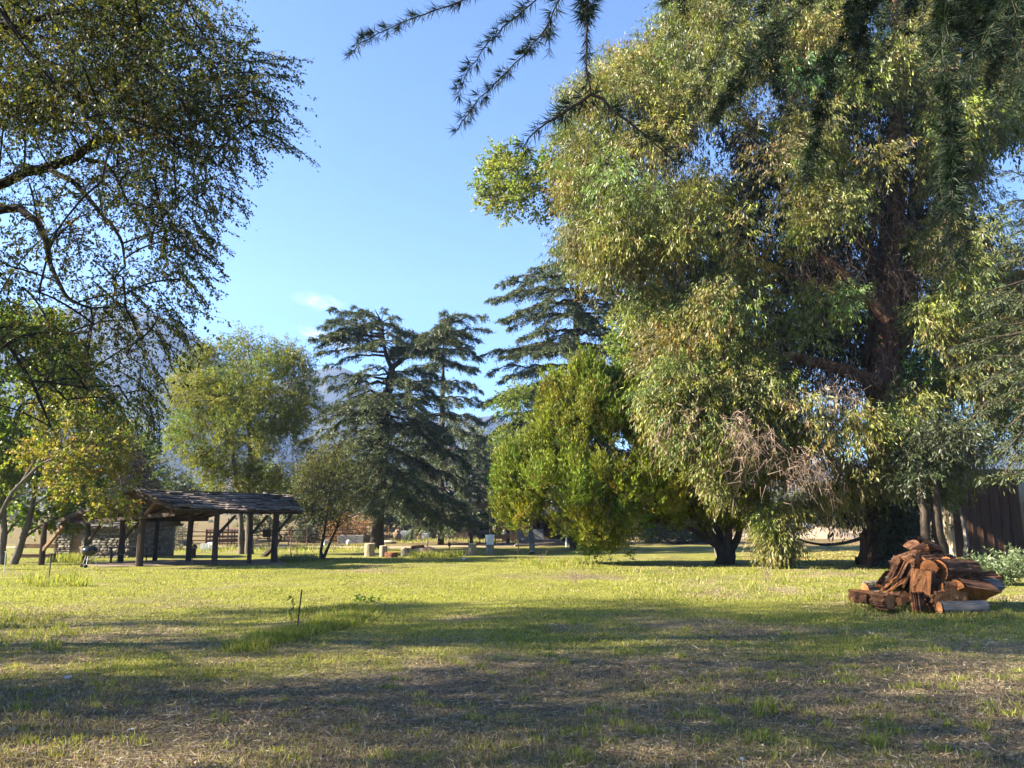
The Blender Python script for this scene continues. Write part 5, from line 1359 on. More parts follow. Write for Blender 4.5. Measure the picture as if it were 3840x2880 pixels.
# ------------------------------------------------------------------ picnic shelter
F_ = P(500, 1833, 35.0); B_ = P(1085, 1855, 44.8); EF = P(668, 1908, 33.5); EB = P(1137, 1917, 40.8)
LF = P(222, 1950, 36.6); LB = LF + (B_ - F_) * .78
cb = G(527, 2119)
sh = thing('picnic_shelter', 'open timber picnic shelter with sagging wood shake roof on log posts', 'shelter', cb)
M1 = (F_ + B_) / 2 + np.array([0, 0, -.10]); M2 = (EF + EB) / 2 + np.array([0, 0, -.06])
shingles(EF, M2, M1, F_, 8, 9, M['shake'], 'roof_slope', sh, base=(.135, .108, .092))
shingles(M2 + [0, 0, .03], EB, B_, M1 + [0, 0, .05], 8, 9, M['shake'], 'roof_slope', sh, base=(.135, .108, .092))
shingles(LB, LF, F_, B_, 8, 14, M['shake'], 'roof_slope', sh, base=(.095, .085, .08))
down = lambda p, k: np.asarray(p) - np.array([0, 0, k])
mb = MB(); mb.beam(down(F_ * .985 + B_ * .015, .22), down(B_, .22), .16, .22); part(mb, 'ridge_beam', M['post'], sh)
ein = lambda f: EF * (1 - f) + EB * f + (F_ * (1 - f) + B_ * f - EF * (1 - f) - EB * f) * .14
lin = lambda f: LF * (1 - f) + LB * f + (F_ * (1 - f) + B_ * f - LF * (1 - f) - LB * f) * .14
mb = MB(); mb.beam(down(ein(0.0), .20), down(ein(.99), .20), .15, .2); part(mb, 'eave_beam', M['post'], sh)
mb = MB(); mb.beam(down(lin(0.0), .20), down(lin(.99), .20), .15, .2); part(mb, 'eave_beam', M['post'], sh)
for f in (0.02, .16, .3, .44, .58, .72, .86, .98):
    r = F_ * (1 - f) + B_ * f
    for e0, e1 in ((EF, EB), (LF, LB)):
        e = e0 * (1 - f) + e1 * f
        mb = MB(); mb.beam(down(r, .085), down(e, .085), .08, .10); part(mb, 'rafter', M['post'], sh)
# tie across the open gable
mb = MB(); mb.beam(down(lin(.03), .34), down(ein(.03), .34), .13, .16); part(mb, 'tie_beam', M['post'], sh)
mb = MB(); mb.beam(down(F_ * .9 + LF * .1, .16), down(LF, .03), .05, .16); part(mb, 'barge_board', M['post'], sh)
mb = MB(); mb.beam(down(F_ * .9 + EF * .1, .16), down(EF, .03), .05, .16); part(mb, 'barge_board', M['post'], sh)
rdir = nrm((B_ - F_) * np.array([1, 1, 0]))
gdir = nrm((EF - LF) * np.array([1, 1, 0]))
def post(pxp, d, top, r=.16):
    x = P(pxp, 2050, d)[0]; z = float(H(x, d)); n = 7
    t = np.linspace(0, 1, n); pts = np.stack([x + 0 * t, d + 0 * t, z - .15 + (top - z + .15) * t], 1)
    pts[1:-1, :2] += rng.normal(size=(n - 2, 2)) * .012
    mb = MB(); mb.tube(pts, r * .76 * (1.12 - .18 * t), 12, True, .05)
    part(mb, 'post', M['post'], sh, smooth=True)
    return np.array([x, d, top])
def brace(top, dirv, L=.95, hgt=.95, w=.11):
    a = top + np.array([0, 0, -hgt - .12]); b = top + dirv * L + np.array([0, 0, -.14])
    mb = MB(); mb.beam(a, b, w, w); part(mb, 'brace', M['brown_wood' if w > .12 else 'post'], sh)
def roofz(x, y):
    """height of the roof underside over a point"""
    p = np.array([x, y]); o = F_[:2]; s = (p - o) @ rdir[:2]; w_ = p - o - rdir[:2] * s
    k = (w_ @ gdir[:2]); L = np.linalg.norm((EF - F_)[:2]) if k > 0 else np.linalg.norm((LF - F_)[:2])
    f = np.clip(s / np.linalg.norm((B_ - F_)[:2]), 0, 1)
    zr = F_[2] * (1 - f) + B_[2] * f; ze = (EF[2] * (1 - f) + EB[2] * f) if k > 0 else (LF[2] * (1 - f) + LB[2] * f)
    return zr + (ze - zr) * min(1, abs(k) / L) 
tops = []
for pxp, d, r in [(527, 35.6, .19), (709, 39.4, .17), (807, 36.3, .16), (937, 38.3, .13), (1030, 39.8, .20), (455, 39.2, .17), (583, 41.3, .15), (324, 37.6, .15), (160, 36.9, .16)]:
    x = P(pxp, 2050, d)[0]
    z = min(roofz(x, d) - .12, F_[2] - .12)
    if pxp in (807, 937, 1030): z = ein(.5)[2] - .26
    tops.append((pxp, post(pxp, d, z, r)))
tp_ = dict(tops)
for k in (807, 937, 1030): brace(tp_[k], rdir * .9 + gdir * .3)
brace(tp_[527], gdir, 1.15, 1.0, .13); brace(tp_[527], -gdir, 1.15, -.1 + 1.0, .13); brace(tp_[455], rdir * .3 + gdir * .9); brace(tp_[324], gdir)
brace(tp_[160], gdir, 1.3, 1.2, .14)
# lamp under the eave and small box on the end post
lp = tp_[807] + np.array([-.22, -.1, -.40])
mb = MB(); mb.lathe([(.02, .10), (.05, .08), (.13, .0), (.12, -.02), (.0, -.03)], lp, 16); part(mb, 'lamp_shade', M['white'], sh, smooth=True)
bx_ = tp_[1030] + np.array([-.42, -.05, -1.05]); mb = MB(); mb.box(bx_, (.34, .26, .32)); mb.box(bx_ + [0, 0, .19], (.44, .36, .05)); part(mb, 'mounted_box', M['post'], sh, bevel=.01)
# leaning forked log against the end post
b0 = G(985, 2088)
lg = thing('leaning_log', 'crooked dark log leaning against the end post of the shelter', 'log', b0)
mb = MB(); mb.tube([b0 + [-.1, .2, -.1], b0 + [.35, .25, .35], b0 + [.75, .2, .9], b0 + [.98, .1, 1.25]], [.17, .15, .17, .14], 10, True, .08)
mb.tube([b0 + [.75, .2, .9], b0 + [1.05, .0, 1.1]], [.12, .10], 8, True, .08); part(mb, 'trunk', M['bark_dark'], lg, smooth=True)
# small dark bin beside a post
b0 = G(721, 2091); bn = thing('litter_bin', 'small dark slatted bin standing beside a shelter post', 'bin', b0)
mb = MB()
for i in range(12):
    a = i * 2 * math.pi / 12; mb.box(b0 + np.array([.17 * math.cos(a), .17 * math.sin(a), .25]), (.03, .08, .5), Matrix.Rotation(a, 3, 'Z'))
part(mb, 'slatted_side', M['post'], bn); mb = MB(); mb.lathe([(.2, 0), (.21, .03), (.13, .05), (.12, .05)], b0 + [0, 0, .5], 16); part(mb, 'rim', M['dark_steel'], bn)

# ------------------------------------------------------------------ picnic table below the roof
def picnic_table(px, py, rz):
    b = G(px, py); t = thing('picnic_table', 'weathered wooden picnic table with benches under the shelter roof', 'table', b, rz)
    def lp(mb, n, m): mb.build(n, m, t, bevel=.006)
    mb = MB()
    for i in range(5): mb.box((0, -.30 + .15 * i, .74), (2.3, .14, .045))
    lp(mb, 'tabletop', M['old_wood'])
    for s in (-1, 1):
        mb = MB()
        for i in (0, 1): mb.box((0, s * (.62 + .15 * i), .44), (2.3, .14, .045))
        lp(mb, 'bench', M['old_wood'])
    for s in (-1, 1):
        for q in (-1, 1):
            mb = MB(); mb.beam((s * .8, q * .26, .70), (s * .8, q * .62, 0), .10, .045, (1, 0, 0)); lp(mb, 'leg', M['post'])
        mb = MB(); mb.beam((s * .76, -.76, .40), (s * .76, .76, .40), .10, .045); lp(mb, 'cross_bar', M['post'])
        mb = MB(); mb.beam((s * .84, -.34, .695), (s * .84, .34, .695), .10, .045); lp(mb, 'cleat', M['post'])
        mb = MB(); mb.beam((s * .70, 0, .40), (s * .15, 0, .70), .09, .04); lp(mb, 'brace', M['post'])
picnic_table(482, 2108, RAD(24))

# ------------------------------------------------------------------ kettle barbecue
b = G(331, 2128); kb = thing('kettle_barbecue', 'black kettle barbecue on pale metal legs in front of the stone hut', 'barbecue', b, RAD(20))
R_ = .31; zc = .72
prof = [(R_ * math.sin(a), zc - .27 * math.cos(a)) for a in np.linspace(.12, math.pi / 2, 8)]
mb = MB(); mb.lathe([(0.001, prof[0][1])] + prof + [(R_ + .012, zc + .004)], n=28); mb.build('bowl', M['black'], kb, smooth=True)
prof = [((R_ + .006) * math.cos(a), zc + .012 + .21 * math.sin(a)) for a in np.linspace(0, math.pi / 2 - .05, 8)]
mb = MB(); mb.lathe([(R_ + .016, zc + .004)] + prof + [(.001, zc + .222)], n=28); mb.build('lid', M['black'], kb, smooth=True)
mb = MB(); mb.tube([(-.07, 0, zc + .21), (-.06, 0, zc + .27), (.06, 0, zc + .27), (.07, 0, zc + .21)], .014, 8); mb.build('lid_handle', M['rubber'], kb, smooth=True)
for i in range(3):
    a = i * 2.094 + .4; c, s = math.cos(a), math.sin(a)
    mb = MB(); mb.tube([(.17 * c, .17 * s, zc - .2), (.36 * c, .36 * s, .06 if i else .02)], .014, 8); mb.build('leg', M['steel'], kb, smooth=True)
    if i:
        mb = MB(); mb.lathe([(.02, -.02), (.075, -.02), (.08, 0), (.075, .02), (.02, .02)], (.37 * c, .37 * s, .075), 16, M=Matrix.Rotation(math.pi / 2, 3, 'Y') if False else (Matrix.Rotation(a, 3, 'Z') @ Matrix.Rotation(math.pi / 2, 3, 'Y'))); mb.build('wheel', M['rubber'], kb, smooth=True)
mb = MB(); mb.lathe([(.001, .34), (.14, .355), (.15, .36), (.001, .362)], n=20); mb.build('ash_pan', M['steel'], kb, smooth=True)
mb = MB(); mb.tube([(.30, .06, zc - .06), (.40, .08, zc - .05), (.40, -.08, zc - .05), (.30, -.06, zc - .06)], .012, 8); mb.build('side_handle', M['rubber'], kb, smooth=True)

# ------------------------------------------------------------------ wooden bench and its fence by the slanting trunk
b = G(128, 2110); bn = thing('wooden_bench', 'plain wooden bench with one back rail under the bright green tree', 'bench', b, RAD(2))
mb = MB(); mb.box((-.05, 0, .42), (2.0, .40, .06)); mb.build('seat', M['brown_wood'], bn, bevel=.008)
mb = MB(); mb.box((-.05, -.16, .33), (1.95, .05, .14)); mb.build('apron', M['brown_wood'], bn, bevel=.008)
mb = MB(); mb.box((-.02, .235, .82), (1.95, .05, .22)); mb.build('back_rail', M['brown_wood'], bn, bevel=.008)
for sx in (-.98, .9):
    mb = MB(); mb.box((sx, -.14, .19), (.10, .08, .40)); mb.build('leg', M['brown_wood'], bn, bevel=.006)
    mb = MB(); mb.box((sx, .18, .47), (.10, .06, 1.0), Matrix.Rotation(-.05, 3, 'X')); mb.build('back_post', M['brown_wood'], bn, bevel=.006)

# ------------------------------------------------------------------ stone hut
hl = P(205, 2000, 46.0); hr = P(490, 2000, 45.2)
a0 = np.array([hl[0], hl[1]]); a1 = np.array([hr[0], hr[1]]); ux = nrm(a1 - a0); uy = np.array([-ux[1], ux[0]]); Lh = float(np.linalg.norm(a1 - a0))
zb = float(H(a0[0], a0[1])) - .02
hut = thing('stone_hut', 'low fieldstone hut with shingled roof behind the picnic shelter', 'hut', (a0[0], a0[1], zb), math.atan2(ux[1], ux[0]))
hh = float(P(400, 1982, 45)[2]) - zb; dp = 4.2
win = (2.12, 2.5, hh - .95, hh - .25)      # window x0,x1,z0,z1
door = (1.12, 1.78)
mb = MB()
def wallbox(x0, x1, z0, z1, y0=.03, t=.32): mb.box(((x0 + x1) / 2, y0 + t / 2, (z0 + z1) / 2), (x1 - x0, t, z1 - z0))
wallbox(0, door[0], -.3, hh); wallbox(door[1], win[0], -.3, hh); wallbox(win[1], Lh, -.3, hh); wallbox(win[0], win[1], -.3, win[2]); wallbox(win[0], win[1], win[3], hh)
mb.box((.16, dp / 2 + .2, hh / 2 - .15), (.318, dp - .3, hh + .3)); mb.box((Lh - .16, dp / 2 + .2, hh / 2 - .15), (.318, dp - .3, hh + .3)); mb.box((Lh / 2, dp, hh / 2 - .15), (Lh, .32, hh + .298))
mb.build('wall', M['mortar'], hut)
# face stones
mb = MB(); cs = []
def stones(x0, x1, z0, z1, face):
    z = z0
    while z < z1 - .03:
        h = min(rng.uniform(.10, .20), z1 - z); x = x0
        while x < x1 - .04:
            w_ = min(rng.uniform(.16, .50), x1 - x)
            cx, cz = x + w_ / 2, z + h / 2; n0 = len(mb.v)
            if face == 'f': c = (cx, .02, cz); s = (w_ * .49, rng.uniform(.045, .10), h * .49)
            elif face == 'l': c = (-.0, cx, cz); s = (rng.uniform(.045, .10), w_ * .49, h * .49)
            else: c = (Lh, cx, cz); s = (rng.uniform(.045, .10), w_ * .49, h * .49)
            mb.rock(c, s, rng.uniform(0, 99), 8, 5, .2)
            col = np.array([.165, .145, .122]) * rng.uniform(.55, 1.45) * np.array([1, rng.uniform(.93, 1.03), rng.uniform(.85, 1.05)])
            cs.extend([col] * (len(mb.v) - n0)); x += w_
        z += h
stones(0, door[0], -.1, hh, 'f'); stones(door[1], win[0], -.1, hh, 'f'); stones(win[1], Lh, -.1, hh, 'f'); stones(win[0], win[1], -.1, win[2], 'f'); stones(win[0], win[1], win[3], hh, 'f')
stones(.1, dp, -.1, hh, 'l'); stones(.1, dp, -.1, hh, 'r')
mb.build('face_stones', M['stone'], hut, smooth=True, col=np.array(cs))
mb = MB(); mb.box(((door[0] + door[1]) / 2, .16, hh / 2), (door[1] - door[0] - .01, .08, hh - .01)); dr = mb.build('door', M['brown_wood'], hut)
mb = MB(); mb.tube([(door[1] - .12, .10, hh * .5), (door[1] - .12, .05, hh * .5)], .03, 8); mb.build('handle', M['dark_steel'], dr)
mb = MB(); mb.box(((win[0] + win[1]) / 2, .2, (win[2] + win[3]) / 2), (win[1] - win[0] - .01, .02, win[3] - win[2] - .01)); wn_ = mb.build('window', M['glass'], hut)
mb = MB()
for z in (win[2] + .03, win[3] - .03): mb.box(((win[0] + win[1]) / 2, .15, z), (win[1] - win[0] - .02, .06, .06))
for x in (win[0] + .035, win[1] - .035): mb.box((x, .15, (win[2] + win[3]) / 2), (.05, .058, win[3] - win[2] - .12))
mb.build('frame', M['brown_wood'], wn_)
mb = MB(); mb.box(((win[0] + win[1]) / 2, -.04, win[2] - .04), (win[1] - win[0] + .2, .26, .07)); mb.build('sill', M['concrete'], wn_)
mb = MB(); mb.box((Lh / 2, -.30, hh + .03), (Lh + .6, .06, .10)); mb.build('eave_board', M['old_wood'], hut)
rz_ = hh + 1.25
def hut_roof(A, B, C_, D_, nme):
    o = bpy.data.objects.new('tmp', None); o.location = (0, 0, 0)
    r = shingles(A, B, C_, D_, 8, 22, M['hut_roof'], nme, o, base=(.10, .092, .088)); r.parent = hut
hut_roof((-.3, -.36, hh + .04), (Lh + .3, -.36, hh + .04), (Lh + .3, dp / 2 + .1, rz_), (-.3, dp / 2 + .1, rz_), 'roof_slope')
hut_roof((Lh + .3, dp + .5, hh + .04), (-.3, dp + .5, hh + .04), (-.3, dp / 2 + .1, rz_), (Lh + .3, dp / 2 + .1, rz_), 'roof_slope')
for x in (.16, Lh - .16):
    mb = MB(); mb.add([(x - .14, .05, hh), (x - .14, dp + .1, hh), (x - .14, dp / 2 + .1, rz_ - .1), (x + .14, .05, hh), (x + .14, dp + .1, hh), (x + .14, dp / 2 + .1, rz_ - .1)], [(0, 2, 1), (3, 4, 5), (0, 1, 4, 3), (1, 2, 5, 4), (2, 0, 3, 5)])
    mb.build('gable', M['plank'], hut)

# ------------------------------------------------------------------ rail fence beyond the shelter
fa, fb = G(590, 2058), G(1512, 2026)
fn = thing('rail_fence', 'long rusty brown rail fence with round posts beyond the lawn', 'fence', fa)
fd = fb - fa; nf = 14
for i in range(nf):
    t = i / (nf - 1); q = fa + fd * t; q[2] = H(q[0], q[1])
    mb = MB(); h_ = 1.45 + (1.0 if i in (3, 8) else 0) + rng.uniform(-.08, .1)
    mb.tube([q - [0, 0, .2], q + [rng.normal() * .02, 0, h_]], .055, 8); part(mb, 'post', M['rail'], fn, smooth=True)
for hgt in (.30, .62, .94, 1.30):
    pts = []
    for i in range(nf):
        t = i / (nf - 1); q = fa + fd * t; q = q.copy(); q[2] = float(H(q[0], q[1])) + hgt + rng.normal() * .02; q[1] -= .09
        pts.append(q)
    mb = MB(); mb.tube(pts, .042, 8); part(mb, 'rail', M['rail'], fn, smooth=True)
# cattle feeder in the field
b = G(790, 2047); b = b + np.array([0, 4.0, 0]); b[2] = H(b[0], b[1])
fe = thing('hay_feeder', 'brown slatted hay feeder standing behind the rail fence', 'feeder', b, RAD(8))
for z in (.35, .75, 1.15):
    mb = MB(); mb.box((0, -.6, z), (3.4, .04, .20)); mb.build('side_board', M['rail'], fe)
for sx in (-1.7, -.55, .55, 1.7):
    for sy in (-.64, .6):
        mb = MB(); mb.box((sx, sy, .68), (.10, .04 + .05, 1.36)); mb.build('upright', M['rail'], fe)
mb = MB(); mb.box((0, 0, 1.42), (3.7, 1.5, .10), Matrix.Rotation(.08, 3, 'X')); mb.build('roof', M['rail'], fe)
mb = MB(); mb.box((0, .05, .5), (3.2, 1.0, .06)); mb.build('trough', M['brown_wood'], fe)

# ------------------------------------------------------------------ small things along the far edge of the lawn
def tapered_bucket(name, label, px, py, r0, r1, h, mat, cat, base=None, rim=True, square=False):
    b = G(px, py) if base is None else np.asarray(base); t = thing(name, label, cat, b)
    n = 4 if square else 24; Mx = Matrix.Rotation(.9, 3, 'Z')
    mb = MB(); mb.lathe([(r0, 0), (r1, h), (r1 - .02, h), (r0 - .015, .03), (.001, .03)], n=n, M=Mx); mb.build('body', mat, t, smooth=not square)
    mb = MB(); mb.lathe([(r1 - .004, h - .05), (r1 + .02, h - .045), (r1 + .02, h + .004), (r1 - .03, h + .004), (r1 - .03, h - .02)], n=n, M=Mx); mb.build('rim', mat, t, smooth=not square)
    return t
def stump(label, px, py, r, h, mat=None, group='stump seats along the lawn edge', slant=0.0):
    b = G(px, py); t = thing('stump_seat', label, 'stump', b, 0, group)
    n = 22; ph = rng.uniform(0, 6)
    mb = MB(); v = []; prof = [(-.1, 1.08), (0, 1.06), (.12 * h, 1.0), (.5 * h, .97), (.92 * h, .98), (h, .95)]
    mb.lathe([(r * f, z) for z, f in prof], n=n, wob=.09); mb.f = mb.f[:-2]
    mb.build('bark', mat or M['pale_bark'], t, smooth=True)
    mb = MB(); mb.lathe([(.001, h + .004), (r * .5, h + .006), (r * .97, h - .004), (r * .90, h - .05)], n=n, wob=.03); mb.build('cut_top', M['stump_top'] if mat is None else mat, t, smooth=True)
    return t, b
stump('tall pale stump seat beside the trunk of the forked cedar', 1385, 2086, .31, .76)
stump('pale stump seat touching the flat red slab', 1437, 2088, .24, .66)
stump('lone pale stump seat before the log bench', 1770, 2083, .27, .74)
_, bs = stump('pale stump seat carrying the white tub', 1837, 2079, .27, .64)
tapered_bucket('white_tub', 'white plastic tub standing on a pale stump', 0, 0, .23, .31, .62, M['white'], 'tub', bs + np.array([0, 0, .655]))
b = G(1468, 2090); t = thing('log_slab', 'low red brown log slab lying flat beside two pale stumps', 'log', b)
mb = MB(); mb.lathe([(.38, -.05), (.40, .05), (.39, .28), (.37, .30)], n=20, wob=.10); mb.build('bark', M['log_bark'], t, smooth=True)
mb = MB(); mb.lathe([(.001, .306), (.36, .304), (.34, .26)], n=20, wob=.04); mb.build('cut_top', M['cut'], t, smooth=True)
# fire ring: each stone and stick a thing
for px, py, s, lb, m in [(1514, 2086, (.22, .22, .42), 'tall pale pointed rock at the fire ring end nearest the red slab', 'boulder'),
                         (1550, 2078, (.30, .25, .34), 'rounded pale rock of the fire ring below the charred sticks', 'boulder'),
                         (1578, 2080, (.38, .28, .30), 'broad pale rock at the middle of the fire ring', 'boulder'),
                         (1532, 2076, (.28, .22, .24), 'reddish rock wedged between pale fire ring rocks', 'tan_rock'),
                         (1612, 2082, (.62, .4, .32), 'largest brown rounded rock of the fire ring', 'tan_rock'),
                         (1640, 2078, (.42, .3, .20), 'low tan rock at the weedy end of the fire ring', 'tan_rock')]:
    b = G(px, py); mb = MB(); mb.rock((0, 0, s[2] * .55), s, rng.uniform(0, 99), 14, 9, .35)
    o = mb.build('fire_ring_rock', M[m], smooth=True); o.location = b; tag(o, lb, 'rock', 'rocks of the fire ring')
for (ax_, ay_, bx_, by_, r, lb) in [(1545, 2052, 1590, 2048, .10, 'charred red stick lying level on top of the fire ring'), (1583, 2046, 1597, 2064, .09, 'short red stick sloping down the fire ring rocks'), (1540, 2066, 1553, 2048, .07, 'thin stick propped upright on the fire ring')]:
    d = G(1570, 2082)[1] - .1; a = P(ax_, ay_, d); e = P(bx_, by_, d + .1); c0 = (a + e) / 2
    mb = MB(); mb.tube([a - c0, (a + e) / 2 - c0 + [0, 0, .02], e - c0], [r, r * .9, r * .8], 8, True, .1); o = mb.build('firewood_stick', M['log_bark'], smooth=True); o.location = c0; tag(o, lb, 'firewood', 'firewood on the fire ring')
# steel pole, standpipe, stakes
def pole(name, label, cat, px, py, h, r, mat, lean=(0, 0), ff=None):
    b = G(px, py); mb = MB(); mb.tube([(0, 0, -.1), (lean[0] * .5, lean[1] * .5, h * .5), (lean[0], lean[1], h)], r, 10)
    if ff: ff(mb, h)
    o = mb.build(name, M[mat], smooth=True); o.location = b; return tag(o, label, cat)
pole('steel_pole', 'slim bare galvanised pole rising beside the fire ring', 'pole', 1602, 2064, 2.2, .05, 'steel', (.08, 0))
def valve(mb, h):
    mb.lathe([(.03, h - .1), (.1, h - .06), (.11, h + .12), (.06, h + .2), (.001, h + .21)], (0, 0, 0), 10)
pole('standpipe', 'short rusty water standpipe at the edge of the dirt track', 'standpipe', 1685, 2068, .45, .035, 'rail', (0, 0), valve)
pole('metal_stake', 'dark notched stake on the lawn near the fallen timbers', 'stake', 1943, 2082, 1.05, .035, 'dark_steel', (.05, 0), lambda mb, h: mb.box((.08, 0, h * .8), (.12, .03, .05)))
pole('metal_stake', 'thin black stake leaning in the tall grass of the near lawn', 'stake', 1112, 2374, .66, .011, 'dark_steel', (.05, .02), lambda mb, h: mb.box((.02, .0, h * .4), (.035, .02, .012)))
pole('metal_stake', 'dark stake in the grass in front of the kettle barbecue', 'stake', 182, 2182, .86, .018, 'dark_steel', (.01, 0), lambda mb, h: mb.box((0, 0, h), (.10, .10, .02)))
pole('metal_stake', 'pale stake under the bright green tree near the bench', 'stake', 16, 2150, .8, .016, 'steel', (-.02, 0), lambda mb, h: mb.box((0, 0, h), (.09, .09, .02)))
pole('metal_stake', 'rusty thin stake beyond the end of the shelter', 'stake', 1089, 2082, 1.5, .03, 'rail')
pole('metal_stake', 'short rusty stake beside the slender thin stemmed tree', 'stake', 1112, 2092, 1.0, .022, 'rail')
pole('metal_stake', 'thin stake in the lawn before the shelter floor', 'stake', 720, 2124, .55, .014, 'dark_steel')
pole('fence_post', 'white fence post standing before the dirt bank', 'post', 3062, 2014, 1.5, .06, 'white')
pole('fence_post', 'white short post at the end of the fallen timbers', 'post', 2124, 2052, 1.0, .07, 'white')
pole('fence_post', 'thin dark post far across the lawn below the juniper crown', 'post', 2196, 2052, 1.2, .04, 'dark_steel')
# white box, crate, bucket, jug, trough, blue barrow
def crate(name, label, cat, px, py, s, mat, rz=0, dy=0, slots=False):
    b = G(px, py) + np.array([0, dy, 0]); b[2] = H(b[0], b[1]); t = thing(name, label, cat, b, rz)
    if slots:
        n = 6
        for sx, sy, rot in ((0, -s[1] / 2, 0), (0, s[1] / 2, 0), (-s[0] / 2, 0, 1), (s[0] / 2, 0, 1)):
            mb = MB()
            for i in range(n): 
                z = s[2] * (i + .5) / n
                mb.box((sx, sy, z), ((.03, s[1], s[2] / n * .62) if rot else (s[0], .03, s[2] / n * .62)))
            mb.build('slatted_side', mat, t)
        mb = MB(); mb.box((0, 0, .02), (s[0] - .04, s[1] - .04, .04)); mb.build('base', mat, t)
        mb = MB()
        for sx in (-1, 1):
            for sy in (-1, 1): mb.box((sx * (s[0] / 2 - .03), sy * (s[1] / 2 - .03), s[2] / 2), (.05, .05, s[2]))
        mb.build('corner_post', mat, t)
    else:
        mb = MB(); mb.box((0, 0, s[2] * .42), (s[0] * .97, s[1] * .97, s[2] * .84), None, 1.02); mb.build('body', mat, t, bevel=.03)
        mb = MB(); mb.box((0, 0, s[2] * .92), (s[0], s[1], s[2] * .16)); mb.build('lid', mat, t, bevel=.03)
    return t
crate('slatted_crate', 'white slatted crate standing behind the shelter posts', 'crate', 768, 2064, (.55, .5, .52), M['white'], .1, 0, True)
crate('cool_box', 'white cool box close beside the slatted crate', 'box', 797, 2063, (.62, .5, .58), M['white'], -.1)
tapered_bucket('white_bucket', 'white bucket on the far grass beside the thin stemmed tree', 1219, 2044, .20, .25, .46, M['white'], 'bucket')
b = G(1306, 2042); mb = MB(); mb.lathe([(.001, 0), (.16, .02), (.22, .18), (.18, .34), (.07, .40), (.06, .46), (.001, .47)], n=18); o = mb.build('white_jug', M['white'], smooth=True); o.location = b; tag(o, 'round white jug lying by the foot of the rail fence', 'jug')
def trough(label, px, py, s, rz=0, mat='concrete'):
    b = G(px, py); t = thing('stone_trough', label, 'trough', b, rz); L, W, h_ = s; k = .09
    mb = MB(); mb.box((0, 0, h_ * .14), (L - 2 * k, W - 2 * k, h_ * .28)); mb.build('base', M[mat], t)
    mb = MB()
    for sy in (-1, 1): mb.box((0, sy * (W / 2 - k / 2), h_ / 2), (L, k, h_))
    for sx in (-1, 1): mb.box((sx * (L / 2 - k / 2), 0, h_ / 2 - .001), (k, W - 2 * k, h_))
    mb.build('wall', M[mat], t, bevel=.02); mb = MB(); mb.box((0, 0, h_ * .85), (L - 2 * k, W - 2 * k, .02)); mb.build('water', M['glass'], t)
trough('long pale stone trough behind the rail fence', 1316, 2036, (2.5, .8, .75), .05)
b = G(697, 2061); t = thing('wheelbarrow', 'blue wheelbarrow parked behind the shelter post', 'wheelbarrow', b, RAD(10))
mb = MB(); v0 = [(-.35, -.2, .35), (.35, -.22, .3), (.35, .22, .3), (-.35, .2, .35)]; v1 = [(-.55, -.34, .66), (.5, -.36, .62), (.5, .36, .62), (-.55, .34, .66)]
mb.add(v0 + v1, [(3, 2, 1, 0), (0, 1, 5, 4), (1, 2, 6, 5), (2, 3, 7, 6), (3, 0, 4, 7)]); o = mb.build('tray', M['blue'], t); sm = o.modifiers.new('thick', 'SOLIDIFY'); sm.thickness = .02
for s in (-1, 1):
    mb = MB(); mb.tube([(.62, s * .06, .2), (0, s * .2, .3), (-1.1, s * .28, .6)], .02, 8); mb.build('handle', M['dark_steel'], t)
    mb = MB(); mb.tube([(-.4, s * .22, .42), (-.45, s * .22, 0)], .02, 8); mb.build('leg', M['dark_steel'], t)
mb = MB(); mb.lathe([(.05, -.04), (.18, -.04), (.2, 0), (.18, .04), (.05, .04)], (.65, 0, .2), 18, M=Matrix.Rotation(math.pi / 2, 3, 'X')); mb.build('wheel', M['rubber'], t, smooth=True)
# blocks, rocks and stone bench in front of the barn
def rockthing(name, label, cat, px, py, s, mat, rough=.25, dz=0, dy=0, group=None):
    b = G(px, py) + np.array([0, dy, 0]); b[2] = H(b[0], b[1]) + dz; mb = MB(); mb.rock((0, 0, s[2] * .85), s, rng.uniform(0, 99), 14, 9, rough)
    o = mb.build(name, M[mat], smooth=True); o.location = b; return tag(o, label, cat, group)
rockthing('boulder', 'tan boulder leaning against the grey stone block', 'boulder', 1489, 2030, (.42, .5, .52), 'tan_rock', .3)
rockthing('boulder', 'small orange rock resting on top of the tan boulder', 'rock', 1492, 2030, (.30, .26, .16), 'tan_rock', .3, .90)
crb = G(1524, 2028); mb = MB(); mb.rock((0, 0, .48), (.70, .55, .56), 3.3, 20, 12, .10, .32); o = mb.build('stone_block', M['blue_rock'], smooth=True); o.location = crb; tag(o, 'squarish blue grey stone block in front of the barn wall', 'stone block')
crb = G(1602, 2022); mb = MB(); mb.rock((0, 0, .30), (.50, .45, .38), 8.3, 20, 12, .10, .35); o = mb.build('stone_block', M['blue_rock'], smooth=True); o.location = crb; tag(o, 'smaller grey block behind the steel pole', 'stone block')
for dx, s, lb in ((1571, (.28, .25, .22), 'lower red rock of the little pile beside the smaller grey block'), (1580, (.30, .25, .26), 'red rock leaning on the smaller grey block'), (1577, (.22, .2, .15), 'topmost red rock of the little pile by the barn')):
    rockthing('red_rock', lb, 'rock', dx, 2021, s, 'tan_rock', .3, .42 if 'topmost' in lb else 0, 0, 'red rocks by the barn')
rockthing('flat_rock', 'flat grey rock in the grass below the tan boulder', 'rock', 1462, 2038, (.6, .45, .16), 'boulder', .3)
b = G(1662, 2028); t = thing('stone_bench', 'low pale stone bench in front of the barn wall', 'bench', b, .03)
mb = MB(); mb.box((0, 0, .52), (1.45, .45, .12)); mb.build('seat', M['concrete'], t, bevel=.03)
for s in (-.5, .5):
    mb = MB(); mb.box((s, 0, .23), (.26, .38, .46), None, .8); mb.build('leg', M['concrete'], t, bevel=.03)
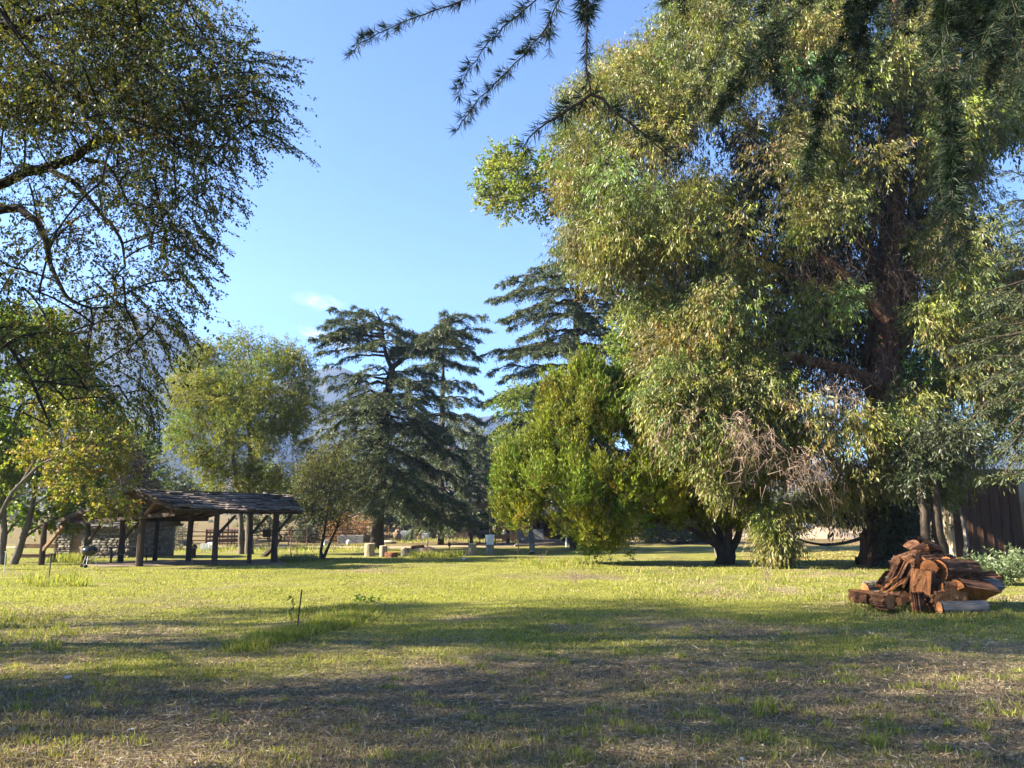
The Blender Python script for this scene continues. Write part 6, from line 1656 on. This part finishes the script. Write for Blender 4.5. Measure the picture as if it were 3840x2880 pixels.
b = G(1765, 2040); e = G(1828, 2040); t = thing('log_bench', 'rustic bench made of one thick log on two short legs', 'bench', (b + e) / 2)
L = float(np.linalg.norm(e - b)); mb = MB(); mb.tube([(-L / 2 - .25, 0, .98), (0, 0, 1.06), (L / 2 + .15, 0, 1.16)], [.20, .21, .22], 14, True, .05); mb.build('seat_log', M['old_wood'], t, smooth=True)
for s in (-1, 1):
    mb = MB(); mb.tube([(s * L * .44, 0, -.1), (s * L * .44, .02, .92)], [.16, .15], 12, True, .05); mb.build('leg', M['post'], t, smooth=True)

# ------------------------------------------------------------------ weathered barn and lean-to
b0 = G(1545, 2018); b1 = G(1842, 2014); db = 88.0
bl, br_ = P(1545, 2000, db), P(1842, 2000, db); zb = float(H(bl[0], db)); Lb = float(br_[0] - bl[0])
barn = thing('barn', 'weathered plank barn with dark doorway behind the cedars', 'barn', (bl[0], db, zb))
hb = 4.1
mb = MB(); x = 0
dx0, dx1 = Lb - 1.45, Lb - .25
while x < Lb - .01:
    wd_ = min(rng.uniform(.2, .32), Lb - x)
    if not (x + wd_ > dx0 and x < dx1):
        mb.box((x + wd_ / 2, rng.uniform(-.012, .012), hb / 2), (wd_ - .015, .05, hb + rng.uniform(-.05, .05)))
    else:
        mb.box((x + wd_ / 2, 0, 3.5), (wd_ - .015, .05, 1.2))
    x += wd_
mb.build('wall', M['plank'], barn)
mb = MB(); mb.box((0.05, 3, hb / 2), (.08, 6, hb)); mb.box((Lb - .05, 3, hb / 2), (.08, 6, hb)); mb.box((Lb / 2, 6.04, hb / 2), (Lb, .08, hb)); mb.build('side_wall', M['plank'], barn)
mb = MB(); mb.box((Lb / 2, 1.4, 1.8), (Lb - .3, .06, 3.6)); mb.build('doorway_dark_sheet', M['dark'], barn)  # near-black sheet standing in for the dark inside the doorway
mb = MB(); mb.box((Lb / 2, 2.9, hb + .25), (Lb + 1, 7.4, .16), Matrix.Rotation(.06, 3, 'X')); mb.build('roof', M['hut_roof'], barn, col=np.tile([.07, .06, .055], (8, 1)))
mb = MB()
for x in (dx0 - .02, dx1 + .06): mb.box((x, -.05, 1.5), (.12, .08, 3.0))
mb.box(((dx0 + dx1) / 2, -.05, 2.98), (dx1 - dx0 + .3, .082, .14)); mb.build('door_frame', M['old_wood'], barn)
dl = 76.0; la, lb_ = P(1880, 2000, dl), P(2150, 2000, dl); zl = float(H(la[0], dl)); Ll = float(lb_[0] - la[0])
ls = thing('lean_to', 'dark low lean-to shed with one stout front post beside the juniper', 'shed', (la[0], dl, zl))
mb = MB(); mb.box((Ll / 2, 4.2, 1.5), (Ll, .08, 3.0)); mb.box((Ll - .04, 2.1, 1.5), (.08, 4.1, 3.0)); mb.build('wall', M['post'], ls)
mb = MB(); mb.box((Ll / 2, 2.0, 3.05), (Ll + .6, 5.2, .12), Matrix.Rotation(.12, 3, 'X')); mb.build('roof', M['hut_roof'], ls, col=np.tile([.09, .085, .08], (8, 1)))
for x in (.62, Ll * .55, Ll - .1):
    mb = MB(); mb.tube([(x, 0, -.2), (x, 0, 2.75)], .15, 10, True, .05); mb.build('post', M['post'], ls, smooth=True)
for (xa, ya, xb, yb, dd, w_, h_, lb) in [(1935, 2046, 2120, 2042, 71.5, .3, .24, 'long grey timber lying on the ground before the lean-to'), (1960, 2030, 2105, 2028, 73, .3, .28, 'dark timber stacked behind the long grey timber'),
                              (1930, 2054, 2015, 2050, 70.5, .22, .16, 'short pale timber nearest the lawn before the lean-to')]:
    a = P(xa, ya, dd); e = P(xb, yb, dd + .8); a[2] = float(H(a[0], a[1])) + h_ / 2; e[2] = float(H(e[0], e[1])) + h_ / 2 
    if 'stacked' in lb: a[2] += .25; e[2] += .25
    c0 = (a + e) / 2; mb = MB(); mb.beam(a - c0, e - c0, w_, h_); o = mb.build('timber_beam', M['old_wood'], bevel=.02); o.location = c0; tag(o, lb, 'timber', 'timbers before the lean-to')
b = P(1990, 2020, 74.5); b[2] = float(H(b[0], b[1])); mb = MB(); mb.box((0, 0, .78), (2.4, .12, 1.2), Matrix.Rotation(-.12, 3, 'X')); mb.box((0, -.1, .18), (2.4, .1, .2)); o = mb.build('sheet_panel', M['blue_rock'], bevel=.01); o.location = b; tag(o, 'grey sheet panel propped up inside the lean-to', 'panel')
b = G(1884, 2044); t = thing('work_bench', 'brown cluttered work bench beside the lean-to post', 'bench', b)
mb = MB(); mb.box((0, 0, .95), (1.5, .7, .08)); mb.build('top', M['brown_wood'], t)
for sx in (-.66, .66):
    for sy in (-.28, .28):
        mb = MB(); mb.box((sx, sy, .455), (.10, .10, .91)); mb.build('leg', M['brown_wood'], t)
mb = MB(); mb.box((0, -.3, .72), (1.22, .05, .28)); mb.build('apron', M['brown_wood'], t)
mb = MB(); mb.box((0, 0, .35), (1.22, .5, .05)); mb.build('shelf', M['brown_wood'], t)
mb = MB(); mb.lathe([(.10, 0), (.13, .05), (.13, .3), (.05, .4), (.05, .46), (.001, .465)], n=16); o = mb.build('white_jug', M['white'], smooth=True); o.location = b + np.array([.15, 0, .99]); tag(o, 'white jug standing on the work bench', 'jug')
mb = MB()
aa = np.linspace(0, 2 * math.pi, 21); mb.tube([(.3 * math.cos(k), 0, .3 + .3 * math.sin(k)) for k in aa], .04, 8, False)
for k in range(6): mb.tube([(0, 0, .3), (.28 * math.cos(k * 1.047), 0, .3 + .28 * math.sin(k * 1.047))], .015, 6)
o = mb.build('spoked_wheel', M['dark_steel'], smooth=True); o.location = b + np.array([-.35, .1, 1.03]); tag(o, 'dark spoked wheel leaning on the work bench', 'wheel')

# ------------------------------------------------------------------ cabin behind the woodpile
DC = 47.0
ca = P(3572, 2000, DC); zb = float(H(ca[0], DC)); hc = float(P(3572, 1772, DC)[2]) - zb
cab = thing('timber_cabin', 'tall board and batten cabin in shade behind the woodpile', 'cabin', (ca[0], DC, zb), 0)
Wf = 14.0
mb = MB(); x = 0
wx0, wx1 = 4.2, 6.8
while x < Wf:
    if not (x + .6 > wx0 and x < wx1): mb.box((x + .3, .0, hc / 2), (.585, .05, hc)); mb.box((x, -.04, hc / 2 + .001), (.06, .035, hc - .01))
    else: mb.box((x + .3, .0, .5), (.585, .05, 1.0))
    x += .6
M['shade_dark_board'] = noisy('shade_toned_cabin_board', (.06, .031, .019), (.125, .066, .04), 5, (1, 1, .15), .85, .4)  # front boards darkened to carry the deep shade on this wall
mb.build('front_wall', M['shade_dark_board'], cab)
mb = MB(); mb.box(((wx0 + wx1) / 2 + .1, .1, hc / 2 + .4), (wx1 - wx0 + .8, .04, hc - 1)); mb.build('window', M['glass'], cab)
# side wall with battens, its sunlight put into paler boards, recedes away from the corner
M['sun_pale_board'] = noisy('sun_toned_side_board', (.34, .27, .19), (.50, .41, .30), 5, (1, 1, .15), .85, .4)
side_dir = np.array([-.42, 1.0]) / np.hypot(.42, 1); Ls = 5.5
mb = MB(); rotz = math.atan2(side_dir[1], side_dir[0]); Rz = Matrix.Rotation(rotz, 3, 'Z')
s = 0
while s < Ls:
    if not (1.0 < s < 1.75):
        c = side_dir * (s + .17); mb.box((c[0], c[1], hc / 2), (.33, .05, hc), Rz)
        c = side_dir * s + np.array([-.035, -.012]); mb.box((c[0], c[1], hc / 2 + .001), (.06, .05, hc - .02), Rz)
    else:
        c = side_dir * (s + .17); mb.box((c[0], c[1], hc - .75), (.33, .05, 1.5), Rz)
    s += .34
mb.build('side_wall', M['sun_pale_board'], cab)
mb = MB(); c = side_dir * 1.45 + np.array([.06, .03]); mb.box((c[0], c[1], (hc - 1.5) / 2), (.62, .05, hc - 1.52), Rz); dd_ = mb.build('door', M['old_wood'], cab)
mb = MB(); c = side_dir * 1.3 + np.array([-.03, -.01]); mb.tube([(c[0] - .05, c[1], 1.1), (c[0] + .05, c[1], 1.1)], .04, 8); mb.build('handle', M['dark_steel'], dd_)
mb = MB(); c = side_dir * 1.9 + np.array([-.09, -.03]); mb.lathe([(.05, .3), (.14, .2), (.12, -.1), (.001, -.12)], (c[0], c[1], hc - 1.05), 12); mb.build('wall_lamp', M['dark_steel'], cab)
mb = MB(); mb.box((-.03, -.03, hc / 2), (.16, .16, hc + .02)); mb.build('corner_board', M['sun_pale_board'], cab)
mb = MB(); mb.box((Wf / 2 - 1.6, 2.4, hc + .22), (Wf + 5, 7.4, .22), Matrix.Rotation(.05, 3, 'X')); mb.build('roof', M['hut_roof'], cab, col=np.tile([.10, .085, .075], (8, 1)))
mb = MB(); mb.beam((-3.6, 5.2, hc - .1), (-.3, -.9, hc - .1), .08, .22); mb.build('fascia', M['brown_wood'], cab)
mb = MB(); c = side_dir * 2.6; mb.box((c[0], c[1], .05), (5.2, .14, .5), Rz); mb.build('plinth', M['concrete'], cab)
# leaning branch against the cabin front
b = P(3625, 2070, DC - 1.2); b[2] = float(H(b[0], b[1])); mb = MB(); mb.tube([(-.15, 0, -.05), (.1, .1, .8), (.3, .5, 1.7), (.36, 1.0, 3.0)], [.10, .13, .11, .05], 9, True, .1)
o = mb.build('leaning_branch', M['old_wood'], smooth=True); o.location = b; tag(o, 'pale crooked branch leaning against the cabin wall', 'branch')

# ------------------------------------------------------------------ woodpile: every piece a thing
def log(label, px, py, d, axis, L, r, kind='round', bk='log_bark', end='cut', roll=0.0, furrow=.10, squash=1.0, zoff=None, flat=False):
    r *= .92; L *= .94
    c = P(px, py, d)
    ax = nrm(np.asarray(axis, float)); ref = np.array([0, 0, 1.]) if abs(ax[2]) < .9 else np.array([0, 1., 0])
    sd = nrm(np.cross(ref, ax)); up = np.cross(ax, sd)
    furrow *= 1.5; n = 40
    if kind == 'round': an = np.linspace(0, 2 * math.pi, n, endpoint=False)
    elif kind == 'half': an = np.linspace(0, math.pi, n - 10)
    else: an = np.linspace(0, math.pi * .55, n - 16)
    ph = rng.uniform(0, 6, 4)
    def rad(a): return r * (1 + furrow * (.5 * np.sin(9 * a + ph[0]) + .5 * np.sin(14 * a + ph[1])) + .06 * np.sin(2 * a + ph[2]) + .04 * np.sin(3 * a + ph[3]))
    rr = rad(an) * (1 + rng.uniform(-furrow, furrow, len(an)) * .9)
    m = 7; X = np.linspace(-L / 2, L / 2, m); V = []
    cen = 0.0 if kind == 'round' else r * .42
    for i, x in enumerate(X):
        w_ = rr * (1 + rng.uniform(-.035, .035, len(an)))
        ea = (rng.uniform(-.025, .025, len(an)) if i in (0, m - 1) else 0) + x
        a2 = an + roll
        V.append(c + ax * (ea if np.ndim(ea) else np.full(len(an), x))[:, None] + sd * (np.cos(a2) * w_ - cen * np.cos(roll + (an[-1] + an[0]) / 2))[:, None] + up * ((np.sin(a2) * w_ - cen * np.sin(roll + (an[-1] + an[0]) / 2)) * squash)[:, None])
    k = len(an); V = np.array(V); f = []
    wrap = kind == 'round'
    for i in range(m - 1):
        for j in range(k if wrap else k - 1): f.append((i * k + j, i * k + (j + 1) % k, (i + 1) * k + (j + 1) % k, (i + 1) * k + j))
    root = thing('log' if kind == 'round' else 'split_log', label, 'log', c, 0, 'cut logs of the woodpile')
    mb = MB(); mb.add(V.reshape(-1, 3), f); part(mb, 'bark', M[bk], root, smooth=True)
    apex = [c + ax * x - sd * (cen * np.cos(roll + (an[-1] + an[0]) / 2)) - up * (cen * np.sin(roll + (an[-1] + an[0]) / 2)) * squash for x in X]
    for i, sg in ((0, -1), (m - 1, 1)):
        mid = V[i].mean(0) if wrap else apex[i]
        inn = mid + (V[i] - mid) * .93 - ax * sg * .004
        ring = mid + (V[i] - mid) * .55 + ax * sg * .012
        mb = MB(); fs = []
        for j in range(k if wrap else k - 1):
            j2 = (j + 1) % k; fs += [(j, j2, k + j2, k + j), (k + j, k + j2, 2 * k)]
        rs = r * .95 * (1 + .05 * np.sin(2 * an + ph[2]) + .03 * np.sin(3 * an + ph[3]))
        cc0 = cen * np.cos(roll + (an[-1] + an[0]) / 2); cc1 = cen * np.sin(roll + (an[-1] + an[0]) / 2)
        edge = c + ax * (X[i] + sg * .012) + sd * (np.cos(an + roll) * rs - cc0)[:, None] + up * ((np.sin(an + roll) * rs - cc1) * squash)[:, None]
        ring = mid + (edge - mid) * .55 + ax * sg * .012
        mb.add(np.vstack([edge, ring, mid[None]]), fs); part(mb, 'cut_end', M[end], root)
    if not wrap:
        for e in (0, k - 1):
            mb = MB(); vs = []
            for i in range(m):
                p0 = V[i][e]; p1 = apex[i]
                for tt in np.linspace(0, 1, 5): vs.append(p0 * (1 - tt) + p1 * tt + rng.normal(size=3) * (.016 if 0 < tt < 1 else 0))
            fs = [(i * 5 + j, i * 5 + j + 1, (i + 1) * 5 + j + 1, (i + 1) * 5 + j) for i in range(m - 1) for j in range(4)]
            mb.add(vs, fs); part(mb, 'split_face', M['split'], root)
    return root
X_, Yv, Zv = np.array([1., 0, 0]), np.array([0, 1., 0]), np.array([0, 0, 1.])
log('big furrowed half log crowning the woodpile', 3465, 2062, 17.1, (1, .35, -.32), .62, .28, 'half', 'log_bark', 'log_bark', roll=.35, furrow=.16)
log('short furrowed wedge just below the crowning half log', 3448, 2082, 16.8, (1, .1, .55), .42, .20, 'half', roll=5.0, furrow=.18)
log('dark hollow backed half log arching over the pile shoulder', 3402, 2128, 16.6, (.75, -.75, .35), .55, .36, 'half', roll=.9, furrow=.18)
log('ragged bark slab hanging below the arching half log', 3375, 2150, 16.4, (.35, -.3, .9), .62, .17, 'half', roll=1.4, furrow=.2)
log('pale barked round log lying across the top of the pile', 3490, 2112, 16.7, (.9, .45, .03), .70, .20, 'round', 'log_bark', furrow=.08)
log('small round log showing a bright oval cut face', 3487, 2128, 16.15, (-.55, -.84, 0), .5, .185, 'round')
log('small round log with bright cut end behind the big round', 3557, 2110, 16.6, (-.6, -.8, .0), .6, .15, 'round')
log('big round log with a ragged orange cut face in the pile middle', 3560, 2142, 16.2, (.86, .42, -.03), .72, .255, 'round', furrow=.06)
log('dark round log end on beyond the big orange faced round', 3612, 2140, 16.7, (.9, .4, -.05), .62, .23, 'round', furrow=.07)
log('upright split block with orange edges', 3455, 2185, 15.9, (.10, -.1, 1), .52, .19, 'half', roll=-.75, furrow=.06)
log('dark split block standing beside the orange edged block', 3492, 2190, 16.0, (.1, .1, 1), .56, .24, 'half', roll=3.5, furrow=.08)
log('huge bark slab lying along the front of the pile', 3640, 2210, 15.9, (.97, .12, -.16), .78, .32, 'half', roll=-.45, furrow=.07, squash=.95)
log('layered broken slab poking out under the huge bark slab', 3575, 2222, 15.8, (.95, .2, -.05), .55, .20, 'half', roll=4.6, furrow=.12)
log('silvery grey barked log on the grass in front', 3612, 2276, 15.35, (1, .06, .015), .98, .115, 'round', 'grey_bark_log', 'split', furrow=.035)
log('wide flat round slab lying at the tip of the pile', 3242, 2238, 16.4, (.04, -.06, 1), .20, .30, 'round', furrow=.07)
log('small round log end on beside the flat slab', 3308, 2252, 16.0, (.30, -.95, 0), .45, .165, 'round', 'log_bark', 'split')
log('orange faced wedge in the leafy weed', 3365, 2246, 16.0, (.2, -.95, .2), .4, .24, 'half', roll=.3)
log('round log with orange end low behind the dry weed', 3500, 2248, 15.9, (.15, -.98, 0), .5, .20, 'round')
log('dark upright split piece at the pile foot', 3445, 2257, 15.75, (0, .1, 1), .38, .13, 'half', roll=3.3)
log('thin pale split stick slanting down the pile side', 3330, 2198, 16.3, (.75, -.1, .62), .55, .06, 'wedge', 'split', 'split', furrow=.04)
log('second pale split stick below the slanting one', 3352, 2206, 16.2, (.75, -.2, .58), .60, .065, 'wedge', 'split', 'split', furrow=.04)
log('reddish broken wedge behind the slanting sticks', 3322, 2176, 16.7, (.7, .3, .6), .42, .13, 'half', roll=.5, furrow=.2)
log('pale flat wood slab behind the flat round slab', 3290, 2195, 17.1, (1, .1, .1), .6, .19, 'half', 'pale_bark', 'split', roll=.1)
log('grey round log in the sage leaves at the pile end', 3722, 2196, 16.9, (.9, .4, .0), .45, .13, 'round', 'grey_bark_log', 'split')
for px, py, d, ax, L, r, lb in [(3470, 2220, 16.7, (.9, .4, 0), .8, .22, 'buried dark log in the heart of the pile'), (3560, 2195, 16.8, (.8, .6, 0), .8, .26, 'buried log below the big orange faced round'), (3400, 2200, 16.9, (.9, .3, .1), .7, .25, 'buried log under the arching half log'), (3440, 2150, 17.3, (.9, .4, 0), .8, .27, 'dark log at the back under the crowning half log'), (3620, 2190, 16.9, (.8, .6, 0), .8, .24, 'dark log at the back behind the huge bark slab'), (3540, 2252, 16.3, (.9, .4, 0), .7, .18, 'thin dark log low beside the layered slab'), (3680, 2180, 17.2, (.9, .3, 0), .8, .2, 'log at the back between pile and sage leaves')]:
    log(lb, px, py, d, ax, L, r, 'round')
b = G(3277, 2240); pole('metal_stake', 'short rusty stake behind the wide flat slab', 'stake', 3277, 2238, .36, .014, 'rail')

# ------------------------------------------------------------------ far car, fallen branch, bits on the grass
dcar = 128.0; c = P(2992, 1966, dcar); c[2] = float(H(c[0], c[1])); car = thing('parked_car', 'white car parked far off beyond the dirt path', 'car', c, RAD(4))
mb = MB()
prof = [(-2.2, .35), (-2.25, .75), (-1.95, .92), (-1.2, .98), (1.0, .98), (1.9, .88), (2.25, .72), (2.2, .35)]
n = len(prof); v = [(x, -.85, z) for x, z in prof] + [(x, .85, z) for x, z in prof]
mb.add(v, [tuple(range(n)), tuple(range(2 * n - 1, n - 1, -1))] + [(i, n + i, n + (i + 1) % n, (i + 1) % n) for i in range(n)]); mb.build('body', M['car_paint'], car, bevel=.04)
mb = MB(); v = [(-1.7, -.78, .98), (1.0, -.78, .98), (1.0, .78, .98), (-1.7, .78, .98), (-1.3, -.6, 1.46), (.35, -.6, 1.46), (.35, .6, 1.46), (-1.3, .6, 1.46)]
mb.add(v, [(0, 1, 5, 4), (1, 2, 6, 5), (2, 3, 7, 6), (3, 0, 4, 7)]); mb.build('window', M['glass'], car)
mb = MB(); mb.box((-.47, 0, 1.48), (1.75, 1.24, .05)); mb.build('roof', M['car_paint'], car, bevel=.02)
for x in (-1.4, 1.4):
    for s in (-1, 1):
        mb = MB(); mb.lathe([(.1, -.1), (.3, -.1), (.33, 0), (.3, .1), (.1, .1)], (x, s * .8, .33), 18, M=Matrix.Rotation(math.pi / 2, 3, 'X')); wo = mb.build('wheel', M['rubber'], car, smooth=True)
        mb = MB(); mb.lathe([(.001, 0), (.19, .0), (.19, .02)], (x, s * .915, .33), 14, M=Matrix.Rotation(-s * math.pi / 2, 3, 'X')); mb.build('rim', M['steel'], wo)
for s in (-1, 1):
    mb = MB(); mb.box((2.2, s * .62, .70), (.08, .3, .12)); mb.build('headlight', M['glass'], car)
a = P(2960, 2003, 40); m_ = P(3090, 2042, 40); e = P(3245, 2012, 40); c0 = m_
mb = MB(); t = np.linspace(0, 1, 12)[:, None]; cu = (1 - t) ** 2 * a + 2 * t * (1 - t) * (m_ * 2 - (a + e) / 2) + t * t * e
mb.tube(cu - c0, np.linspace(.03, .09, 12), 9, True, .15); o = mb.build('fallen_branch', M['bark_grey'], smooth=True); o.location = c0; tag(o, 'dark sagging bough hanging low between gum leaves and trunk', 'branch')
def bit(name, label, cat, px, py, s, mat, rough=.4):
    b = G(px, py); mb = MB(); mb.rock((0, 0, s[2] * .8), s, rng.uniform(0, 99), 12, 8, rough); o = mb.build(name, M[mat]); o.location = b; return tag(o, label, cat)
bit('crumpled_paper', 'crumpled white paper scrap in the shaded near grass', 'paper', 255, 2544, (.030, .02, .016), 'paper', .7)
bit('crumpled_paper', 'flat white scrap near the lit patch of the near grass', 'paper', 488, 2738, (.03, .02, .008), 'paper', .7)
bit('white_pebble', 'white pebble on the lawn before the lone stump seat', 'pebble', 1740, 2098, (.12, .09, .05), 'white', .4)
bit('paper_scrap', 'small torn paper scrap by the bottom grass edge', 'paper', 2780, 2850, (.022, .014, .010), 'paper', .7)
for px, py, L, r, az, el, lb in [(955, 2706, .20, .007, .9, 1.1, 'pale dry twig standing upright in the near grass'), (1080, 2672, .18, .010, .2, .05, 'dark broken stick lying flat in the near grass'), (1130, 2660, .12, .009, -.4, .1, 'short dark stick next to the broken one'), (940, 2720, .16, .006, 2.6, .2, 'thin pale twig lying by the upright twig'), (3600, 2335, .30, .012, .1, .03, 'thin dark stick in the grass before the woodpile')]:
    b = G(px, py); e = np.array([math.cos(az) * math.cos(el), math.sin(az) * math.cos(el), math.sin(el)]) * L
    mb = MB(); mb.tube([(0, 0, .004), tuple(e * .5 + np.array([0, 0, .012])), tuple(e + np.array([0, 0, .008]))], [r, r * .9, r * .5], 7); o = mb.build('dry_twig', M['twig' if 'pale' in lb else 'bark_dark'], smooth=True); o.location = b; tag(o, lb, 'twig', 'twigs lying in the grass')
